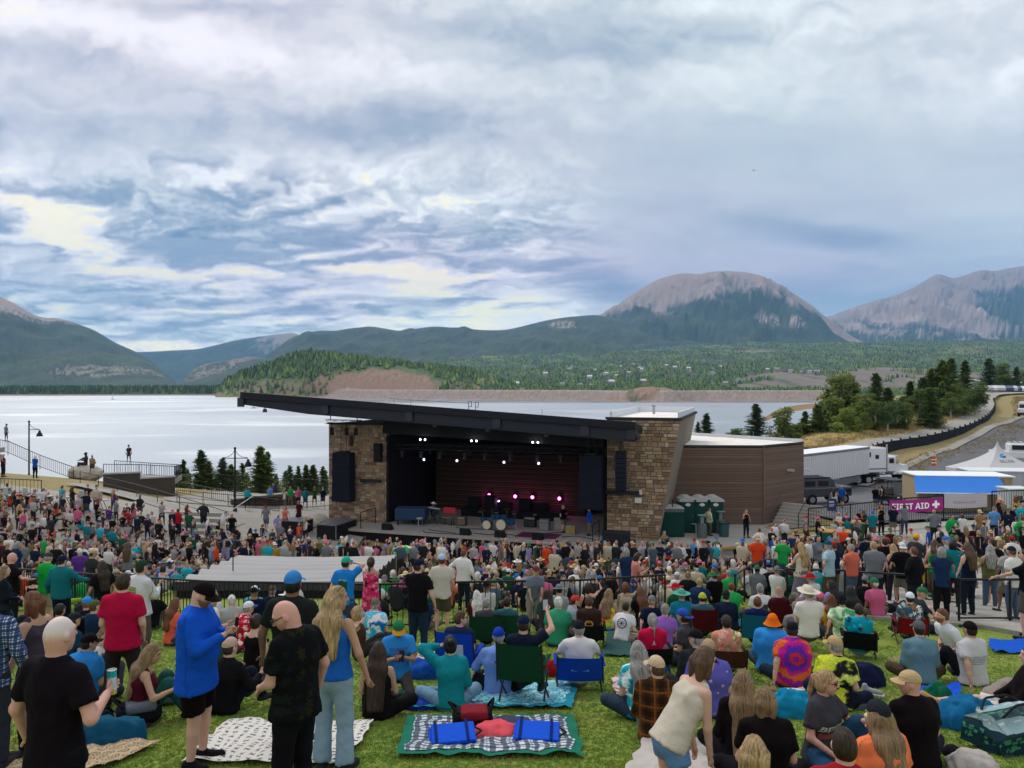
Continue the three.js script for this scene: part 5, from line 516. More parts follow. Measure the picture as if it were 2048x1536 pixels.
// ---------------------------------------------------------------- trees
const foliage = (r, g, b) => { const m = new THREE.MeshPhysicalMaterial({ roughness: 1, side: THREE.DoubleSide, specularIntensity: 0.2, transmission: 0.35, thickness: 0 }); m.color.setRGB(r * 1.25, g * 1.25, b * 1.15); return m; };
const barkM = mat(0.075, 0.055, 0.042, 1), barkPale = mat(0.30, 0.29, 0.25, 1);
function conifer(seed, dense = 1) {         // unit height; whorled branches carrying needle tufts
reseed(seed); const pos = [], nor = [], V = new V3(), n = Math.round(46 * dense);
const tri = (a, b, c) => { const ab = b.clone().sub(a), ac = c.clone().sub(a), N = ab.cross(ac).normalize(); for (const p of [a, b, c]) { pos.push(p.x, p.y, p.z); nor.push(N.x, N.y, N.z); } };
for (let i = 0; i < n; i++) {
const q = i / n, y = 0.10 + 0.89 * q, R = (0.36 * Math.pow(1 - q, 0.8) + 0.015) * rr(0.75, 1.15), arms = q > 0.9 ? 3 : 5;
for (let k = 0; k < arms; k++) { const a = rr(0, 6.28), L = R * rr(0.6, 1.15), dir = new V3(Math.cos(a), rr(-0.25, 0.15), Math.sin(a)), side = new V3(-Math.sin(a), 0, Math.cos(a));
for (let s = 0; s < 6; s++) { const f = (s + 0.6) / 6, c = new V3(0, y, 0).addScaledVector(dir, L * f).add(new V3(0, rr(-0.01, 0.01), 0)), w = 0.030 * (1.3 - f * 0.7) * rr(0.8, 1.4); const d2 = dir.clone().multiplyScalar(w * 1.5).add(new V3(0, rr(0.2, 0.9) * w, 0)); tri(c.clone().addScaledVector(side, w).add(new V3(0, -w * 0.3, 0)), c.clone().addScaledVector(side, -w).add(new V3(0, -w * 0.2, 0)), c.clone().add(d2)); tri(c.clone().addScaledVector(side, w * 0.4).add(new V3(0, w * 0.7, 0)), c.clone().addScaledVector(side, -w * 0.6).add(new V3(0, w * 0.3, 0)), c.clone().add(dir.clone().multiplyScalar(-w)).add(new V3(0, -w * 0.5, 0))); } }
}
const g = new THREE.BufferGeometry(); g.setAttribute('position', new THREE.Float32BufferAttribute(pos, 3)); g.setAttribute('normal', new THREE.Float32BufferAttribute(nor, 3)); g.setAttribute('uv', new THREE.Float32BufferAttribute(new Float32Array(pos.length / 3 * 2), 2));
const tr = [new THREE.CylinderGeometry(0.004, 0.018, 1, 7).translate(0, 0.5, 0)]; for (let i = 0; i < 14; i++) { const a = rr(0, 6.28), y = rr(0.1, 0.8), L = 0.22 * (1 - y); tr.push(bar([0, y, 0], [Math.cos(a) * L, y - 0.01, Math.sin(a) * L], 0.004, 4)); } return [g, merge(tr)];
}
function broadleaf(seed) {                 // unit height; clumps of leaves round limbs
reseed(seed); const pos = [], nor = [], tips = [], tr = [new THREE.CylinderGeometry(0.012, 0.024, 0.55, 7).translate(0, 0.27, 0)];
for (let i = 0; i < 16; i++) { const a = rr(0, 6.28), y0 = rr(0.15, 0.5), y1 = clamp(y0 + rr(0.12, 0.5), 0.2, 0.96), r = 0.26 * Math.sqrt(Math.max(0.04, 1 - ((y1 - 0.5) / 0.52) ** 2)) * rr(0.5, 1.1), e = [Math.cos(a) * r, y1, Math.sin(a) * r]; tr.push(tube([[0, y0, 0], [e[0] * 0.5, mix(y0, y1, 0.6), e[2] * 0.5], e], 0.006, 5, 4)); tips.push(e); tips.push([e[0] * 0.55, mix(y0, y1, 0.65), e[2] * 0.55]); }
tips.push([0, 0.94, 0], [0.04, 0.86, 0.03]);
for (const t of tips) { const R = rr(0.08, 0.13); for (let k = 0; k < 105; k++) { const d = new V3(rr(-1, 1), rr(-0.8, 1), rr(-1, 1)).normalize().multiplyScalar(R * Math.cbrt(rnd())), c = new V3(...t).add(d), w = rr(0.013, 0.026), u = new V3(rr(-1, 1), rr(-1, 1), rr(-1, 1)).normalize(), v = u.clone().cross(new V3(rr(-1, 1), rr(-1, 1), rr(-1, 1))).normalize(), N = d.clone().normalize().add(new V3(0, 0.4, 0)).normalize(); for (const p of [c.clone().addScaledVector(u, w), c.clone().addScaledVector(u, -w), c.clone().addScaledVector(v, w * 1.5)]) { pos.push(p.x, p.y, p.z); nor.push(N.x, N.y, N.z); } } }
const g = new THREE.BufferGeometry(); g.setAttribute('position', new THREE.Float32BufferAttribute(pos, 3)); g.computeVertexNormals(); g.setAttribute('uv', new THREE.Float32BufferAttribute(new Float32Array(pos.length / 3 * 2), 2)); return [g, merge(tr)];
}
const CON = [41, 42, 43].map((s) => conifer(s)), CON2 = [44, 45].map((s) => conifer(s, 0.62)), BRO = [51, 52, 53].map((s) => broadleaf(s));
const FM = { dark: foliage(0.085, 0.135, 0.05), mid: foliage(0.10, 0.15, 0.045), olive: foliage(0.13, 0.17, 0.045), light: foliage(0.18, 0.235, 0.055), blue: foliage(0.08, 0.13, 0.07) };
function tree(name, label, proto, fm, x, y, z, H, wide, group, pale) { const t = thing(name, label, 'tree', [x, y, z], rr(0, 6.28), group); t.scale.set(H * wide, H, H * wide); part('crown', proto[0], fm, t); part('trunk', proto[1], pale ? barkPale : barkM, t); return t; }
reseed(61);
[[367, 918, 80, 3.6, 1.0, 'dark', 'slim pine at the edge of the dark platform wall'], [402, 899, 78, 4.4, 1.25, 'mid', 'bushy pine beside the slim one near the platform wall'], [418, 922, 79, 3.0, 1.2, 'mid', 'low pine filling the gap beside the bushy pine'], [445, 915, 80, 3.6, 1.2, 'mid', 'pine just lakeward of the double lamp'], [462, 928, 81, 3.0, 1.2, 'olive', 'small pine behind the double lamp pole'], [484, 925, 82, 3.4, 1.0, 'dark', 'pine seen through the arms of the double lamp'], [521, 892, 72, 4.8, 1.15, 'olive', 'tallest olive pine between the double lamp and the stage'], [535, 903, 73, 3.9, 1.0, 'mid', 'pine crown leaning out behind the tallest lakeside pine'], [580, 930, 84, 3.4, 1.0, 'dark', 'first of five small pines before the stone tower'], [597, 931, 84, 3.3, 1.0, 'dark', 'second of five small pines before the stone tower'], [612, 929, 84, 3.4, 1.0, 'mid', 'third of five small pines before the stone tower'], [626, 929, 84, 3.4, 1.2, 'mid', 'fourth and brightest of five small pines before the tower'], [646, 932, 85, 3.3, 1.0, 'dark', 'last of five small pines touching the stone tower']].forEach(([px, py, D, H, w, k, l], i) => { const X = xAt(px, D), top = yAt(py, D); tree('pine_tree', l, (k === 'dark' ? CON2 : CON)[i % 2], FM[k], X, top - H, -D, H, w * 1.15, 'lakeside pines'); });
for (let i = 0; i < 16; i++) { const D = rr(86, 98), px = mix(355, 650, i / 15), X = xAt(px, D); tree('pine_tree', 'low dark pine in the lakeside belt behind the plaza fence', CON[i % 3], FM.dark, X, yAt(rr(938, 950), D) - 3.4, -D, 3.4, 1.3, 'low pines behind the plaza fence'); }
const RT = [[1413, 826, 105, 4.6, 1.2, 'blue', 0, 'dark spruce standing alone behind the white roof'], [1396, 843, 106, 3.0, 1.0, 'blue', 1, 'small spruce leaning on the lone spruce'], [1512, 807, 112, 6.2, 1.35, 'blue', 1, 'dark wide pine above the middle of the white roof'], [1470, 858, 110, 3.0, 1.9, 'mid', 5, 'low round bush between the two dark spruces'], [1575, 817, 112, 6.2, 1.15, 'olive', 5, 'round olive broadleaf tree beside the dark wide pine'], [1610, 822, 112, 5.6, 1.0, 'mid', 0, 'pine squeezed between broadleaf tree and tall grove'],
[1655, 778, 118, 9.2, 0.95, 'dark', 1, 'dark pine at the lakeward end of the tall grove'], [1680, 755, 116, 10.5, 1.0, 'olive', 4, 'tall olive aspen in the grove'], [1702, 750, 118, 10.8, 1.0, 'mid', 1, 'tall pine next to the olive aspen'], [1722, 790, 112, 7.6, 1.1, 'olive', 6, 'rounded olive tree low in the grove'], [1752, 746, 122, 10.5, 0.95, 'dark', 0, 'pointed dark pine rising over the grove'], [1776, 774, 118, 8.4, 1.1, 'mid', 2, 'bushy pine on the roadward side of the pointed pine'], [1636, 808, 110, 6.2, 1.2, 'mid', 0, 'low pine in front of the grove end'], [1690, 818, 108, 5.6, 1.3, 'light', 5, 'low bright leafy tree in front of the grove'], [1742, 802, 110, 6.4, 1.2, 'olive', 1, 'low olive pine in front of the pointed pine'], [1792, 812, 112, 5.2, 1.2, 'mid', 6, 'small leafy tree where the grove ends'],
[1820, 762, 140, 7.0, 1.1, 'dark', 2, 'small dark pine between the two groves'], [1842, 760, 142, 7.2, 1.0, 'mid', 0, 'pine just lakeward of the second grove'], [1862, 736, 138, 9.4, 1.0, 'olive', 1, 'tall olive pine in the second grove'], [1885, 720, 136, 10.6, 1.1, 'olive', 2, 'tall bushy olive pine in the second grove'], [1902, 716, 140, 11, 1.0, 'mid', 0, 'tall pine at the heart of the second grove'], [1930, 720, 144, 10.2, 0.9, 'dark', 1, 'dark pine with bare lower trunk beside the path'], [1872, 778, 132, 6.4, 1.2, 'mid', 4, 'low leafy tree before the second grove'], [1912, 770, 134, 7.0, 1.1, 'olive', 5, 'low olive tree before the tall pine'],
[1978, 716, 262, 13, 1.2, 'blue', 0, 'dark spruce behind the parked cars'], [2005, 728, 270, 11.5, 1.3, 'mid', 5, 'leafy tree between the spruces behind the cars'], [2033, 733, 265, 11, 1.0, 'blue', 1, 'last dark spruce behind the parked cars'], [2070, 725, 270, 12, 1.1, 'mid', 5, 'leafy tree beyond the last spruce'], [1835, 800, 148, 5.2, 1.1, 'dark', 2, 'small dark pine on the bank between groves']];
RT.forEach(([px, py, D, H, w, k, pr, l]) => { const top = yAt(py, D); tree(pr < 3 ? 'pine_tree' : 'leafy_tree', l, pr < 3 ? CON[pr] : BRO[pr - 4], FM[k], xAt(px, D), top - H, -D, H, w * (pr < 3 ? 1.15 : 1.25), pr < 3 ? 'pines on the slope' : 'leafy trees on the slope', pr > 3); });
reseed(65); for (let i = 0; i < 16; i++) { const D = rr(114, 146), px = i < 10 ? rr(1630, 1800) : rr(1815, 1945), H = rr(6, 9.5), py = (i < 10 ? rr(770, 830) : rr(735, 790)); tree('pine_tree', `dark pine inside the ${i < 10 ? 'tall' : 'second'} grove on the slope`, CON[i % 3], i % 2 ? FM.dark : FM.mid, xAt(px, D), yAt(py, D) - H, -D, H, 1.2, `pines inside the ${i < 10 ? 'tall' : 'second'} grove`); }
reseed(62); for (let i = 0; i < 30; i++) { const D = rr(104, 150), px = rr(1590, 1960), X = xAt(px, D), py = 862 - (px - 1590) * 0.17 + rr(-14, 10), H = rr(2.6, 5); if (height(X, D) < -4) continue; tree('leafy_tree', 'low shrubby tree in the undergrowth of the slope', BRO[i % 3], [FM.mid, FM.olive, FM.dark][i % 3], X, yAt(py, D) - H * 0.55, -D, H, 1.5, 'shrubby undergrowth trees', true); }
{ reseed(63); const g = []; for (let i = 0; i < 7; i++) { const a = rr(0, 6.28), h = rr(0.6, 1); g.push(new THREE.ConeGeometry(0.05, h, 3, 1, true).translate(0, h / 2, 0).rotateX(rr(-0.5, 0.5)).rotateZ(rr(-0.5, 0.5)).translate(Math.cos(a) * 0.15, 0, Math.sin(a) * 0.15)); } const im = new THREE.InstancedMesh(merge(g), new THREE.MeshStandardMaterial({ roughness: 1, side: THREE.DoubleSide }), 5200), m = new THREE.Matrix4(), c = new THREE.Color(); for (let i = 0; i < 5200; i++) { const u = rnd() * 0.84, p = walkC.getPoint(u), q = walkC.getTangent(u), o = i % 4 ? 3.6 + rnd() * 8 : -rr(3.2, 6.5), X = p.x - q.z * o, D = p.z + q.x * o, y = o > 0 ? mix(Math.max(wallTop(X, D), height(X, D)), height(X, D), sm(5.5, 12.5, o)) : height(X, D), s = rr(0.25, 0.65); m.makeRotationY(rnd() * 6).scale(new V3(s * 1.4, s, s * 1.4)).setPosition(X, y + 0.05, -D); im.setMatrixAt(i, m); const k = rr(0.7, 1.2); c.setRGB(0.36 * k, 0.27 * k, 0.13 * k); im.setColorAt(i, c); } im.name = 'dry_grass'; im.userData = { kind: 'stuff', label: 'dry golden grass along the footpath bank', category: 'grass' }; scene.add(im); }
{ reseed(64); const g = []; for (let i = 0; i < 6; i++) { const a = rr(0, 6.28), h = rr(0.6, 1), w = 0.16; const b = new THREE.BufferGeometry(), lx = rr(-0.5, 0.5), lz = rr(-0.5, 0.5), cx = rr(-0.8, 0.8), cz = rr(-0.8, 0.8); b.setAttribute('position', new THREE.Float32BufferAttribute([cx - w * Math.cos(a), 0, cz - w * Math.sin(a), cx + w * Math.cos(a), 0, cz + w * Math.sin(a), cx + lx, h, cz + lz], 3)); b.computeVertexNormals(); b.setAttribute('uv', new THREE.Float32BufferAttribute(6, 2)); g.push(b); } const N = 190000, im = new THREE.InstancedMesh(merge(g), new THREE.MeshStandardMaterial({ roughness: 0.9, side: THREE.DoubleSide }), N), m = new THREE.Matrix4(), c = new THREE.Color(); let n = 0; while (n < N) { const D = 4.6 + 17 * Math.pow(rnd(), 1.6), X = rr(-0.72, 0.72) * D; if (X > 7.2 + (D - 15) * 0.8 && D > 14.6) { if (rnd() < 0.97) continue; } const s = rr(0.018, 0.036) * (0.8 + D * 0.02); m.makeRotationY(rnd() * 6).scale(new V3(s, s * rr(0.7, 1.2), s)).setPosition(X, height(X, D) - 0.002, -D); im.setMatrixAt(n, m); const k = rr(0.75, 1.25), d = sm(-0.05, 0.4, fbm(X * 0.7, D * 0.7, 4)), w = sm(0.15, 0.45, fbm(X * 1.6 + 30, D * 1.6, 3)); c.setRGB(mix(mix(0.19, 0.27, d), 0.30, w) * k, mix(mix(0.30, 0.33, d), 0.27, w) * k, mix(0.05, 0.085, w) * k); im.setColorAt(n, c); n++; } im.name = 'grass'; im.receiveShadow = true; im.userData = { kind: 'stuff', label: 'short green turf of the sloping lawn', category: 'grass' }; scene.add(im); }
{ const D = 1000, t = thing('sailing_boat', 'tiny white sailing boat far out on the lake', 'boat', [xAt(226, D), LAKE + 0.1, -D]); part('hull', rbox(5, 0.8, 1.6, 0.3, 0, 0.4, 0), mat(0.7, 0.7, 0.7, 0.5), t); part('mast', bar([0, 0.5, 0], [0, 8, 0], 0.06), steel, t); part('sail', (() => { const g = new THREE.BufferGeometry(); g.setAttribute('position', new THREE.Float32BufferAttribute([-2, 1.2, 0, 0, 1.2, 0.25, 0, 7.6, 0.05], 3)); g.computeVertexNormals(); return g; })(), mat(0.75, 0.75, 0.74, 0.8, { side: 2 }), t);
const D2 = 640, b = thing('motor_boat', 'low white motor boat on the water near the roof tip', 'boat', [xAt(508, D2), LAKE + 0.05, -D2], 0.2); part('hull', rbox(6, 0.8, 1.9, 0.35, 0, 0.4, 0), mat(0.7, 0.71, 0.72, 0.4), b); part('cabin', rbox(2, 0.7, 1.5, 0.2, -0.3, 1.1, 0), mat(0.2, 0.22, 0.25, 0.3), b);
const bg = new THREE.SphereGeometry(0.5, 8, 6); for (let i = 0; i < 42; i++) { const px = 862 + i * 7, D3 = 905 - i * 1.6, m = solo('buoy', bg, mat(0.75, 0.75, 0.74, 0.6), 'small white buoy in the line before the dam', 'buoy', 'buoys before the dam'); m.position.set(xAt(px, D3), LAKE + 0.2, -D3); }
const bd = thing('bird', 'tiny dark bird flying high in the grey sky', 'bird', at(1508, 341, 120)); part('wing', (() => { const g = new THREE.BufferGeometry(); g.setAttribute('position', new THREE.Float32BufferAttribute([0, 0, 0.1, 0.5, 0.16, 0, 0, 0, -0.1, 0, 0, 0.1, 0, 0, -0.1, -0.5, 0.16, 0], 3)); g.computeVertexNormals(); return g; })(), mat(0.03, 0.03, 0.03, 0.9, { side: 2 }), bd); part('body', new THREE.SphereGeometry(0.08, 6, 5).scale(1, 0.8, 2.4), mat(0.03, 0.03, 0.03, 0.9), bd); }
{ reseed(66); const wallG = box(1, 0.55, 0.8, 0, 0.27, 0), roofG = (() => { const g = new THREE.ExtrudeGeometry(new THREE.Shape([[-0.48, 0], [0.48, 0], [0, 0.32]].map((p) => new THREE.Vector2(...p))), { depth: 1.1, bevelEnabled: false }); g.rotateY(Math.PI / 2).translate(-0.55, 0.55, 0); return g; })(); const wc = [['white', 0.5, 0.49, 0.46], ['tan', 0.36, 0.3, 0.23], ['grey', 0.3, 0.3, 0.3]], rc = [['grey roofed', 0.3, 0.31, 0.32], ['white roofed', 0.66, 0.66, 0.66], ['brown roofed', 0.14, 0.1, 0.08]];
for (let i = 0; i < 84; i++) { let s, D; if (i < 56) { s = 1000 + rnd() * 420 + rnd() * 100; D = rr(1500, 2700); } else if (i < 70) { s = rr(1530, 1640); D = rr(1900, 2100); } else { s = rr(1940, 2040); D = rr(1400, 1500); } const [h, , , X] = farLand(s, D), a = pick(wc), b = pick(rc), sz = rr(7, 13), t = thing('far_house', `tiny ${b[0]} ${a[0]} house among the trees beyond the dam`, 'house', [X, h + 2, -D], rr(-0.7, 0.7), `${b[0]} ${a[0]} houses beyond the dam`); t.scale.setScalar(sz); part('wall', wallG, mat(a[1], a[2], a[3], 0.9), t); part('roof', roofG, mat(b[1], b[2], b[3], 0.8), t); } }
// ---------------------------------------------------------------- people: bodies and clothes as smooth blended volumes
const PRIM = []; // current list
const sub = (a, b) => [a[0] - b[0], a[1] - b[1], a[2] - b[2]], add3 = (a, b, k = 1) => [a[0] + b[0] * k, a[1] + b[1] * k, a[2] + b[2] * k], len = (a) => Math.hypot(a[0], a[1], a[2]), norm = (a) => { const l = len(a) || 1; return [a[0] / l, a[1] / l, a[2] / l]; }, dot = (a, b) => a[0] * b[0] + a[1] * b[1] + a[2] * b[2], cross = (a, b) => [a[1] * b[2] - a[2] * b[1], a[2] * b[0] - a[0] * b[2], a[0] * b[1] - a[1] * b[0]], lerp3 = (a, b, t) => [mix(a[0], b[0], t), mix(a[1], b[1], t), mix(a[2], b[2], t)];
const cone = (a, b, ra, rb, o = {}) => ({ a, b, ra, rb, ...o });
const ball = (c, r, o = {}) => ({ a: c, b: c, ra: 1, rb: 1, rad: r, ...o });      // ellipsoid with axes o.X, o.Y, o.Z
function volume(prims, cell, k, disp) {      // -> indexed BufferGeometry by surface nets
let lo = [1e9, 1e9, 1e9], hi = [-1e9, -1e9, -1e9];
for (const p of prims) { const R = p.rad ? Math.max(...p.rad) : Math.max(p.ra, p.rb) * (p.flat ? Math.max(1, p.flat[1]) : 1); p.R = R + k * 0.5; for (let i = 0; i < 3; i++) { lo[i] = Math.min(lo[i], p.a[i] - R, p.b[i] - R); hi[i] = Math.max(hi[i], p.a[i] + R, p.b[i] + R); } }
lo = lo.map((v) => v - cell * 2.5 - k * 0.3); const N = [0, 1, 2].map((i) => Math.ceil((hi[i] + cell * 2.5 + k * 0.3 - lo[i]) / cell) + 1), [nx, ny, nz] = N, f = new Float32Array(nx * ny * nz).fill(9);
for (const p of prims) {
const pad = p.R + cell * 2.2, i0 = [0, 1, 2].map((q) => Math.max(0, Math.floor((Math.min(p.a[q], p.b[q]) - pad - lo[q]) / cell))), i1 = [0, 1, 2].map((q) => Math.min(N[q] - 1, Math.ceil((Math.max(p.a[q], p.b[q]) + pad - lo[q]) / cell)));
const dx = p.b[0] - p.a[0], dy = p.b[1] - p.a[1], dz = p.b[2] - p.a[2], dd = dx * dx + dy * dy + dz * dz || 1e-9, dl = Math.sqrt(dd), fl = p.flat, kk = p.k ?? k;
for (let z = i0[2]; z <= i1[2]; z++) for (let y = i0[1]; y <= i1[1]; y++) for (let x = i0[0]; x <= i1[0]; x++) {
let px = lo[0] + x * cell - p.a[0], py = lo[1] + y * cell - p.a[1], pz = lo[2] + z * cell - p.a[2], d;
if (p.rad) { let ux, uy, uz; if (p.X) { ux = px * p.X[0] + py * p.X[1] + pz * p.X[2]; uy = px * p.Y[0] + py * p.Y[1] + pz * p.Y[2]; uz = px * p.Z[0] + py * p.Z[1] + pz * p.Z[2]; } else { ux = px; uy = py; uz = pz; } const q0 = Math.hypot(ux / p.rad[0], uy / p.rad[1], uz / p.rad[2]), q1 = Math.hypot(ux / p.rad[0] ** 2, uy / p.rad[1] ** 2, uz / p.rad[2] ** 2); d = q1 < 1e-9 ? -Math.min(...p.rad) : q0 * (q0 - 1) / q1; if (p.cut && dotc(p.cut, ux, uy, uz) > d) d = dotc(p.cut, ux, uy, uz); if (p.cut2 && dotc(p.cut2, ux, uy, uz) > d) d = dotc(p.cut2, ux, uy, uz); }
else { let t = (px * dx + py * dy + pz * dz) / dd; const over = (t - 1) * dl; t = t < 0 ? 0 : t > 1 ? 1 : t; let qx = px - dx * t, qy = py - dy * t, qz = pz - dz * t; if (p.cap && over > 0) { qx -= dx / dl * over; qy -= dy / dl * over; qz -= dz / dl * over; } if (fl) { const s = qx * fl[0][0] + qy * fl[0][1] + qz * fl[0][2], e = s / fl[1] - s; qx += fl[0][0] * e; qy += fl[0][1] * e; qz += fl[0][2] * e; } d = Math.sqrt(qx * qx + qy * qy + qz * qz) - (p.ra + (p.rb - p.ra) * t); if (fl && fl[1] < 1) d *= 0.8; if (p.cap && over > d) d = over; }
const o = (z * ny + y) * nx + x, c = f[o]; if (p.minus) { if (-d > c) f[o] = -d; continue; } const h = kk - Math.abs(c - d); f[o] = Math.min(c, d) - (h > 0 ? h * h / (4 * kk) : 0);
}
}
if (disp) for (let z = 0; z < nz; z++) for (let y = 0; y < ny; y++) for (let x = 0; x < nx; x++) { const o = (z * ny + y) * nx + x; if (Math.abs(f[o]) < cell * 2.5) f[o] += disp(lo[0] + x * cell, lo[1] + y * cell, lo[2] + z * cell); }
const idx = new Int32Array(nx * ny * nz).fill(-1), pos = [], tri = [], st = [1, nx, nx * ny];
for (let z = 0; z < nz - 1; z++) for (let y = 0; y < ny - 1; y++) for (let x = 0; x < nx - 1; x++) {
const o = (z * ny + y) * nx + x; let n = 0, sx = 0, sy = 0, sz = 0, m = 0; for (let c = 0; c < 8; c++) if (f[o + (c & 1) + (c >> 1 & 1) * nx + (c >> 2) * nx * ny] < 0) m |= 1 << c; if (m === 0 || m === 255) continue;
for (let c = 0; c < 8; c++) for (let ax = 0; ax < 3; ax++) { if (c >> ax & 1) continue; const e = c | 1 << ax; if ((m >> c & 1) === (m >> e & 1)) continue; const va = f[o + (c & 1) + (c >> 1 & 1) * nx + (c >> 2) * nx * ny], vb = f[o + (e & 1) + (e >> 1 & 1) * nx + (e >> 2) * nx * ny], t = va / (va - vb); sx += (c & 1) + (ax === 0 ? t : 0); sy += (c >> 1 & 1) + (ax === 1 ? t : 0); sz += (c >> 2) + (ax === 2 ? t : 0); n++; }
idx[o] = pos.length / 3; pos.push(lo[0] + (x + sx / n) * cell, lo[1] + (y + sy / n) * cell, lo[2] + (z + sz / n) * cell);
}
for (let z = 1; z < nz - 1; z++) for (let y = 1; y < ny - 1; y++) for (let x = 1; x < nx - 1; x++) { const o = (z * ny + y) * nx + x, s = f[o] < 0; for (let ax = 0; ax < 3; ax++) { if (s === (f[o + st[ax]] < 0)) continue; const u = st[(ax + 1) % 3], v = st[(ax + 2) % 3], a = idx[o], b = idx[o - u], c = idx[o - u - v], d = idx[o - v]; if (a < 0 || b < 0 || c < 0 || d < 0) continue; if (s) tri.push(a, b, c, a, c, d); else tri.push(a, c, b, a, d, c); } }
const g = new THREE.BufferGeometry(); g.setAttribute('position', new THREE.Float32BufferAttribute(pos, 3)); g.setIndex(tri); g.computeVertexNormals(); return g;
}
const dotc = (c, x, y, z) => c[0] * x + c[1] * y + c[2] * z + c[3];
function ik(a, target, l1, l2, pole) { let d = sub(target, a), L = len(d); const mx = (l1 + l2) * 0.995; if (L > mx) { d = d.map((v) => v * mx / L); L = mx; } const u = norm(d), x = (l1 * l1 - l2 * l2 + L * L) / (2 * L), h = Math.sqrt(Math.max(0, l1 * l1 - x * x)); let p = add3(pole, u, -dot(pole, u)); p = norm(p); return [add3(add3(a, u, x), p, h), add3(a, d)]; }
const rotX = (v, a) => [v[0], v[1] * Math.cos(a) - v[2] * Math.sin(a), v[1] * Math.sin(a) + v[2] * Math.cos(a)], rotY = (v, a) => [v[0] * Math.cos(a) + v[2] * Math.sin(a), v[1], -v[0] * Math.sin(a) + v[2] * Math.cos(a)];
const POSES = {
stand: { y: 0.93, legs: [[[0.105, 0.5, 0.03], [0.115, 0.085, 0]]], toe: 0.2 }, wide: { y: 0.91, legs: [[[0.15, 0.49, 0.03], [0.2, 0.085, 0]]], toe: 0.2 }, walk: { y: 0.91, legs: [[[0.1, 0.5, 0.16], [0.1, 0.085, 0.22]], [[-0.1, 0.49, -0.02], [-0.1, 0.1, -0.24]]], toe: 0.2 },
cross: { y: 0.12, lean: 0.14, legs: [[[0.36, 0.17, 0.24], [-0.02, 0.075, 0.36]], [[-0.36, 0.16, 0.22], [0.04, 0.06, 0.24]]], toe: 0 }, knees: { y: 0.12, lean: 0.12, legs: [[[0.15, 0.50, 0.34], [0.14, 0.085, 0.52]]], toe: 0.16 }, out: { y: 0.12, lean: -0.2, legs: [[[0.12, 0.17, 0.46], [0.15, 0.085, 0.87]]], toe: 0.0 }, bent: { y: 0.12, lean: 0.05, legs: [[[0.2, 0.46, 0.32], [0.16, 0.085, 0.46]], [[-0.38, 0.14, 0.26], [-0.05, 0.08, 0.4]]], toe: 0.1 }, recline: { y: 0.2, lean: -0.75, legs: [[[0.12, 0.42, 0.42], [0.12, 0.09, 0.7]]], toe: 0.15 },
chair: { y: 0.44, lean: -0.08, legs: [[[0.16, 0.50, 0.42], [0.16, 0.085, 0.5]]], toe: 0.18 }, low: { y: 0.24, lean: -0.12, legs: [[[0.17, 0.44, 0.36], [0.17, 0.085, 0.62]]], toe: 0.16 }, kneel: { y: 0.30, lean: 0.06, legs: [[[0.15, 0.07, 0.28], [0.12, 0.06, -0.18]]], toe: -0.12 }, kneelup: { y: 0.5, lean: 0.22, legs: [[[0.12, 0.075, 0.06], [0.12, 0.07, -0.36]]], toe: -0.12 }, stoop: { y: 0.74, lean: 0.55, legs: [[[0.13, 0.42, 0.28], [0.12, 0.085, 0.02]]], toe: 0.18 },
};
const ARMS = { // hand targets for the +x side in body space: (x, height from the hip joint, z)
down: [0.31, -0.02, 0.06], lap: [0.1, 0.12, 0.27], knee: [0.24, 0.3, 0.36], phone: [0.08, 0.33, 0.3], back: [0.36, -0.1, -0.34], hips: [0.25, 0.1, 0.02], face: [0.1, 0.66, 0.16], cup: [0.16, 0.38, 0.34], fold: [-0.06, 0.34, 0.2], pocket: [0.2, -0.02, 0.12], up: [0.3, 0.78, 0.28], fwd: [0.2, 0.2, 0.5], rail: [0.4, 0.22, 0.34], low: [0.12, -0.25, 0.32], behind: [0.08, 0.02, -0.2], out: [0.6, 0.1, 0.2], hug: [0.12, 0.42, 0.42],
};
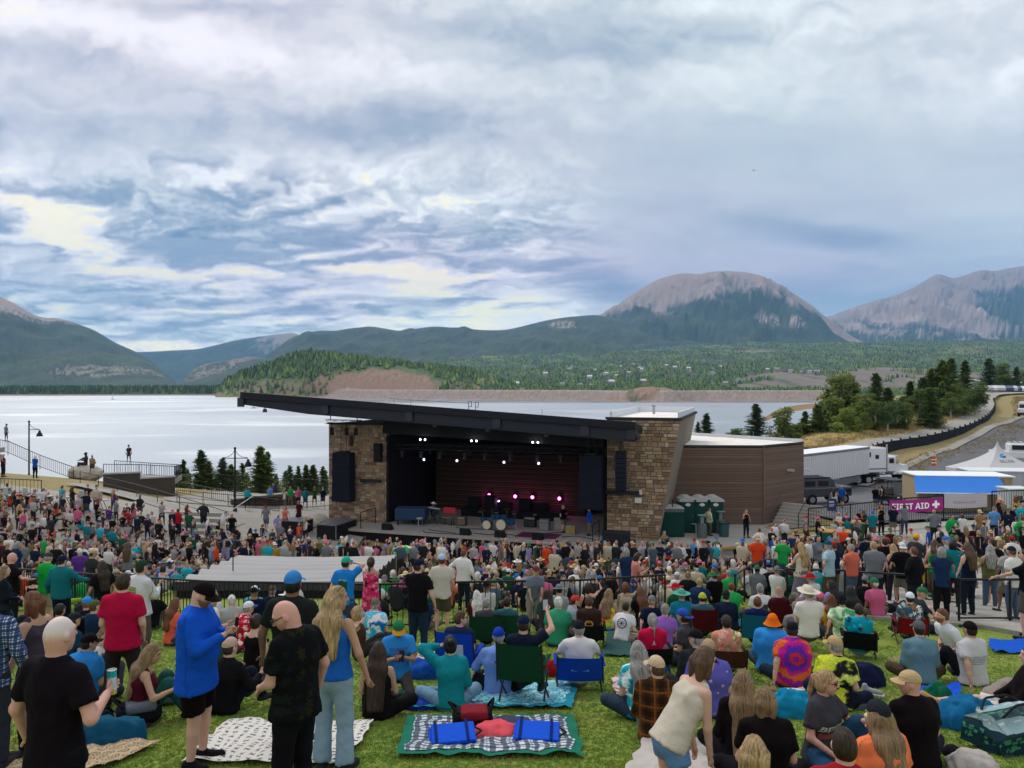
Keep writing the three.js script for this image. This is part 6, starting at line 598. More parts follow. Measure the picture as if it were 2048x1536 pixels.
function buildPerson(o) {     // o: pose, lean, arms [left, right], head [yaw, pitch], fat, cell, sleeve, legwear, hair, hat, female...
const P = POSES[o.pose], cell = o.cell, fat = o.fat ?? 1, fem = o.fem ? 0.9 : 1, lean = (P.lean ?? 0) + (o.lean ?? 0), tw = o.twist ?? 0;
const hip = [0, P.y, 0], up = (v) => add3(hip, rotX(v, lean)), S = (v) => add3(hip, rotX(rotY(v, tw), lean)), fz = rotX(rotY([0, 0, 1], tw), lean);
const waist = up([0, 0.16, -0.005]), chest = S([0, 0.37, 0.0]), nb = S([0, 0.52, -0.01]), slump = lean > 0.05 && P.y < 0.3 ? 0.03 : 0; chest[2] -= slump;
const [hy, hp] = o.head ?? [0, 0]; const hr = (v) => rotY(rotX(v, hp), hy + tw), neckTop = add3(nb, [0, 0.075, 0.012 + Math.max(0, lean) * 0.03]), hc = add3(neckTop, hr([0, 0.105, 0.02])), HX = hr([1, 0, 0]), HY = hr([0, 1, 0]), HZ = hr([0, 0, 1]), H = (x, y, z) => add3(add3(add3(hc, HX, x), HY, y), HZ, z), hf = { X: HX, Y: HY, Z: HZ };
const sw = 0.175 * fem * (0.85 + fat * 0.15), arms = [], legs = [];
for (const s of [1, -1]) {
const sh = S([s * sw, 0.475, -0.005]), nm = (o.arms ?? ['lap', 'lap'])[s === 1 ? 0 : 1], T = Array.isArray(nm) ? nm : ARMS[nm]; let tg = Array.isArray(nm) ? nm : add3(hip, [s * T[0], T[1], T[2]]); if (!Array.isArray(nm) && ['down', 'hips', 'phone', 'cup', 'fold', 'face', 'up', 'hug'].includes(nm)) tg = S([s * T[0] * (nm === 'down' ? 0.7 + 0.3 * fat : 1), T[1], T[2]]);
if (nm === 'back') tg[1] = 0.07; const pole = nm === 'hips' || nm === 'face' ? [s * 1, -0.2, -0.4] : nm === 'back' ? [s * 0.3, 0.1, -1] : [s * 0.55, -0.6, -0.6]; const [el, wr] = ik(sh, tg, 0.285, 0.255, pole); arms.push({ s, sh, el, wr, nm });
const L = s === 1 ? P.legs[0] : P.legs[1] ?? P.legs[0].map(([x, y, z]) => [-x, y, z]); const hj = add3(hip, [s * 0.088, -0.02, 0.0]); let kn = L[0], an = L[1]; const t1 = len(sub(kn, hj)); if (t1 > 0.46) kn = add3(hj, sub(kn, hj), 0.46 / t1); const t2 = len(sub(an, kn)); if (t2 > 0.46) an = add3(kn, sub(an, kn), 0.46 / t2); if (an[1] < 0.085) an = [an[0], 0.085, an[2]]; const fd = P.toe ? norm([s * 0.05, 0, P.toe]) : norm(add3(norm(sub(an, kn)), [s * 0.3, 0.5, 0])); legs.push({ s, hj, kn, an, toe: add3(add3(an, [0, P.toe ? -0.05 : -0.01, 0]), fd, 0.17) , heel: add3(add3(an, [0, -0.045, 0]), fd, -0.05) });
}
const out = {}, fl = [fz, 0.7 + 0.12 * (fat - 1)], tf = fat * fem, hemD = o.hem ?? (P.y > 0.5 ? 0.1 : 0.07);
const torso = (e) => [cone(up([0, 0.0, -0.005]), waist, 0.155 * fat + e, 0.142 * tf * (o.belly ?? 1) + e, { flat: fl }), cone(waist, chest, 0.142 * tf * (o.belly ?? 1) + e, 0.168 * tf + e, { flat: fl }), cone(chest, S([0, 0.45, -0.01]), 0.168 * tf + e, 0.12 + e, { flat: fl }), cone(S([sw * 0.86, 0.47, -0.008]), S([-sw * 0.86, 0.47, -0.008]), 0.056 * (0.7 + fat * 0.3) + e * 0.6, 0.056 * (0.7 + fat * 0.3) + e * 0.6), ...(o.fem ? [ball(S([0.075, 0.33, 0.085]), [0.07 + e, 0.07 + e, 0.06 + e]), ball(S([-0.075, 0.33, 0.085]), [0.07 + e, 0.07 + e, 0.06 + e])] : []), ...(o.belly > 1.05 ? [ball(up([0, 0.14, 0.06 * fat]), [0.13 * fat + e, 0.14 + e, 0.1 * fat + e])] : [])];
const af = 0.75 + fat * 0.25, body = [...torso(-0.006), cone(add3(nb, [0, -0.03, 0]), add3(neckTop, HY, 0.03), 0.058 * (0.8 + 0.2 * fat), 0.052 * (0.8 + 0.2 * fat)), ball(hc, [0.076, 0.112, 0.096], hf)];
for (const a of arms) { const hd = norm(sub(a.wr, a.el)); body.push(cone(a.sh, a.el, 0.052 * af * fem, 0.041 * af * fem, { k: 0.02 }), cone(a.el, a.wr, 0.043 * af * fem, 0.029 * fem, { k: 0.02 }), cone(a.wr, add3(a.wr, hd, 0.075), 0.028, 0.036, { k: 0.015, flat: [norm(cross(hd, [0, 1, 0.3])), 0.55] })); }
for (const l of legs) { body.push(cone(l.hj, l.kn, 0.088 * (0.6 + 0.4 * fat), 0.058 * (0.7 + 0.3 * fat), { k: 0.03 }), cone(l.kn, lerp3(l.kn, l.an, 0.35), 0.056, 0.056, { k: 0.02 }), cone(lerp3(l.kn, l.an, 0.35), l.an, 0.056, 0.038, { k: 0.02 }), cone(l.heel, l.toe, 0.037, 0.034, { k: 0.02 })); }
let gb = volume(body, cell, 0.045); const skinC = (g, fn) => { const p = g.attributes.position, c = new Float32Array(p.count * 3); for (let i = 0; i < p.count; i++) { const q = fn ? fn(p.getX(i), p.getY(i), p.getZ(i)) : [1, 1, 1]; c.set(q, i * 3); } g.setAttribute('color', new THREE.BufferAttribute(c, 3)); return g; };
const hc2 = Math.max(cell * 0.5, 0.0075), hd = [cone(add3(nb, [0, 0, 0.0]), add3(neckTop, HY, 0.05), 0.056 * (0.8 + 0.2 * fat), 0.052), ball(hc, [0.076, 0.113, 0.097], hf), ball(H(0, -0.055, 0.035), [0.054 * (0.85 + 0.15 * fat), 0.06, 0.06], { ...hf, k: 0.03 }), ball(H(0, -0.102, 0.062), [0.022, 0.018, 0.02], { ...hf, k: 0.03 }), cone(H(0, 0.015, 0.09), H(0, -0.024, 0.115), 0.009, 0.015, { k: 0.014 }), ball(H(0, 0.032, 0.078), [0.05, 0.014, 0.02], { ...hf, k: 0.02 }), ball(H(0, -0.058, 0.088), [0.022, 0.010, 0.014], { ...hf, k: 0.012 }), ball(H(0.079, -0.008, -0.004), [0.011, 0.032, 0.02], { ...hf, k: 0.008 }), ball(H(-0.079, -0.008, -0.004), [0.011, 0.032, 0.02], { ...hf, k: 0.008 })];
const face = (x, y, z) => { const d = [x - hc[0], y - hc[1], z - hc[2]], u = dot(d, HX), v = dot(d, HY), w = dot(d, HZ); let c = [1, 1, 1]; if (w > 0.05) { const ax = Math.abs(u); if (Math.abs(v + 0.058) < 0.010 && ax < 0.024) c = [0.85, 0.55, 0.55]; const ex = (ax - 0.031) / 0.014, ey = (v - 0.008) / 0.008; if (ex * ex + ey * ey < 1) c = Math.abs(ex) < 0.5 ? [0.12, 0.10, 0.09] : [1.25, 1.3, 1.35]; if (Math.abs(v - 0.032 + ax * 0.1) < 0.006 && ax > 0.014 && ax < 0.052) c = [0.4, 0.33, 0.28]; } if (o.beard && v < -0.03 && w > 0.005 && !(Math.abs(v + 0.058) < 0.009 && Math.abs(u) < 0.022)) c = o.beard; if (o.buzz) { const q = sm(-0.04, 0.045, v - Math.max(0, w) * 0.35 + 0.02 * n2(u * 90, w * 90)) * sm(0.085, 0.055, w); c = [mix(c[0], o.buzz[0], q), mix(c[1], o.buzz[1], q), mix(c[2], o.buzz[2], q)]; } return c; };
const gh = skinC(volume(hd, hc2, 0.02), face); skinC(gb);
const fg = []; if (!o.mitten) for (const a of arms) { const d = norm(sub(a.wr, a.el)), side = norm(cross(d, [0, 0.3, 1])), nrm = norm(cross(side, d)), flip = a.s, curl = a.nm === 'down' ? 0.35 : ['phone', 'cup', 'up'].includes(a.nm) ? 1.0 : 0.6; const base = add3(a.wr, d, 0.082); const nn = a.s > 0 ? nrm.map((v) => -v) : nrm; [[-0.027, 0.062, 0.0088], [-0.009, 0.074, 0.0092], [0.009, 0.068, 0.009], [0.026, 0.052, 0.008]].forEach(([off, L, r]) => { let p = add3(base, side, off), q = d, pts = [add3(p, d, -0.02), p]; for (let i = 0; i < 3; i++) { const an = curl * (i + 1) * 0.42; q = norm(add3(d.map((v) => v * Math.cos(an)), nn, Math.sin(an))); p = add3(p, q, L / 3); pts.push(p); } fg.push(tube(pts, r, 6, 6)); }); const tb = add3(a.wr, d, 0.035), td = norm(add3(add3(d, side, -0.9 * 1), nn, 0.6)); fg.push(tube([add3(tb, side, -0.016), add3(add3(tb, side, -0.03), td, 0.02), add3(add3(add3(tb, side, -0.03), td, 0.045), d, 0.012)], 0.0098, 6, 5)); }
const strip = (g) => { const n = g.index ? g : g; n.deleteAttribute('uv'); return n; };
const gs = [gb, gh, ...fg.map((g) => skinC(strip(g)))]; out.body = mergeGeometries(gs);
const fold = (amp, f = 1) => (x, y, z) => amp * (n2((x + z * 0.7) * 7 * f + 3 + y * 4, y * 12 * f + x * 5) * 0.6 + (0.5 - Math.abs(n2((x - z) * 9 * f + y * 3, y * 5 * f + 2)) * 2) * 0.5) - amp * 0.45;
const uvT = (g, w = 0.62) => { const p = g.attributes.position, uv = new Float32Array(p.count * 2); for (let i = 0; i < p.count; i++) { const d = [p.getX(i) - hip[0], p.getY(i) - hip[1], p.getZ(i) - hip[2]], q = rotX(d, -lean); uv[i * 2] = 0.5 + q[0] / w * (p.getZ(i) > chest[2] + 0.02 ? 1 : -1) ; uv[i * 2 + 1] = 0.5 + (q[1] - 0.26) / w; } g.setAttribute('uv', new THREE.BufferAttribute(uv, 2)); return g; };
const loose = o.loose ?? 0.014, sl = o.sleeve ?? 'short';
if (o.top !== false) {
let sp; if (sl === 'tank') { sp = [cone(waist, up([0, -hemD, 0]), 0.152 * tf + loose, 0.184 * fat + loose, { flat: [fz, fl[1] * 1.1], cap: 1 }), cone(waist, chest, 0.142 * tf + loose, 0.165 * tf + loose, { flat: fl }), cone(chest, S([0, 0.42, 0]), 0.163 * tf + loose * 0.7, 0.12, { flat: fl, cap: 1 }), ...(o.fem ? [ball(S([0.075, 0.33, 0.088]), [0.078, 0.078, 0.068]), ball(S([-0.075, 0.33, 0.088]), [0.078, 0.078, 0.068])] : [])]; for (const s of [-1, 1]) sp.push(cone(S([s * 0.085, 0.4, 0.085]), S([s * 0.1, 0.52, 0.0]), 0.022, 0.018), cone(S([s * 0.085, 0.38, -0.11]), S([s * 0.1, 0.52, 0.0]), 0.022, 0.018)); }
else { sp = torso(loose).slice(1); sp.push(cone(waist, up([0, -hemD, 0]), 0.142 * tf * (o.belly ?? 1) + loose, 0.178 * fat + loose * 1.5, { flat: [fz, fl[1] * 1.1], cap: 1 }), cone(nb, add3(nb, [0, 0.02, 0.005]), 0.066 * (0.8 + 0.2 * fat), 0.062 * (0.8 + 0.2 * fat), { cap: 1 })); for (const a of arms) { if (sl === 'long') { sp.push(cone(a.sh, a.el, 0.056 * af + loose, 0.046 * af + loose * 0.8, { k: 0.025 }), cone(a.el, lerp3(a.el, a.wr, 0.97), 0.046 * af + loose * 0.8, 0.034 + loose * 0.5, { k: 0.025, cap: 1 })); } else sp.push(cone(a.sh, lerp3(a.sh, a.el, 0.68), 0.056 * af + loose, 0.05 * af + loose * 1.6, { k: 0.025, cap: 1 })); } if (o.hood) sp.push(ball(S([0, 0.5, -0.09]), [0.12, 0.07, 0.07], { k: 0.03 }), ball(S([0, 0.45, -0.13]), [0.1, 0.07, 0.05], { k: 0.03 })); if (o.collar) sp.push(cone(S([0.05, 0.52, 0.0]), S([-0.05, 0.52, 0]), 0.062, 0.062, { k: 0.01 })); }
out.shirt = uvT(volume(sp, cell, 0.05, fold(o.wrinkle ?? 0.009)));
}
const lw = o.legs ?? 'long', lp = [cone(up([0, 0.07, -0.005]), up([0, -0.01, -0.01]), 0.148 * fat + 0.006, 0.158 * fat + 0.008, { flat: [[0, 0, 1], 0.76] })];
for (const l of legs) { const e = o.baggy ?? 0.012; if (lw === 'long') lp.push(cone(l.hj, l.kn, 0.09 * (0.6 + 0.4 * fat) + e, 0.062 * (0.7 + 0.3 * fat) + e, { k: 0.03 }), cone(l.kn, lerp3(l.kn, l.an, 0.96), 0.06 + e, 0.047 + e * (o.flare ?? 1), { k: 0.03, cap: 1 })); else if (lw === 'short') lp.push(cone(l.hj, lerp3(l.hj, l.kn, 0.92), 0.092 * (0.6 + 0.4 * fat) + e, 0.072 * (0.7 + 0.3 * fat) + e * 2, { k: 0.03, cap: 1 })); else if (lw === 'mini') lp.push(cone(l.hj, lerp3(l.hj, l.kn, 0.35), 0.092 * fat + 0.01, 0.088 * fat + 0.014, { k: 0.03, cap: 1 })); }
if (lw === 'skirt') lp.push(cone(up([0, 0, 0]), [0, P.y < 0.5 ? 0.05 : 0.22, 0.05], 0.16, 0.28, { flat: [[0, 0, 1], 0.8], cap: 1 })); out.trousers = uvT(volume(lp, cell, 0.05, fold(0.008)));
const shp = []; for (const l of legs) shp.push(cone(add3(l.heel, [0, 0.008, 0]), add3(l.toe, [0, 0.006, 0]), 0.047, 0.043, { k: 0.02 }), cone(l.an, add3(l.an, [0, -0.03, 0]), 0.046, 0.05, { k: 0.02 })); out.shoes = volume(shp, Math.max(cell, 0.014), 0.03);
const Rh = [0.083, 0.121, 0.105], hr2 = o.hair ?? 'short', hp2 = []; const streak = (x, y, z) => { const d = [x - hc[0], y - hc[1], z - hc[2]], u = dot(d, HX), w = dot(d, HZ); return 0.004 * n2(Math.atan2(u, w) * 26, dot(d, HY) * 9) + 0.005 * n2(u * 60, dot(d, HY) * 12 + w * 20); };
if (!['bald', 'buzz', 'none'].includes(hr2)) { const under = !!o.hat && o.hat !== 'visor'; hp2.push(ball(hc, under ? [0.0805, 0.116, 0.101] : Rh, { ...hf, cut: [0, -0.62, 0.78, -0.028], cut2: under ? [0, 1, 0, -0.05] : undefined }));
if (hr2 === 'short') hp2.push(ball(H(0, -0.01, -0.03), [0.081, 0.095, 0.075], { ...hf, cut: [0, 0, 1, -0.01] })); else hp2.push(ball(H(0, -0.02, -0.025), [0.088, 0.11, 0.085], { ...hf, cut: [0, 0, 1, -0.035] }));
if (hr2 === 'bob') for (const s of [-1, 1]) hp2.push(cone(H(s * 0.07, 0.0, -0.01), H(s * 0.075, -0.12, 0.0), 0.035, 0.028), cone(H(s * 0.04, -0.02, -0.07), H(s * 0.045, -0.14, -0.06), 0.05, 0.035));
if (hr2 === 'long' || hr2 === 'verylong') { const L = hr2 === 'long' ? 0.3 : 0.46, bx = S([0, 0.3, -0.13]); for (const s of [-1, 0, 1]) hp2.push(cone(H(s * 0.055, -0.03, -0.045), add3(add3(nb, [s * 0.075, 0, -0.075]), [0, -0.02, 0]), 0.05, 0.056, { k: 0.05 }), cone(add3(nb, [s * 0.07, 0, -0.085]), S([s * 0.07, 0.5 - L, -0.15 * fat]), 0.056, 0.03, { k: 0.06 })); for (const s of [-1, 1]) hp2.push(cone(H(s * 0.075, 0.0, 0.0), add3(nb, [s * 0.09, -0.03, -0.02]), 0.026, 0.03)); }
if (hr2 === 'pony') hp2.push(ball(H(0, 0.03, -0.105), [0.03, 0.03, 0.03], hf), cone(H(0, 0.02, -0.12), H(0, -0.12, -0.145), 0.03, 0.026), cone(H(0, -0.12, -0.145), add3(H(0, -0.12, -0.145), [0, -0.14, 0]), 0.026, 0.012)); if (hr2 === 'bun') hp2.push(ball(H(0, 0.06, -0.11), [0.045, 0.04, 0.04], hf));
out.hair = volume(hp2, Math.max(cell * 0.62, 0.0085), 0.018, streak); const p = out.hair.attributes.position, c = new Float32Array(p.count * 3); for (let i = 0; i < p.count; i++) { const x = p.getX(i), y = p.getY(i), z = p.getZ(i), k = Math.max(0.3, 1 + 0.6 * n2(x * 80 + z * 50, y * 7) + 0.35 * n2(z * 120 - x * 60, y * 11)); c.set([k, k, k], i * 3); } out.hair.setAttribute('color', new THREE.BufferAttribute(c, 3)); const uv = new Float32Array(p.count * 2); for (let i = 0; i < p.count; i++) { const d = [p.getX(i) - hc[0], p.getY(i) - hc[1], p.getZ(i) - hc[2]]; uv[i * 2] = Math.atan2(dot(d, HX), -dot(d, HZ)) * 0.45; uv[i * 2 + 1] = d[1] * 1.6; } out.hair.setAttribute('uv', new THREE.BufferAttribute(uv, 2)); }
const M = new THREE.Matrix4().makeBasis(new V3(...HX), new V3(...HY), new V3(...HZ)).setPosition(...hc), place = (g) => g.applyMatrix4(M);
if (o.hat) { const hs = o.hat, back = hs === 'capback'; let cr, br; const dome = (r, h, y0) => { const pts = []; for (let i = 0; i <= 8; i++) { const a = i / 8 * Math.PI / 2; pts.push(new THREE.Vector2(Math.max(0.001, Math.cos(a) * r), y0 + Math.sin(a) * h)); } return new THREE.LatheGeometry(pts, 20).scale(0.86, 1, 1.08); };
if (hs === 'cap' || back || hs === 'visor') { cr = dome(0.1, 0.098, 0.028); br = sheet(10, 4, (u, v) => { const a = (u - 0.5) * 2.1, r = 0.096 + v * 0.075 * Math.cos((u - 0.5) * 2.0); return [Math.sin(a) * r * 0.86, 0.034 - v * 0.018 - Math.abs(u - 0.5) * 0.02 * v, Math.cos(a) * r * 1.08]; }); if (back) { br.rotateY(Math.PI); br.rotateX(-0.1); } cr.rotateX(back ? 0.12 : -0.06); }
else if (hs === 'beanie') { cr = dome(0.099, 0.105, 0.005); br = new THREE.TorusGeometry(0.096, 0.012, 6, 20).rotateX(Math.PI / 2).scale(0.86, 1.6, 1.08).translate(0, 0.015, 0); }
else { const wide = hs === 'straw' ? 0.2 : 0.15; cr = dome(0.098, 0.1, 0.03); br = new THREE.LatheGeometry([[0.094, 0.045], [0.1, 0.03], [wide * 0.8, hs === 'straw' ? 0.02 : -0.02], [wide, hs === 'straw' ? 0.026 : -0.045]].map((p) => new THREE.Vector2(...p)), 24).scale(0.95, 1, 1.05); }
out.hat = place(cr); out.brim = place(br); }
if (o.glasses) { const l = []; for (const s of [-1, 1]) { l.push(new THREE.SphereGeometry(0.023, 8, 6).scale(1, 0.82, 0.3).translate(s * 0.032, 0.006, 0.103)); l.push(bar([s * 0.052, 0.012, 0.098], [s * 0.08, 0.012, 0.0], 0.0035, 4)); } l.push(bar([-0.02, 0.012, 0.108], [0.02, 0.012, 0.108], 0.003, 4)); const gg = merge(l); if (o.glasses === 'head') gg.rotateX(-0.75).translate(0, 0.07, -0.005); out.glasses = place(gg); }
if (o.specs) { const l = []; for (const s of [-1, 1]) { l.push(new THREE.TorusGeometry(0.021, 0.0035, 5, 14).scale(1.1, 0.85, 1).translate(s * 0.031, 0.006, 0.11)); l.push(bar([s * 0.052, 0.012, 0.105], [s * 0.082, 0.012, 0.0], 0.004, 4)); } out.glasses = place(merge(l)); }
out.top = hc[1] + 0.122; out.hand = arms.map((a) => add3(a.wr, norm(sub(a.wr, a.el)), 0.1)); out.headAt = hc; return out;
}
const skinMats = new Map(), SKIN = { fair: [0.60, 0.36, 0.27], pink: [0.60, 0.32, 0.25], tan: [0.45, 0.26, 0.17], brown: [0.22, 0.12, 0.075], dark: [0.10, 0.055, 0.035] };
const vmat = (r, g, b, rough = 0.6) => { const k = [r, g, b, rough].join(); if (!skinMats.has(k)) { const m = new THREE.MeshPhysicalMaterial({ vertexColors: true, roughness: rough, specularIntensity: 0.35 }); m.color.setRGB(r, g, b); skinMats.set(k, m); } return skinMats.get(k); };
const clothCache = new Map(); const weave = noiseTex(128, (u, v) => { const g = 128 + 50 * Math.sin(u * 402) * 0.5 + 50 * Math.sin(v * 402) * 0.5 + torus2(u, v, 8, 2) * 40; return [g, g, g]; }, false); weave.repeat.set(6, 6); const crease = noiseTex(256, (u, v) => { const w = torus2(u, v + 0.4, 3, 3) * 0.5, r = (x, y, s) => 1 - Math.abs(torus2(((x % 1) + 1) % 1, ((y % 1) + 1) % 1, s, 2)) * 2.4; const g = 150 * Math.max(0, r(u + w * 0.2, v * 1 + u * 1, 4)) * 0.6 + 90 * Math.max(0, r(u, v + w * 0.2, 7)) * 0.6 + 10 * Math.sin(u * 1608) + 10 * Math.sin(v * 1608); return [g, g, g]; }, false); crease.repeat.set(1, 1);
function cloth(c) { if (typeof c !== 'string') return c; if (!clothCache.has(c)) { const m = new THREE.MeshPhysicalMaterial({ roughness: 0.9, specularIntensity: 0.2, bumpMap: crease, bumpScale: 0.012, side: THREE.DoubleSide }); m.color.set(c); m.color.r = Math.max(m.color.r, 0.006); clothCache.set(c, m); } return clothCache.get(c); }
const HAIR = { black: [0.012, 0.010, 0.009], dark: [0.030, 0.019, 0.012], brown: [0.075, 0.042, 0.022], auburn: [0.12, 0.045, 0.02], blonde: [0.33, 0.22, 0.105], sandy: [0.19, 0.12, 0.06], grey: [0.24, 0.23, 0.22], white: [0.55, 0.53, 0.5], red: [0.2, 0.07, 0.03] };
const strand = noiseTex(256, (u, v) => { const w = torus2(u, v, 2, 2) * 0.05, x = (((u + w) % 1) + 1) % 1; const a = torus2(x, v * 0.08, 46, 2), b = torus2(x, v * 0.12 + 0.3, 18, 2); const g = 165 + a * 130 + b * 90; return [g, g, g]; }, false); const hairMats = new Map(); const hairMat = (k) => { if (!hairMats.has(k)) { const c = HAIR[k], m = new THREE.MeshPhysicalMaterial({ vertexColors: true, roughness: 0.5, specularIntensity: 0.5, map: strand, bumpMap: strand, bumpScale: 0.006 }); m.color.setRGB(c[0] * 1.7, c[1] * 1.7, c[2] * 1.7); hairMats.set(k, m); } return hairMats.get(k); };
function dress(t, g, s) {     // hang the built geometries on the group t, with materials by spec s
part('body', g.body, vmat(...SKIN[s.skin ?? 'fair'], 0.55), t); if (g.shirt && s.shirt) part(s.dress ? 'dress' : 'shirt', g.shirt, cloth(s.shirt), t); part(s.legname ?? (s.lw === 'skirt' ? 'skirt' : s.lw === 'short' || s.lw === 'mini' ? 'shorts' : 'trousers'), g.trousers, cloth(s.pants), t); if (s.shoes) part('shoes', g.shoes, cloth(s.shoes), t);
if (g.hair) part('hair', g.hair, hairMat(s.hairc ?? 'brown'), t); if (g.hat) { const h = part('hat', g.hat, cloth(s.hatc), t); part('brim', g.brim, cloth(s.brimc ?? s.hatc), h); } if (g.glasses) part('glasses', g.glasses, mat(0.015, 0.015, 0.017, 0.2), t);
}
function person(px, py, o) {        // head top seen at px, py; stands or sits on the ground there
const D0 = o.D ?? standing(px, py, o.H ?? 1.78); const cell = clamp(D0 * 0.003, 0.0125, 0.05); const g = buildPerson({ ...o, cell, mitten: D0 > 16, wrinkle: 0.009 });
let hatH = o.hat === 'cap' || o.hat === 'capback' || o.hat === 'beanie' ? 0.012 : 0, s; const raw = g.top + hatH + (o.lift ?? 0) * 0;
let D = D0; if (o.D) { const X = xAt(px, D); s = (yAt(py, D) - height(X, D) - (o.lift ?? 0)) / raw; } else s = (o.H ?? 1.78) / raw;
const off = g.headAt, hd = Math.PI - (o.turn ?? 0) * Math.PI / 180, ox = (off[0] * Math.cos(hd) + off[2] * Math.sin(hd)) * s, oz = (-off[0] * Math.sin(hd) + off[2] * Math.cos(hd)) * s; const X = xAt(px, D) - ox, Z = -D - oz, t = thing('person', o.label, 'person', [X, height(X, -Z) + (o.lift ?? 0), Z], hd, o.group ?? 'spectators on the near lawn'); t.scale.setScalar(s); dress(t, g, o); t.userData.hand = undefined; return { t, g, s, X, Z, hd };
}
const handAt = (r, i) => { const h = r.g.hand[i], c = Math.cos(r.hd), s = Math.sin(r.hd); return [r.t.position.x + (h[0] * c + h[2] * s) * r.s, r.t.position.y + h[1] * r.s, r.t.position.z + (-h[0] * s + h[2] * c) * r.s]; };
// ---------------------------------------------------------------- printed and dyed fabrics
const fab = (tex, rough = 0.9) => { tex.wrapS = tex.wrapT = THREE.RepeatWrapping; return new THREE.MeshPhysicalMaterial({ map: tex, roughness: rough, specularIntensity: 0.2, bumpMap: crease, bumpScale: 0.011, side: THREE.DoubleSide }); };
const hexs = (h) => { const c = parseInt(h.slice(1), 16); return [c >> 16, c >> 8 & 255, c & 255]; };
const tieDye = (cols, arms, cx = 0.5, cy = 0.62, n = 256) => { const C = cols.map(hexs); return fab(noiseTex(n, (u, v) => { const x = u - cx, y = v - cy, r = Math.hypot(x, y), a = Math.atan2(y, x), q = (arms ? a / 6.283 * arms + r * 5 : r * 9) + fbm(u * 6, v * 6, 4) * 1.1; const f = ((q % C.length) + C.length) % C.length, i = Math.floor(f), t = sm(0.25, 0.75, f - i), A = C[i], B = C[(i + 1) % C.length], k = 1 + fbm(u * 30, v * 30, 2) * 0.25; return [mix(A[0], B[0], t) * k, mix(A[1], B[1], t) * k, mix(A[2], B[2], t) * k]; })); };
const floral = (bg, cols, n = 46, size = 26) => fab(canvasTex(256, 256, (g) => { g.fillStyle = bg; g.fillRect(0, 0, 256, 256); for (let i = 0; i < n; i++) { const x = rnd() * 256, y = rnd() * 256, c = pick(cols), r = rr(size * 0.4, size); for (const [ox, oy] of [[0, 0], [256, 0], [-256, 0], [0, 256], [0, -256]]) { g.save(); g.translate(x + ox, y + oy); g.rotate(i * 1.7); g.fillStyle = c; for (let k = 0; k < 5; k++) { g.rotate(1.257); g.beginPath(); g.ellipse(r * 0.4, 0, r * 0.4, r * 0.17, 0, 0, 7); g.fill(); } g.restore(); } } }));
const plaid = (bg, bands, n = 256) => fab(canvasTex(n, n, (g) => { g.fillStyle = bg; g.fillRect(0, 0, n, n); for (const [c, w, step, o] of bands) { g.fillStyle = c; for (let i = o; i < n; i += step) { g.fillRect(i, 0, w, n); g.fillRect(0, i, n, w); } } }));
const print = (bg, draw, n = 256) => fab(canvasTex(n, n, (g) => { g.fillStyle = bg; g.fillRect(0, 0, n, n); draw(g, n); }));
reseed(71);
